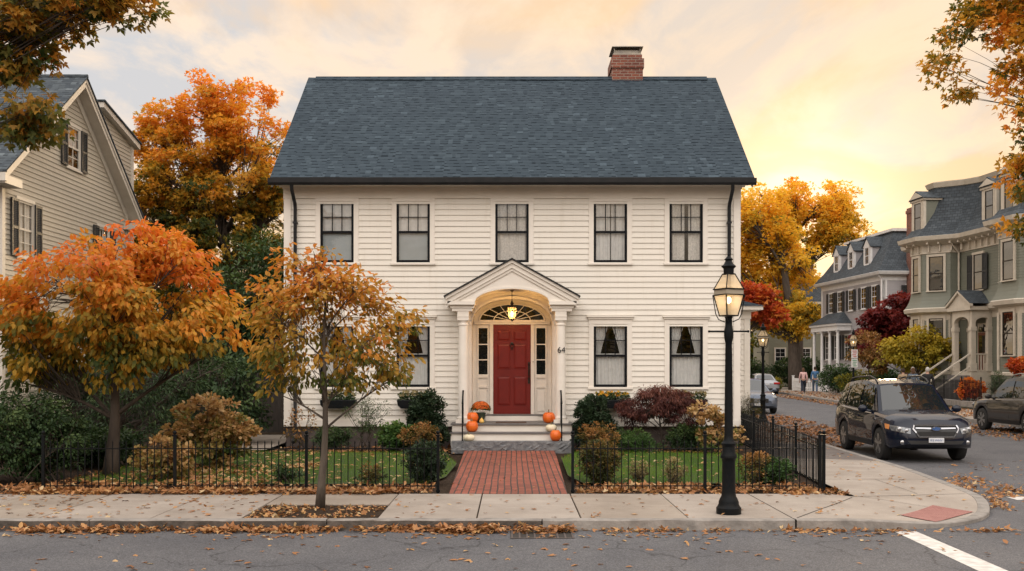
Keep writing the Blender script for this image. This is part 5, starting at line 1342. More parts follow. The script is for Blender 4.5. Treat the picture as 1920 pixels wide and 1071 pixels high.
fx = 2.29
forester = dict(L=4.58, W=1.80, fa=1.36, ra=-1.28, wr=.345, sill=.29, spokes=5,
    top=[(-2.29, .86), (-2.26, 1.0), (-2.15, 1.06), (.8, 1.08), (1.0, 1.075), (1.5, 1.04), (1.95, .975), (2.15, .90), (2.25, .80), (2.29, .66)],
    belt=[(-2.29, .72), (-2.2, .98), (-1.6, 1.05), (0, 1.0), (1.0, .975), (1.7, .92), (2.05, .84), (2.2, .74), (2.29, .60)],
    plan=[(-2.29, .84), (-2.2, .93), (-1.9, .985), (-.5, 1.0), (1.3, 1.0), (1.7, .985), (1.95, .95), (2.12, .88), (2.22, .78), (2.29, .64)],
    cabin=dict(xb0=-2.20, xb1=1.12, xr0=-1.92, xr1=.42, zb=1.0, hb=.80, ht=.615, roof=[(-1.95, 1.60), (-1.6, 1.655), (-.8, 1.70), (-.2, 1.705), (.42, 1.62)]),
    win=[((-2.0, 1.10), (-1.42, 1.065), (-1.38, 1.54), (-1.80, 1.50)), ((-1.34, 1.06), (-.32, 1.03), (-.30, 1.595), (-1.28, 1.555)), ((-.24, 1.03), (.86, 1.0), (.42, 1.53), (-.22, 1.60))],
    doors=(-.28, .88, -1.22), mirror=.72, rails=(-1.75, .30))
M['navy'] = paint('navy_car_paint', (.004, .0075, .019), .3); M['greige'] = paint('grey_brown_car_paint', (.05, .047, .044), .45); M['silver'] = paint('silver_car_paint', (.30, .31, .33), .6); M['slateblue'] = paint('silver_blue_car_paint', (.10, .12, .16), .6)
M['maroon'] = paint('dark_red_car_paint', (.05, .008, .008), .3)
c1, body1 = car('parked_car', 'dark navy estate SUV with roof rails parked at the kerb, facing the camera', (8.83, 23.15, -.13), -PI/2-math.radians(2.5), 'navy', forester)
from mathutils.bvhtree import BVHTree
def fr_detail(root, body):
    # front details of the navy SUV, laid on the surface of the nose
    me = body.data; bvh = BVHTree.FromPolygons([v.co.copy() for v in me.vertices], [tuple(p.vertices) for p in me.polygons])
    def nose(y, z):
        h = bvh.ray_cast(Vector((5, y, z)), Vector((-1, 0, 0))); return h[0].x if h[0] else 1.6
    def patch(c, off, m, name, parent=None, nu=12, nv=6, skirt=.05, smooth=50):
        "bilinear patch c = 4 corners (y, z) going round, laid on the nose"
        mb = MB(); G = []
        for j in range(nv+1):
            row = []
            for i in range(nu+1):
                u, v = i/nu, j/nv; y = (c[0][0]*(1-u)+c[1][0]*u)*(1-v)+(c[3][0]*(1-u)+c[2][0]*u)*v; z = (c[0][1]*(1-u)+c[1][1]*u)*(1-v)+(c[3][1]*(1-u)+c[2][1]*u)*v
                row.append((nose(y, z)+off, y, z))
            G.append(row)
        for j in range(nv):
            for i in range(nu): mb.poly([G[j][i], G[j][i+1], G[j+1][i+1], G[j+1][i]])
        ring = [G[0][i] for i in range(nu+1)]+[G[j][nu] for j in range(1, nv+1)]+[G[nv][i] for i in range(nu-1, -1, -1)]+[G[j][0] for j in range(nv-1, 0, -1)]
        for p, q in zip(ring, ring[1:]+ring[:1]): mb.poly([p, (p[0]-skirt, p[1], p[2]), (q[0]-skirt, q[1], q[2]), q])
        return mb.build(name, m, parent or root, smooth=smooth)
    def line(pts, off, w, h, m, name, parent, sub_=4):
        mb = MB()
        for a, b in zip(pts[:-1], pts[1:]):
            for k in range(sub_):
                t0, t1 = k/sub_, (k+1)/sub_; A = [a[i]+(b[i]-a[i])*t0 for i in (0, 1)]; B = [a[i]+(b[i]-a[i])*t1 for i in (0, 1)]
                mb.bar((nose(*A)+off, *A), (nose(*B)+off, *B), w, h, up=(1, 0, 0))
        return mb.build(name, m, parent)
    f = patch([(-.34, .555), (.34, .555), (.45, .77), (-.45, .77)], .004, 'plastic', 'grille')
    G = [(-.35, .555), (-.46, .72), (-.43, .79), (.43, .79), (.46, .72), (.35, .555), (-.35, .555)]
    line(G, .018, .026, .03, 'chrome', 'grille_frame', f)
    for s in (-1, 1): patch([(s*.09, .712), (s*.41, .722), (s*.40, .748), (s*.09, .742)] if s > 0 else [(-.41, .722), (-.09, .712), (-.09, .742), (-.40, .748)], .022, 'chrome', 'grille_bar', f, 6, 2, .03)
    n0 = nose(0, .72)
    mb = MB(); ov = [(n0+.045, .10*math.cos(2*PI*k/20), .722+.048*math.sin(2*PI*k/20)) for k in range(20)]; mb.prism(ov, (-.04, 0, 0)); mb.build('badge_rim', 'chrome', f)
    mb = MB(); ov = [(n0+.05, .084*math.cos(2*PI*k/20), .722+.036*math.sin(2*PI*k/20)) for k in range(20)]; mb.prism(ov, (-.01, 0, 0)); bd = mb.build('badge', 'emblem', f)
    mb = MB()
    for (y, z, r) in ((-.045, .736, .011), (.03, .734, .006), (.055, .722, .006), (.035, .710, .006), (.01, .716, .006), (-.01, .706, .006)): mb.ball((n0+.052, y, z), r, 6, sx=.3)
    mb.build('badge_star', 'chrome', bd)
    for s in (-1, 1):
        C = [(s*.52, .615), (s*.82, .665), (s*.85, .785), (s*.50, .725)]
        if s < 0: C = [C[1], C[0], C[3], C[2]]
        hl = patch(C, .012, 'lamplens', 'headlight', None, 10, 6, .06)
        mb = MB()
        for (y, z, r) in ((.58, .672, .048), (.70, .70, .052)): mb.ball((nose(s*y, z)+.012, s*y, z), r, 12, sx=.3)
        mb.build('reflector', 'chrome', hl, smooth=180)
        C = [(s*.845, .69), (s*.872, .70), (s*.872, .80), (s*.835, .79)]
        if s < 0: C = [C[1], C[0], C[3], C[2]]
        patch(C, .018, 'amber', 'turn_signal', hl, 3, 3, .05)
        mb = MB(); mb.lathe([(.048, -.03), (.048, .012), (.034, .02)], n=14, ax='y')
        o = mb.build('fog_light', 'chrome', root, smooth=40); o.location = (nose(s*.66, .43), s*.66, .43); o.rotation_euler = (0, 0, -PI/2)
    patch([(-.50, .40), (.50, .40), (.58, .475), (-.58, .475)], .006, 'plastic', 'bumper_grille', None, 10, 2, .03)
    x = nose(0, .48)+.03; mb = MB(); mb.box(x-.012, x, -.155, .155, .435, .535); pl_ = mb.build('licence_plate', 'plate', root, bevel=.004)
    text('1F3 WHV1', .062, (x+.003, 0, .482), (PI/2, 0, PI/2), 'blueink', pl_, 'plate_lettering', .001)
    for s in (-1, 1):
        mb = MB(); mb.bar((1.12, s*.28, 1.095), (1.22, s*.02, 1.11), .015, .012); mb.build('wiper', 'plastic', root)
    line([(-.62, .545), (.62, .545)], .002, .006, .008, 'plastic', 'bumper_seam', root)
fr_detail(c1, body1)
suv2 = dict(forester); suv2.update(L=4.6, W=1.84, chrome=1, rails=(-1.7, .2), railmat='chrome', spokes=6,
    win=[((-1.92, 1.13), (-1.36, 1.09), (-1.32, 1.48), (-1.66, 1.44)), ((-1.30, 1.08), (-.32, 1.05), (-.30, 1.56), (-1.24, 1.52)), ((-.25, 1.05), (.84, 1.01), (.40, 1.52), (-.22, 1.57))])
c2, b2 = car('parked_car', 'brown grey SUV with chrome window line parked on the right, cut off by the frame', (15.72, 30.55, -.13), PI/2+math.radians(2), 'greige', suv2)
for s in (-1, 1):
    mb = MB(); mb.ball((2.05, s*.72, .78), .16, 10, sx=.9, sy=.9, sz=.45); mb.build('headlight', 'lamplens', c2, smooth=180)
sedan = dict(L=4.7, W=1.82, fa=1.42, ra=-1.33, wr=.325, sill=.24, spokes=5,
    top=[(-2.35, .80), (-2.3, 1.0), (-1.6, 1.05), (-1, .98), (.9, .96), (1.3, .95), (1.9, .86), (2.2, .76), (2.35, .58)],
    belt=[(-2.35, .68), (-2.25, .88), (-1.4, .94), (0, .90), (1.0, .87), (1.7, .80), (2.1, .72), (2.35, .54)],
    cabin=dict(xb0=-1.80, xb1=1.10, xr0=-1.05, xr1=.25, zb=.9, hb=.78, ht=.56, roof=[(-1.05, 1.38), (-.5, 1.45), (0, 1.45), (.25, 1.41)]),
    win=[((-1.35, .96), (-.28, .93), (-.26, 1.36), (-.98, 1.31)), ((-.20, .93), (.82, .90), (.18, 1.33), (-.18, 1.36))],
    doors=(-.24, .80, -1.1), mirror=.62)
c3, b3 = car('parked_car', 'silver blue sedan with curved grille facing the camera behind the house corner', (10.3, 44.2, -.13), -PI/2-math.radians(3), 'slateblue', sedan)
def front2(root, hood):
    for s in (-1, 1):
        mb = MB(); mb.ball((2.10, s*.66, .68), .17, 12, sx=.7, sy=1.15, sz=.5); mb.build('headlight', 'lamplens', root, smooth=180)
    mb = MB(); mb.box(2.2, 2.36, -.42, .42, .47, .66); gr = mb.build('grille', 'plastic', root, bevel=.02)
    mb = MB()
    for k in range(4): mb.tube([(2.37-.08*abs(t)**2, t*.42, .50+.045*k+.03*(abs(t))**2) for t in (-1, -.6, -.2, .2, .6, 1)], .008, 5)
    mb.build('grille_bar', 'chrome', gr)
    mb = MB(); mb.box(2.345, 2.37, -.16, .16, .36, .46); mb.build('licence_plate', 'plate', root)
front2(c3, .8)
c4_, b4 = car('parked_car', 'silver sedan seen from behind, parked far up the street', (17.5, 71.2, -.13), PI/2-math.radians(4), 'silver', dict(sedan, W=1.84))
for s in (-1, 1):
    mb = MB(); mb.box(-2.38, -2.2, *sorted((s*.45, s*.86)), .74, .87); mb.build('tail_light', 'redlens', c4_, bevel=.02)
mb = MB(); mb.box(-2.385, -2.3, -.16, .16, .70, .80); mb.build('licence_plate', 'plate', c4_)
mb = MB(); mb.box(-2.36, -2.25, -.8, .8, .27, .48); mb.build('bumper', 'plastic', c4_, bevel=.02)
c5, b5 = car('parked_car', 'dark red car almost hidden at the end of the street', (18.1, 84, -.13), PI/2, 'maroon', sedan)
for s in (-1, 1):
    mb = MB(); mb.box(-2.38, -2.2, *sorted((s*.45, s*.86)), .74, .87); mb.build('tail_light', 'redlens', c5)

# ------------------------------------------------------------------ people
M['skin'] = plain('skin', (.48, .28, .2), rough=.6)
def cloth(n, c): M[n] = plain(n, c, tuple(x*.8 for x in c), 12, .9, .3, 60); return n
def skinmesh(name, mat, par, V, E, R, roots=(0,), sub=1):
    me = bpy.data.meshes.new(name); me.from_pydata(V, E, []); me.materials.append(M[mat]); o = link(name, me, par)
    s = o.modifiers.new('skin', 'SKIN'); s.use_smooth_shade = True
    lay = me.skin_vertices[0] if len(me.skin_vertices) else None
    if lay is None:
        me.attributes.new('x', 'FLOAT', 'POINT'); 
    for i, r in enumerate(R): lay.data[i].radius = (r, r) if not isinstance(r, tuple) else r; lay.data[i].use_root = i in roots
    b = o.modifiers.new('sub', 'SUBSURF'); b.levels = b.render_levels = sub
    return o
def person(label, loc, rz, H, top, topname, legs, hair, stride=.25, coat=False, shoe='plastic', hairlen=0):
    """figure facing +y when rz=0 (seen from behind by the camera)"""
    root = thing('person', label, 'person', loc, rz); k = H/1.72
    def P(x, y, z): return (x*k, y*k, z*k)
    f = stride/2
    V = [P(0, 0, .96), P(0, .0, 1.10), P(0, -.01, 1.25), P(0, 0, 1.40), P(0, .01, 1.48), P(0, .03, 1.56), P(0, .04, 1.66)]
    R = [.125, .11, .125, .095, .05, .075, .082]
    E = [(i, i+1) for i in range(6)]
    for s in (-1, 1):
        b = len(V); y = f*s
        V += [P(.17*s, 0, 1.41), P(.235*s, -.05*s*f*4, 1.14), P(.245*s, .10-.3*s*f, .90), P(.24*s, .14-.3*s*f, .82)]; R += [.055, .042, .032, .034]; E += [(3, b), (b, b+1), (b+1, b+2), (b+2, b+3)]
        # fingers as short chains leaving the palm, the thumb from its side
        for q, (dx, dy, ln) in enumerate(((-.018, .02, .07), (-.006, .025, .08), (.006, .02, .078), (.018, .01, .065))):
            c = len(V); V += [P(.24*s+dx, .14-.3*s*f+dy*.5, .79), P(.24*s+dx, .145-.3*s*f+dy, .79-ln)]; R += [.010, .008]; E += [(b+3, c), (c, c+1)]
        c = len(V); V += [P(.235*s-.025*s, .165-.3*s*f, .81), P(.23*s-.03*s, .19-.3*s*f, .77)]; R += [.011, .009]; E += [(b+3, c), (c, c+1)]
        b = len(V); V += [P(.09*s, 0, .88), P(.095*s, y*.55+.03, .50), P(.09*s, y-.02*(s < 0), .10), P(.09*s, y, .05), P(.095*s, y+.13, .035)]; R += [.095, .062, .045, .045, .035]; E += [(0, b), (b, b+1), (b+1, b+2), (b+2, b+3), (b+3, b+4)]
    skinmesh('body', 'skin', root, V, E, [r*k if not isinstance(r, tuple) else r for r in R])
    # trousers
    V = [P(0, 0, 1.0)]; E = []; R = [.135]
    for s in (-1, 1):
        b = len(V); y = f*s; V += [P(.09*s, 0, .88), P(.095*s, y*.55+.03, .50), P(.09*s, y, .09)]; R += [.112, .078, .066]; E += [(0, b), (b, b+1), (b+1, b+2)]
    skinmesh('trousers', legs, root, V, E, [r*k for r in R])
    V = [P(0, 0, .92), P(0, 0, 1.10), P(0, -.01, 1.27), P(0, 0, 1.41), P(0, .01, 1.47)]; R = [.145, .128, .142, .11, .062]; E = [(i, i+1) for i in range(4)]
    if coat: V[0] = P(0, 0, .62); R[0] = .17
    for s in (-1, 1):
        b = len(V); V += [P(.175*s, 0, 1.41), P(.24*s, -.05*s*f*4, 1.14), P(.247*s, .10-.3*s*f, .89)]; R += [.07, .058, .047]; E += [(3, b), (b, b+1), (b+1, b+2)]
    skinmesh(topname, top, root, V, E, [r*k for r in R])
    mb = MB(); mb.ball(P(0, .025, 1.66), .108*k, 14, sx=.86, sy=1.0, sz=1.12)
    if hairlen: mb.ball(P(0, -.03, 1.57), .085*k, 10, sx=1, sy=.7, sz=1.5)
    hv = mb; hv.build('hair', hair, root, smooth=180)
    mb = MB(); mb.ball(P(0, .125, 1.625), .014*k, 6, sz=1.5); mb.build('nose', 'skin', root)
    for s in (-1, 1):
        mb = MB(); y = f*s; mb.ball(P(.095*s, y+.05, .045), .05*k, 10, sx=.9, sy=2.4, sz=.9); mb.build('shoe', shoe, root, smooth=180)
        mb = MB(); mb.ball(P(.083*s, .03, 1.63), .022*k, 6, sx=.5, sz=1.4); mb.build('ear', 'skin', root)
    return root
cloth('pink_knit', (.72, .46, .44)); cloth('dark_denim', (.02, .028, .05)); cloth('blue_denim', (.06, .15, .30)); cloth('grey_denim', (.09, .13, .20)); cloth('tan_wool', (.36, .26, .16)); cloth('slate_wool', (.11, .14, .18)); cloth('black_wool', (.012, .012, .014)); cloth('brown_hair', (.10, .05, .025)); cloth('grey_hair', (.5, .48, .45)); cloth('dark_hair', (.04, .025, .015))
person('person in a pink sweater and dark trousers walking away past the white picket fence', (19.55, 68, 0), math.radians(-12), 1.68, 'pink_knit', 'sweater', 'dark_denim', 'brown_hair', .5, hairlen=1)
person('person in a blue denim jacket and blue jeans walking away beside the one in pink', (20.4, 68.2, 0), math.radians(-12), 1.76, 'blue_denim', 'jacket', 'grey_denim', 'dark_hair', -.45)
person('person with brown hair in a slate grey jacket walking away behind the navy car', (19.0, 48.0, 0), math.radians(-14), 1.74, 'slate_wool', 'jacket', 'dark_denim', 'brown_hair', .4, hairlen=1)
person('person in a tan jacket at the left edge of the group across the street', (19.15, 49.6, 0), math.radians(-14), 1.70, 'tan_wool', 'jacket', 'dark_denim', 'dark_hair', .3)
person('white haired person in dark clothes between the slate jacket and the black coat', (19.55, 49.4, 0), math.radians(-14), 1.76, 'black_wool', 'jacket', 'dark_denim', 'grey_hair', .3)
person('grey haired person in a long black coat across the street', (18.95, 46.2, 0), math.radians(-14), 1.76, 'black_wool', 'coat', 'black_wool', 'grey_hair', .3, coat=True)
# ------------------------------------------------------------------ vegetation
lf = leafm
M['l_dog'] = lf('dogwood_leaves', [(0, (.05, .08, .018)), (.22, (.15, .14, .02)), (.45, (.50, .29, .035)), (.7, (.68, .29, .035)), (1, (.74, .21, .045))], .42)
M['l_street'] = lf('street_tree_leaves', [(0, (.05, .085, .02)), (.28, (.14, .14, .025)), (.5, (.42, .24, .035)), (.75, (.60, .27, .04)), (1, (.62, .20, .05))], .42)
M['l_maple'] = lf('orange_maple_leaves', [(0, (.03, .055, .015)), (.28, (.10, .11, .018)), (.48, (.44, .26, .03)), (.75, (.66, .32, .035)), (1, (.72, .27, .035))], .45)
M['l_yellow'] = lf('yellow_maple_leaves', [(0, (.14, .13, .02)), (.25, (.68, .45, .05)), (.65, (.86, .52, .05)), (1, (.82, .34, .035))], .55)
M['l_fore'] = lf('foreground_maple_leaves', [(0, (.05, .08, .02)), (.4, (.14, .14, .03)), (.65, (.42, .23, .035)), (1, (.58, .24, .04))], .5)
M['l_red'] = lf('red_maple_leaves', [(0, (.30, .04, .015)), (.5, (.50, .07, .02)), (1, (.60, .20, .03))], .4)
M['l_burg'] = lf('burgundy_leaves', [(0, (.09, .012, .014)), (.6, (.20, .025, .024)), (1, (.33, .055, .035))], .35)
M['l_jap'] = lf('bronze_maple_leaves', [(0, (.05, .016, .016)), (.6, (.12, .038, .032)), (1, (.21, .08, .055))], .3)
M['l_green'] = lf('dark_green_leaves', [(0, (.018, .04, .014)), (.6, (.04, .078, .025)), (1, (.085, .13, .04))], .2)
M['l_yew'] = lf('yew_leaves', [(0, (.012, .026, .012)), (.6, (.026, .050, .022)), (1, (.05, .08, .035))], .12)
M['l_mid'] = lf('mid_green_leaves', [(0, (.03, .07, .018)), (.6, (.06, .13, .03)), (1, (.12, .19, .05))], .25)
M['l_bronze'] = lf('bronze_shrub_leaves', [(0, (.03, .045, .012)), (.4, (.10, .085, .02)), (.75, (.26, .14, .04)), (1, (.38, .19, .07))], .28)
M['l_hyd'] = lf('faded_hydrangea_heads', [(0, (.08, .13, .03)), (.35, (.28, .20, .06)), (.7, (.44, .25, .11)), (1, (.52, .36, .17))], .3)
M['l_ygreen'] = lf('yellow_green_leaves', [(0, (.08, .10, .015)), (.5, (.34, .28, .03)), (1, (.56, .40, .04))], .4)
M['l_pale'] = lf('pale_seedheads', [(0, (.12, .10, .04)), (1, (.42, .34, .17))], .3)
M['l_grass'] = lf('grass_blades', [(0, (.06, .15, .008)), (.6, (.12, .26, .015)), (1, (.27, .32, .04))], .4)
M['l_fallen'] = lf('fallen_leaves', [(0, (.10, .05, .025)), (.3, (.28, .12, .045)), (.6, (.42, .20, .08)), (.85, (.52, .30, .12)), (1, (.58, .43, .24))], .15)
def th(z0, z1, lo, hi, cn=.14, ln=.09): return tfun_height(z0, z1, lo, hi, cn, ln)
# large orange tree at the front left
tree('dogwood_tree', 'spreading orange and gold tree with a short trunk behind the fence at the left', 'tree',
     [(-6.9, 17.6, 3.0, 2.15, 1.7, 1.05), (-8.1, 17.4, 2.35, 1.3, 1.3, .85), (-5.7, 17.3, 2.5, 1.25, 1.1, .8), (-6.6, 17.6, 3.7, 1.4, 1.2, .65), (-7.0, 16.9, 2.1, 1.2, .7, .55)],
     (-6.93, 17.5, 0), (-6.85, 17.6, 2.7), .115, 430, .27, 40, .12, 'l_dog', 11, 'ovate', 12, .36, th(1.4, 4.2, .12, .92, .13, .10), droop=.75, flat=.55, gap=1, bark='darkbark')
tree('street_tree', 'slender young street tree with thin gold and green crown in the sidewalk pit', 'tree',
     [(-2.55, 13.6, 2.45, 1.05, .95, .95), (-2.5, 13.6, 3.05, .75, .7, .5), (-1.75, 13.5, 1.95, .55, .6, .5), (-3.2, 13.6, 2.1, .55, .6, .55), (-1.65, 13.5, 2.45, .45, .5, .45), (-3.0, 13.6, 2.85, .5, .5, .5)],
     (-2.58, 13.62, -.02), (-2.48, 13.65, 2.75), .052, 250, .20, 22, .085, 'l_street', 22, 'ovate', 13, .30, th(1.4, 3.6, .22, .92, .14, .10), droop=.55, flat=.6, gap=1)
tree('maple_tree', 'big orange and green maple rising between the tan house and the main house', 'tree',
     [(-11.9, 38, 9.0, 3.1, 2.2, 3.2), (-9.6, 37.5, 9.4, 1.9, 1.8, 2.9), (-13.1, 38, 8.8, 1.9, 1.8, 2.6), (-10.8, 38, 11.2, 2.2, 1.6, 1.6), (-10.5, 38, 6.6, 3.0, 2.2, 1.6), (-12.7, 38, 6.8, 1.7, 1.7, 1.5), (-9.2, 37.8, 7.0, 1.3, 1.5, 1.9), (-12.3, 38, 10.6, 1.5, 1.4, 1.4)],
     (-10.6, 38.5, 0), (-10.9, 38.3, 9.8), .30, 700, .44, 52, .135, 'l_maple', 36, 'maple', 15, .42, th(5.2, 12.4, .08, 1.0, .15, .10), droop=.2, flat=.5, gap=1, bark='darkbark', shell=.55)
tree('overhanging_maple', 'green and rust maple whose branches hang into the top left corner', 'tree',
     [(-8.6, 13.3, 6.7, 1.6, 1.6, 1.8)]+[(-6.5, 13.3, 6.55, 1.25, .8, .38)]*3+[(-5.25, 13.2, 6.62, .66, .5, .24)]*4+[(-6.5, 13.3, 5.95, .42, .5, .5)]*3+[(-6.3, 13.3, 5.1, .38, .4, .40)]*4, (-10.2, 13.4, 0), (-9.9, 13.3, 7.0), .11, 430, .19, 26, .10, 'l_fore', 44, 'maple', 18, .5, th(4.0, 7.2, .38, .62, .2, .14), droop=.35, bark='darkbark')
tree('roadside_maple', 'tall rust and orange maple leaning in from the right edge above the cars', 'tree',
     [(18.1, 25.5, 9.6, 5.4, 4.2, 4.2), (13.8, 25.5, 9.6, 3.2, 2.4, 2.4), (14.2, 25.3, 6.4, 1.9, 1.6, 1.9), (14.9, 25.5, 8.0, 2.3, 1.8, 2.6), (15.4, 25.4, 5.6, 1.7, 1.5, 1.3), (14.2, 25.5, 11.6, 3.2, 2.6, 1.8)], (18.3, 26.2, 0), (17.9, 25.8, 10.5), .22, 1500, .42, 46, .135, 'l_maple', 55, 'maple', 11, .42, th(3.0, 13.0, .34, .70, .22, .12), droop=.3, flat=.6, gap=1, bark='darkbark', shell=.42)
tree('yellow_maple', 'tall golden yellow maple with a thick dark trunk behind the walking couple', 'tree',
     [(19.2, 80, 13.0, 3.2, 3.0, 3.4), (18.2, 80, 8.6, 3.2, 2.8, 3.6), (21.0, 80, 9.2, 3.0, 2.8, 4.0), (21.6, 79, 5.6, 2.6, 2.2, 1.9)], (22.1, 78.5, 0), (20.8, 79, 13), .52, 560, .72, 46, .24, 'l_yellow', 66, 'maple', 12, .3, th(2, 16.5, .15, .5, .14, .10), droop=.2, gap=1, bark='darkbark')
tree('yellow_maple', 'high orange yellow maple leaning right above the dormers of the grey house', 'tree',
     [(25.4, 86, 15.2, 4.8, 3.0, 2.5), (27.4, 86, 13.4, 3.2, 2.5, 2.0), (22.6, 86, 13.8, 2.6, 2.4, 2.6)], (24.6, 87, 0), (24.2, 86.5, 14.2), .42, 350, .70, 42, .24, 'l_yellow', 67, 'maple', 12, .55, th(11, 18, .15, .7, .14, .12), droop=.2, gap=1, bark='darkbark')
tree('red_maple', 'small scarlet maple below the golden crowns beside the main house', 'tree',
     [(13.7, 58, 5.5, 1.9, 1.5, 1.0), (14.9, 58, 4.9, 1.1, 1.2, .8)], (12.4, 59, 0), (13.2, 58.2, 5.6), .16, 130, .5, 34, .22, 'l_red', 68, 'maple', 8, .5, th(4.5, 7.4, .55, .35, .3, .15), droop=.3, gap=1, bark='darkbark')
tree('green_tree', 'green leafy tree under the scarlet maple beyond the parked sedan', 'tree',
     [(17.8, 90, 5.0, 4.2, 2.5, 3.4), (16.4, 84, 2.4, 2.2, 2, 2.2)], (17.2, 91, 0), (17.4, 90, 6), .25, 230, .8, 32, .3, 'l_ygreen', 69, 'ovate', 8, .3, th(0, 9, -.05, .30, .15, .1), gap=1, bark='darkbark')
tree('burgundy_maple', 'round burgundy maple in front of the lavender grey house', 'tree',
     [(22.6, 59.5, 4.3, 1.9, 1.6, 1.8), (21.3, 59.5, 3.2, 1.4, 1.3, 1.4), (23.2, 60, 5.0, 1.3, 1.2, 1.1)], (21.9, 60, .1), (22.2, 59.8, 4.4), .14, 260, .38, 40, .2, 'l_burg', 70, 'maple', 9, .3, th(2, 6, .3, .6, .2, .15), droop=.4, gap=1, bark='darkbark')
tree('yellow_dogwood', 'low yellow green tree before the bay window across the street', 'tree',
     [(20.9, 52, 2.7, 1.75, 1.3, 1.25), (19.9, 52.4, 2.3, 1.0, 1.0, .95), (22.0, 51.8, 2.6, .9, .9, .9)], (20.9, 52.2, .1), (20.9, 52.2, 2.2), .09, 200, .34, 40, .17, 'l_ygreen', 71, 'ovate', 8, .35, th(1.2, 4, .35, .85, .14, .12), gap=1, bark='darkbark')
tree('orange_dogwood', 'small rust orange tree between the parking signs and the yellow green one', 'tree',
     [(18.95, 54.5, 2.9, .85, .8, .85), (19.7, 54.5, 2.3, .8, .8, .8)], (19.3, 54.7, .1), (19.2, 54.6, 2.2), .06, 80, .3, 36, .16, 'l_bronze', 72, 'ovate', 7, .35, th(1.2, 3.6, .5, 1.0, .14, .12), gap=1)
# evergreens and tall green mass left of the house
tree('evergreen_tree', 'dark evergreen standing behind the board fence under the maple', 'tree',
     [(-7.6, 31, 3.3, 1.6, 1.3, 2.6), (-8.9, 31, 2.4, 1.4, 1.3, 1.9), (-6.8, 31, 4.4, .9, .9, 1.4)], (-7.7, 31.2, 0), (-7.7, 31.2, 4.6), .14, 420, .36, 46, .14, 'l_green', 80, 'ovate', 10, .2, th(0, 5.8, .2, .7, .2, .15), gap=0, bark='darkbark')
tree('rhododendron_shrub', 'tall dark leafy shrub under the spreading orange tree', 'shrub',
     [(-9.4, 21.8, 1.4, 1.5, 1.1, 1.3), (-7.9, 21.3, 1.3, 1.2, 1.0, 1.15), (-6.9, 22.2, 1.5, .8, .9, 1.1)], (-8.6, 21.8, 0), (-8.6, 21.8, 1.5), .05, 300, .26, 40, .11, 'l_green', 81, 'narrow', 10, .1, th(0, 2.8, .1, .75, .25, .2), stems=.3, bark='darkbark')
tree('holly_shrub', 'glossy dark shrub right of the hydrangea beside the garden path', 'shrub',
     [(-6.6, 24.6, 1.2, .9, .9, 1.15), (-7.9, 25.0, 1.6, 1.0, .9, 1.5)], (-7.0, 24.8, 0), (-7, 24.8, 1.2), .04, 170, .25, 40, .11, 'l_green', 82, 'ovate', 8, .1, th(0, 3, .1, .8, .25, .2), stems=.25, bark='darkbark')
tree('far_maple', 'dark green and gold tree filling the gap behind the board fence', 'tree',
     [(-9.5, 46, 4.2, 4.2, 2.0, 3.6), (-15, 45, 4, 3, 2, 4)], (-10.5, 46.5, 0), (-10.3, 46, 5), .3, 420, .6, 40, .25, 'l_maple', 83, 'ovate', 10, .3, th(0, 8.5, .0, .35, .15, .1), bark='darkbark')
# hedge
tree('boxwood_hedge', 'dark green clipped hedge along the sidewalk at the far left', 'hedge',
     [(-8.5, 16.6, .78, 1.0, .7, .72), (-7.75, 16.7, .72, .75, .65, .66), (-9.6, 16.8, .85, 1.2, .8, .75)], (-8.2, 16.7, 0), (-8.2, 16.7, .8), .010, 700, .17, 56, .062, 'l_green', 84, 'ovate', 14, .1, th(0, 1.5, .15, .65, .2, .2), stems=.5, bark='darkbark', shell=.6)
def shrub(name, label, x, y, rx, ry, h, mat, seed, size=.05, n=120, cr=.10, lpc=34, kind='ovate', t=(.2, .75), group=None, ells=None, shell=.45, z0=0, stem=.012, cn=.2):
    e = ells or [(x, y, z0+h*.52, rx, ry, h*.46)]
    return tree(name, label, 'shrub', e, (x, y, z0), (x, y, z0+h*.4), stem, n, cr, lpc, size, mat, seed, kind, 8, .1, th(z0, z0+h, t[0], t[1], cn, .16), stems=min(rx*.35, .12), bark='darkbark', shell=shell, group=group, droop=.1)
shrub('hydrangea_shrub', 'large bronze and green hydrangea behind the fence beneath the orange tree', -5.5, 18.6, .82, .6, 1.35, 'l_hyd', 90, .075, 150, .12, 40, 'round', (.0, .95))
shrub('hydrangea_shrub', 'low brown hydrangea close behind the iron fence at the foot of the orange tree', -5.75, 16.7, .5, .4, .72, 'l_hyd', 91, .07, 70, .10, 34, 'round', (.1, .8))
shrub('leafy_shrub', 'thin yellow leaved shrub against the left corner board of the house', -4.75, 22.9, .42, .3, 1.05, 'l_bronze', 92, .065, 34, .10, 9, 'ovate', (.5, 1.0))
shrub('boxwood_shrub', 'low dark boxwood against the foundation behind the street tree trunk', -4.05, 22.9, .42, .35, .5, 'l_green', 93, .045, 90)
shrub('andromeda_shrub', 'open blue green shrub on bare stems below the left window box', -3.25, 22.6, .56, .4, 1.2, 'l_green', 94, .075, 60, .11, 20, 'narrow', (.5, 1.0), ells=[(-3.25, 22.6, .85, .58, .42, .36), (-3.3, 22.6, .5, .35, .3, .25)], stem=.014)
shrub('azalea_shrub', 'bright green mounded shrub left of the porch steps', -2.5, 22.3, .44, .38, .66, 'l_mid', 95, .06, 100, .10, 36, 'round', (.25, .85))
shrub('yew_shrub', 'dark conical yew left of the porch steps', -1.93, 22.75, .43, .4, 1.28, 'l_yew', 96, .06, 260, .11, 56, 'ovate', (.15, .6), ells=[(-1.93, 22.75, .42, .50, .42, .42), (-1.93, 22.75, .86, .40, .36, .46)])
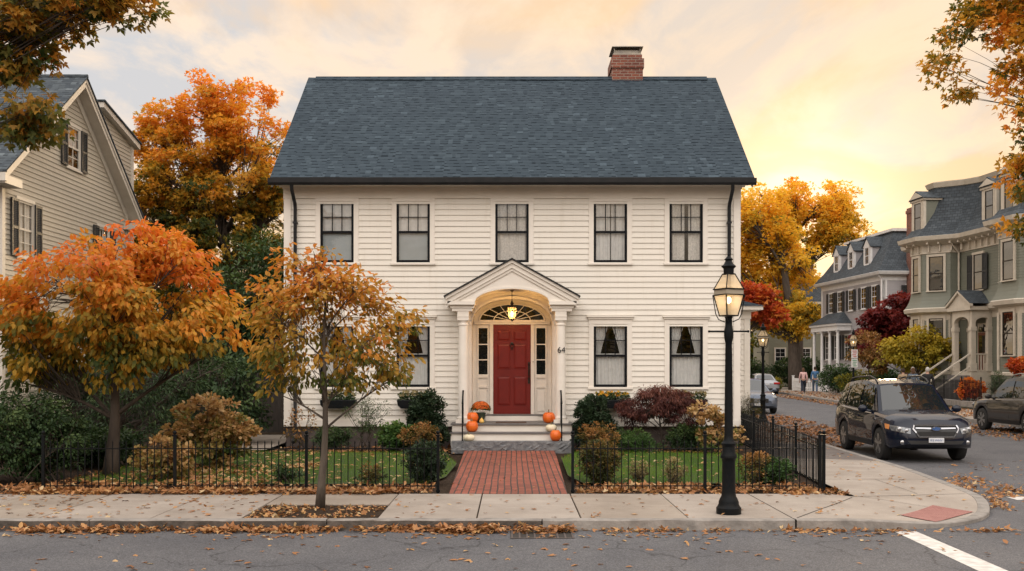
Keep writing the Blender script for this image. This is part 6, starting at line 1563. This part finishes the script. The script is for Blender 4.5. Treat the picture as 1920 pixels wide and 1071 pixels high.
shrub('barberry_shrub', 'low bronze and olive shrub in front of the left yew', -1.95, 21.9, .45, .35, .66, 'l_bronze', 97, .05, 80, .09, 30, 'ovate', (.15, .9))
shrub('rounded_box_shrub', 'dark rounded shrub just behind the fence left of the brick walk', -1.42, 16.35, .33, .33, .68, 'l_yew', 98, .04, 150, .08, 44, 'ovate', (.1, .7))
shrub('yew_shrub', 'dark conical yew right of the porch steps', 1.85, 22.75, .43, .4, 1.24, 'l_yew', 99, .06, 260, .11, 56, 'ovate', (.15, .6), ells=[(1.85, 22.75, .42, .50, .42, .42), (1.83, 22.75, .82, .40, .36, .44)])
shrub('barberry_shrub', 'bronze tipped shrub in front of the right yew', 1.87, 21.9, .45, .35, .66, 'l_bronze', 100, .05, 80, .09, 30, 'ovate', (.2, .95))
shrub('azalea_shrub', 'bright green feathery mound left of the dark red maple', 2.62, 22.2, .48, .36, .50, 'l_mid', 101, .07, 100, .09, 34, 'narrow', (.2, .7))
shrub('rounded_box_shrub', 'olive and bronze rounded shrub behind the fence right of the brick walk', 1.42, 16.35, .33, .33, .70, 'l_bronze', 102, .04, 150, .08, 40, 'ovate', (-.05, .5))
shrub('boxwood_shrub', 'dark green shrub right of the dark red maple trunk', 3.9, 22.5, .5, .4, .62, 'l_green', 103, .055, 110, .10, 34, 'ovate', (.2, .8))
shrub('hydrangea_shrub', 'tall bronze hydrangea at the right corner of the house behind the lamp post', 4.45, 21.8, .58, .42, 1.05, 'l_hyd', 104, .07, 80, .10, 30, 'round', (.0, .95), ells=[(4.45, 21.8, .42, .55, .4, .38), (4.25, 21.8, .85, .42, .3, .22)])
shrub('hosta_plant', 'small blue green clump under the dark red maple', 3.0, 21.95, .34, .22, .24, 'l_mid', 105, .09, 30, .08, 14, 'narrow', (-.1, .4))
shrub('pachysandra_shrub', 'low dark leafy clump behind the trunk of the spreading orange tree', -7.9, 19.2, 1.0, .7, .75, 'l_green', 150, .07, 200, .14, 40, 'ovate', (.1, .6))
for i, (x, y, h, r) in enumerate(((2.05, 16.4, .42, .17), (2.62, 16.3, .42, .18))): shrub('aster_plant', ['small pale seed headed plant beside the rounded shrub behind the right fence', 'small pale yellow plant midway along the right fence'][i], x, y, r, r, h, 'l_pale', 106+i, .035, 34, .07, 26, 'ovate', (-.2, .9))
shrub('rose_shrub', 'green shrub with pale brown seed heads left inside the fence corner', 3.92, 16.3, .24, .25, .52, 'l_bronze', 108, .04, 60, .08, 30, 'ovate', (-.1, .9))
shrub('rose_shrub', 'small green shrub with white blossoms at the fence corner', 4.28, 16.2, .24, .25, .42, 'l_mid', 109, .04, 70, .08, 30, 'ovate', (-.2, .4))
shrub('juniper_shrub', 'narrow olive evergreen beyond the corner of the house', 6.05, 26.0, .34, .4, 1.15, 'l_bronze', 110, .05, 110, .11, 40, 'narrow', (-.15, .35))
shrub('juniper_shrub', 'low green plant inside the lawn edge left of the street tree', -3.65, 16.4, .3, .25, .3, 'l_green', 111, .045, 40, .07, 24)
shrub('aster_plant', 'small plant in the leaf litter left of the rounded box', -2.3, 16.35, .26, .2, .32, 'l_bronze', 112, .04, 30, .07, 22, 'ovate', (-.1, .6))
# weeping red-leaved japanese maple
tree('weeping_maple', 'low weeping dark red maple in front of the right ground floor windows', 'tree',
     [(3.32, 22.7, 1.02, .98, .6, .40), (2.7, 22.7, .82, .42, .4, .30), (3.95, 22.7, .80, .45, .4, .30), (3.35, 22.6, 1.2, .62, .45, .26)], (3.40, 22.85, 0), (3.32, 22.8, .75), .045, 230, .13, 60, .085, 'l_jap', 120, 'narrow', 10, .4, th(.5, 1.4, .15, .8, .2, .2), droop=1.1, flat=.6, bark='darkbark', shell=.5)
# across the street
shrub('mum_shrub', 'wide burnt orange mum mound behind the iron fence across the street', 19.95+.55, 45.2, .58, .5, 1.0, 'l_red', 130, .09, 90, .14, 34, 'round', (.4, 1.1), z0=.3)
shrub('conifer_shrub', 'small dark conifer right of the orange mums across the street', 21.4, 44.6, .40, .4, 1.35, 'l_green', 131, .07, 110, .13, 34, 'narrow', z0=.3)
tree('topiary_plant', 'orange flowered ball on a slim stem before the right bay', 'plant', [(21.75, 43.4, 1.88, .50, .45, .36)], (21.75, 43.4, .1), (21.75, 43.4, 1.6), .035, 60, .13, 34, .09, 'l_red', 132, 'round', 6, .8, th(1.5, 2.2, .5, .8, .2, .15), bark='bark')
shrub('garden_shrub', 'rounded dark green shrub by the porch columns of the grey house', 20.6, 64.5, 1.2, .9, 1.9, 'l_green', 133, .13, 130, .28, 34, z0=.1)
shrub('garden_shrub', 'yellow green shrub behind the iron fence near the picket fence', 20.9, 61.0, 1.4, .8, 1.5, 'l_ygreen', 134, .12, 120, .25, 30, 'ovate', (-.25, .35), z0=.1)
shrub('garden_shrub', 'tall green shrub behind the parking signs', 19.95+.9, 56.5, .9, .8, 1.6, 'l_mid', 135, .12, 110, .24, 30, 'ovate', (-.2, .3), z0=.1)
shrub('garden_hedge', 'dark hedge behind the walking couple and the thick trunk', 23.5, 82.5, 2.6, 1.0, 2.6, 'l_green', 136, .2, 200, .4, 30, 'ovate', z0=.05)
shrub('garden_hedge', 'dark hedge left of the thick trunk beyond the silver sedan', 19.9, 88, 2.4, 1.0, 2.6, 'l_green', 137, .2, 200, .4, 30, 'ovate', z0=-.1)
shrub('garden_shrub', 'small olive shrub at the left end of the picket fence', 19.3, 74.5, .6, .6, 1.0, 'l_ygreen', 138, .1, 50, .2, 30, 'ovate', (-.2, .3), z0=0)
tree('tree_line', 'mass of green and gold trees closing the end of the street', 'tree line', [(29, 120, 4, 9, 4, 6), (48, 118, 5, 14, 4, 6)], (30, 120, -.15), (30, 120, 5), .3, 600, 1.5, 26, .55, 'l_maple', 139, 'ovate', 10, .3, th(0, 14, .05, .45, .12, .1), bark='darkbark', twig=False)['kind'] = 'stuff'
tree('added_backyard_trees', 'orange and green trees added behind the main house to darken car reflections', 'tree line', [(-26, 50, 3.4, 9, 3, 4), (-12, 50, 3.0, 8, 3, 3.2), (0, 50, 3.6, 7, 3, 4.2)], (-8, 50, -.02), (-8, 50, 3), .25, 420, 1.1, 30, .35, 'l_maple', 141, 'ovate', 10, .3, th(0, 9, .0, .45, .12, .1), bark='darkbark', twig=False)['kind'] = 'stuff'  # mostly hidden tree mass, added so the car flank reflects dark foliage
tree('unseen_opposite_trees', 'unseen orange and green trees added across the street to darken reflections', 'tree line', [(-16, -24, 3.5, 9, 3, 3.6), (0, -26, 3.2, 9, 3, 3.2), (15, -24, 3.6, 8, 3, 3.8), (30, -20, 3.5, 9, 3, 4)], (0, -26, -.2), (0, -26, 4), .3, 700, 1.3, 26, .5, 'l_maple', 140, 'ovate', 10, .3, th(0, 11, .1, .8, .12, .1), bark='darkbark', twig=False)['kind'] = 'stuff'  # out of view behind the camera, added to keep low sky out of reflections
# window boxes
for i, (u, lab) in enumerate(((-4.02, 'black window box with trailing greens under the leftmost ground floor window'), (-2.24, 'black window box under the ground floor window left of the porch'), (2.33, 'black window box with orange and yellow flowers right of the porch'), (4.10, 'black window box with pale yellow flowers under the rightmost ground floor window'))):
    wb = thing('window_box', lab, 'window box', (u, HY-.22, 1.10), 0, 'window boxes under the ground floor windows')
    mb = MB(); pr = [(-.42, 0), (-.40, -.12), (-.33, -.20), (.33, -.20), (.40, -.12), (.42, 0)]
    mb.prism([(x, -.12, z) for x, z in pr], (0, .26, 0)); mb.build('box', 'iron', wb, bevel=.02)
    rng = np.random.default_rng(200+i); n = 420; pos = np.stack([rng.uniform(-.38, .38, n), rng.uniform(-.12, .1, n), rng.random(n)*.16-.01], 1); d = unit(rng, n); d[:, 2] = abs(d[:, 2])
    leaf_mesh('foliage', pos, d, unit(rng, n), np.full(n, .06), rng.random(n), 'l_green', 'ovate', wb)
    n = 40; pos = np.stack([rng.uniform(-.38, .38, n), rng.uniform(-.14, 0, n), .10+rng.random(n)*.10], 1); P4 = np.repeat(pos, 5, 0); a = np.tile(np.arange(5)*2*PI/5, n)
    leaf_mesh('flower', P4, np.stack([np.cos(a), -.3+0*a, np.sin(a)], 1), np.tile([0, -1., .2], (5*n, 1)), np.full(5*n, .04), np.repeat(rng.random(n), 5), ['l_pale', 'l_pale', 'l_yellow', 'l_pale'][i], 'ovate', wb)

# ------------------------------------------------------------------ grass and fallen leaves
def inpoly(P, poly):
    x, y = P[:, 0], P[:, 1]; r = np.zeros(len(P), bool); n = len(poly)
    for i in range(n):
        (x1, y1), (x2, y2) = poly[i], poly[(i+1) % n]
        c = ((y1 > y) != (y2 > y)) & (x < (x2-x1)*(y-y1)/(y2-y1+1e-12)+x1); r ^= c
    return r
rng = np.random.default_rng(5)
def scatter(poly, n):
    a = np.array(poly); lo_, hi_ = a.min(0), a.max(0); P = rng.uniform(lo_, hi_, (int(n*2.2), 2)); return P[inpoly(P, poly)][:n]
P = np.concatenate([scatter(LL, 62000), scatter(LR, 48000)]); n = len(P)
pos = np.column_stack([P, np.full(n, .008)]); ax = unit(rng, n)*.45; ax[:, 2] = 1
fld = np.sin(P[:, 0]*1.7+P[:, 1]*.6)+np.sin(P[:, 1]*2.3-P[:, 0]*.9)
g_ = leaf_mesh('grass', pos, ax, unit(rng, n)*1.0, .035+.035*rng.random(n), .42+.12*fld+.18*rng.normal(size=n), 'l_grass', 'blade'); tag(g_, 'short green lawn grass either side of the brick walk', 'grass', kind='stuff')
def wide(k): V_ = g_.data
LV = []
def drop(poly, n, z=0., size=.075, pile=0., t=.5, ts=.25, zf=None):
    P = scatter(poly, int(n*1.7)); f = np.sin(P[:, 0]*2.7+P[:, 1]*1.3)+np.sin(P[:, 0]*6.1-P[:, 1]*3.7)+np.sin(P[:, 0]*13.3+P[:, 1]*9.1)*.7; P = P[np.argsort(-f+rng.normal(size=len(P))*1.3)[:min(n, len(P))]]; n = len(P); zz = np.full(n, z)+rng.random(n)*pile+.008
    if zf: zz += np.array([zf(x, y) for x, y in P])
    LV.append((np.column_stack([P, zz]), size*(.45+.75*rng.random(n)), t+ts*rng.normal(size=n), np.full(n, .25+.9*(pile > 0)+.15)))
R4 = lambda x0, x1, y0, y1: [(x0, y0), (x1, y0), (x1, y1), (x0, y1)]
drop(R4(-9, -2.2, 12.22, 12.46), 1700, -.13, .078, .045); drop(R4(-2.2, -.6, 12.28, 12.46), 260, -.13, .08, .05); drop(R4(-.9, .75, 12.2, 12.46), 520, -.13, .08, .07); drop(R4(.7, 6.2, 12.3, 12.46), 330, -.13, .07, .02)
drop(R4(-9, 5.0, 11.9, 12.3), 260, -.13, .08); drop(R4(-10, 14, 8.5, 12.2), 520, -.13, .085)
drop(R4(-10, -1.9, 14.88, 15.2), 1900, 0, .085, .05); drop(R4(-6.5, -1.2, 15.1, 15.9), 1900, -.02, .085, .04); drop(R4(-7.4, -5.3, 16, 19.5), 700, .0, .08, .02, .5); drop(R4(-10, -6, 15.1, 16.2), 900, -.02, .09, .04); drop(R4(-6.6, -3.6, 15.8, 19), 1150, .03, .085, .02, .62)
drop(R4(-3.6, -1.2, 15.9, 21.5), 200, .05, .08, 0, .7); drop(R4(-7, -3.6, 18.5, 22), 420, .05, .08, 0, .65)
drop(R4(1.0, 4.6, 15.05, 16.1), 1500, -.02, .085, .045); drop(R4(3.8, 5.0, 14.85, 15.6), 240, -.02, .08, .02); drop(R4(1.1, 4.6, 16.1, 21.5), 200, .05, .07, 0, .7)
drop(R4(-5.3, -1.4, 22.0, 23.6), 700, -.02, .08, .02, .4); drop(R4(1.4, 5.2, 21.9, 23.6), 600, -.02, .08, .02, .4)
drop(R4(-3.35, -1.7, 12.62, 13.85), 420, -.02, .06, .01, .6); drop(R4(-10, -3.4, 12.6, 15), 330, 0, .08); drop(R4(-1.7, 4.6, 12.6, 15), 110, 0, .07); drop(R4(-1.0, .9, 15, 22.3), 60, .01, .055)
drop([(4.6, 12.8), (6.4, 13.8), (7.2, 19.5), (7.4, 24), (5.9, 24), (5.2, 17)], 150, 0, .07, 0, .5, .25, zc)
drop([(7.75, 24.5), (8.6, 33.5), (10.4, 33.5), (10.3, 28), (8.1, 24.4)], 2600, -.13, .085, .02, .25, .2); drop([(8.7, 34), (10.6, 34), (11, 41), (8.9, 41)], 1200, -.13, .1, .02, .25, .2); drop([(5.9, 24.6), (7.5, 24.6), (8.4, 34), (6.5, 34)], 900, 0, .09, .02, .3, .2)
drop([(7.3, 17.5), (7.2, 15.6), (8.4, 15.4), (8.1, 18.5)], 330, -.13, .075, .03); drop([(7.5, 14.8), (14, 15), (16, 24), (8.5, 20.5)], 650, -.13, .08, .0, .5)
drop([(6.9, 13.6), (7.4, 15.5), (7.1, 15.8), (6.7, 14.4)], 130, -.13, .07, .02)
drop([(16, 26), (16.4, 33), (16, 37), (13.2, 36), (13.5, 27)], 1800, -.13, .095, .02, .35); drop([(16.4, 37), (19.5, 40), (19.8, 50), (17.3, 50)], 1500, 0, .1, .01, .35, .2); drop([(15.3, 38), (16.1, 38), (18.6, 69), (17.2, 69)], 1300, -.13, .11, .03, .35); drop([(17.2, 50), (19.9, 50), (22, 74), (19.2, 74)], 1300, 0, .11, .02, .35)
drop([(20, 44), (23, 44), (23.5, 60), (21.2, 60)], 600, .09, .1, .02, .4)
pos = np.concatenate([a[0] for a in LV]); sz = np.concatenate([a[1] for a in LV]); tv = np.concatenate([a[2] for a in LV]); til = np.concatenate([a[3] for a in LV]); n = len(pos)
ax = unit(rng, n); ax[:, 2] *= .25*til*2; nr = unit(rng, n)*.35*til[:, None]; nr[:, 2] = 1
h_ = n//2; k = rng.random(n) < .6
o = leaf_mesh('fallen_leaves', pos[k], ax[k], nr[k], sz[k], tv[k], 'l_fallen', 'maple'); tag(o, 'fallen brown and gold maple leaves along kerbs, beds, sidewalk and road', 'leaves', kind='stuff')
o = leaf_mesh('leaf_litter', pos[~k], ax[~k], nr[~k], sz[~k]*1.05, tv[~k]+.05, 'l_fallen', 'ovate'); tag(o, 'small oval fallen leaves mixed into the litter on ground and pavement', 'leaves', kind='stuff')

# ------------------------------------------------------------------ sky and sun
SAZ, SEL = math.radians(16), math.radians(8)      # towards the glow right of the roof
sd = (math.sin(SAZ)*math.cos(SEL), math.cos(SAZ)*math.cos(SEL), math.sin(SEL))
w = bpy.data.worlds.new('World'); sc.world = w; w.use_nodes = True; nt = w.node_tree; nt.nodes.clear()
out = nt.nodes.new('ShaderNodeOutputWorld')
sky = nt.nodes.new('ShaderNodeTexSky'); sky.sky_type = 'NISHITA'; sky.sun_disc = False; sky.sun_elevation = SEL; sky.sun_rotation = SAZ; sky.air_density = 1.2; sky.dust_density = 2.0
tc = nt.nodes.new('ShaderNodeTexCoord'); D = tc.outputs['Generated']
def vdot(v):
    n = nt.nodes.new('ShaderNodeVectorMath'); n.operation = 'DOT_PRODUCT'; nt.links.new(D, n.inputs[0]); n.inputs[1].default_value = v; return n.outputs['Value']
sep = nt.nodes.new('ShaderNodeSeparateXYZ'); nt.links.new(D, sep.inputs[0]); z = sep.outputs[2]
# clouds on a flat layer: direction divided by height
zz = mth(nt, 'ADD', mth(nt, 'MAXIMUM', z, 0.0), .16)
comb = nt.nodes.new('ShaderNodeCombineXYZ'); nt.links.new(mth(nt, 'DIVIDE', sep.outputs[0], zz), comb.inputs[0]); nt.links.new(mth(nt, 'MULTIPLY', mth(nt, 'DIVIDE', sep.outputs[1], zz), 1.0), comb.inputs[1])
mp = nt.nodes.new('ShaderNodeMapping'); mp.inputs['Rotation'].default_value = (0, 0, math.radians(-28)); mp.inputs['Scale'].default_value = (1.0, .55, 1); mp.inputs['Location'].default_value = (1.3, .4, 0); nt.links.new(comb.outputs[0], mp.inputs[0])
n1 = noise(nt, mp.outputs[0], 1.9, 7, .55, .6); n2 = noise(nt, mp.outputs[0], 3.4, 7, .6, .4)
cm = ramp(nt, n1, [(.42, (0.,)*3), (.56, (1.,)*3)]); cb2 = ramp(nt, n2, [(.47, (0.,)*3), (.62, (1.,)*3)])
glow = mth(nt, 'POWER', mth(nt, 'MAXIMUM', vdot(sd), 0), 260); glow2 = mth(nt, 'POWER', mth(nt, 'MAXIMUM', vdot(sd), 0), 16)
back = mth(nt, 'MAXIMUM', mth(nt, 'MULTIPLY', sep.outputs[1], -1.0), 0.0)
warm = mix(nt, ramp(nt, z, [(0.05, (0.,)*3), (.42, (1.,)*3)]), (1.05, .74, .43), (1.05, .78, .56))
cool = mix(nt, ramp(nt, z, [(0.03, (0.,)*3), (.20, (1.,)*3)]), (.92, .68, .40), (.745, .74, .755))
base = mix(nt, cm, cool, warm)
base = mix(nt, mth(nt, 'MULTIPLY', cb2, .8), base, (1.2, .96, .74))
base = mix(nt, mth(nt, 'MULTIPLY', glow2, .5), base, (1.16, .80, .45))
up = ramp(nt, z, [(.40, (0.,)*3), (.75, (1.,)*3)]); bk = mth(nt, 'MULTIPLY', back, ramp(nt, z, [(.06, (.0,)*3), (.40, (1.,)*3)]))
base = mix(nt, mth(nt, 'MAXIMUM', up, bk, True), base, (.92, .87, .83))
low = mix(nt, ramp(nt, back, [(.0, (0.,)*3), (.4, (1.,)*3)]), (1., 1., 1.), ramp(nt, z, [(.03, (.35,)*3), (.16, (1.,)*3)]))
bright = mth(nt, 'ADD', mth(nt, 'ADD', .88, mth(nt, 'MULTIPLY', glow, .6)), mth(nt, 'MULTIPLY', bk, 2.1))
bright = mth(nt, 'ADD', bright, mth(nt, 'MULTIPLY', up, .9))
bright = mth(nt, 'MULTIPLY', bright, low)
b1 = nt.nodes.new('ShaderNodeBackground'); nt.links.new(sky.outputs[0], b1.inputs[0]); b1.inputs[1].default_value = .05
b2_ = nt.nodes.new('ShaderNodeBackground'); nt.links.new(base, b2_.inputs[0]); nt.links.new(bright, b2_.inputs[1])
mx = nt.nodes.new('ShaderNodeMixShader'); mx.inputs[0].default_value = .95; nt.links.new(b1.outputs[0], mx.inputs[1]); nt.links.new(b2_.outputs[0], mx.inputs[2]); nt.links.new(mx.outputs[0], out.inputs[0])
sun = bpy.data.lights.new('sun', 'SUN'); sun.energy = 3.0; sun.angle = math.radians(12); sun.color = (1, .72, .42)
so = bpy.data.objects.new('sun', sun); COL.objects.link(so); so.rotation_euler = Vector(sd).to_track_quat('Z', 'Y').to_euler()

sc.view_settings.view_transform = 'Standard'; sc.view_settings.look = 'None'; sc.view_settings.exposure = 0.12; sc.view_settings.gamma = 1
sc.render.engine = 'CYCLES'; sc.cycles.use_denoising = True; sc.cycles.max_bounces = 6; sc.cycles.diffuse_bounces = 3; sc.cycles.glossy_bounces = 3; sc.cycles.transmission_bounces = 4; sc.cycles.transparent_max_bounces = 8
sc.cycles.caustics_reflective = False; sc.cycles.caustics_refractive = False; sc.cycles.sample_clamp_indirect = 4
w.cycles.sampling_method = 'MANUAL'; w.cycles.sample_map_resolution = 512
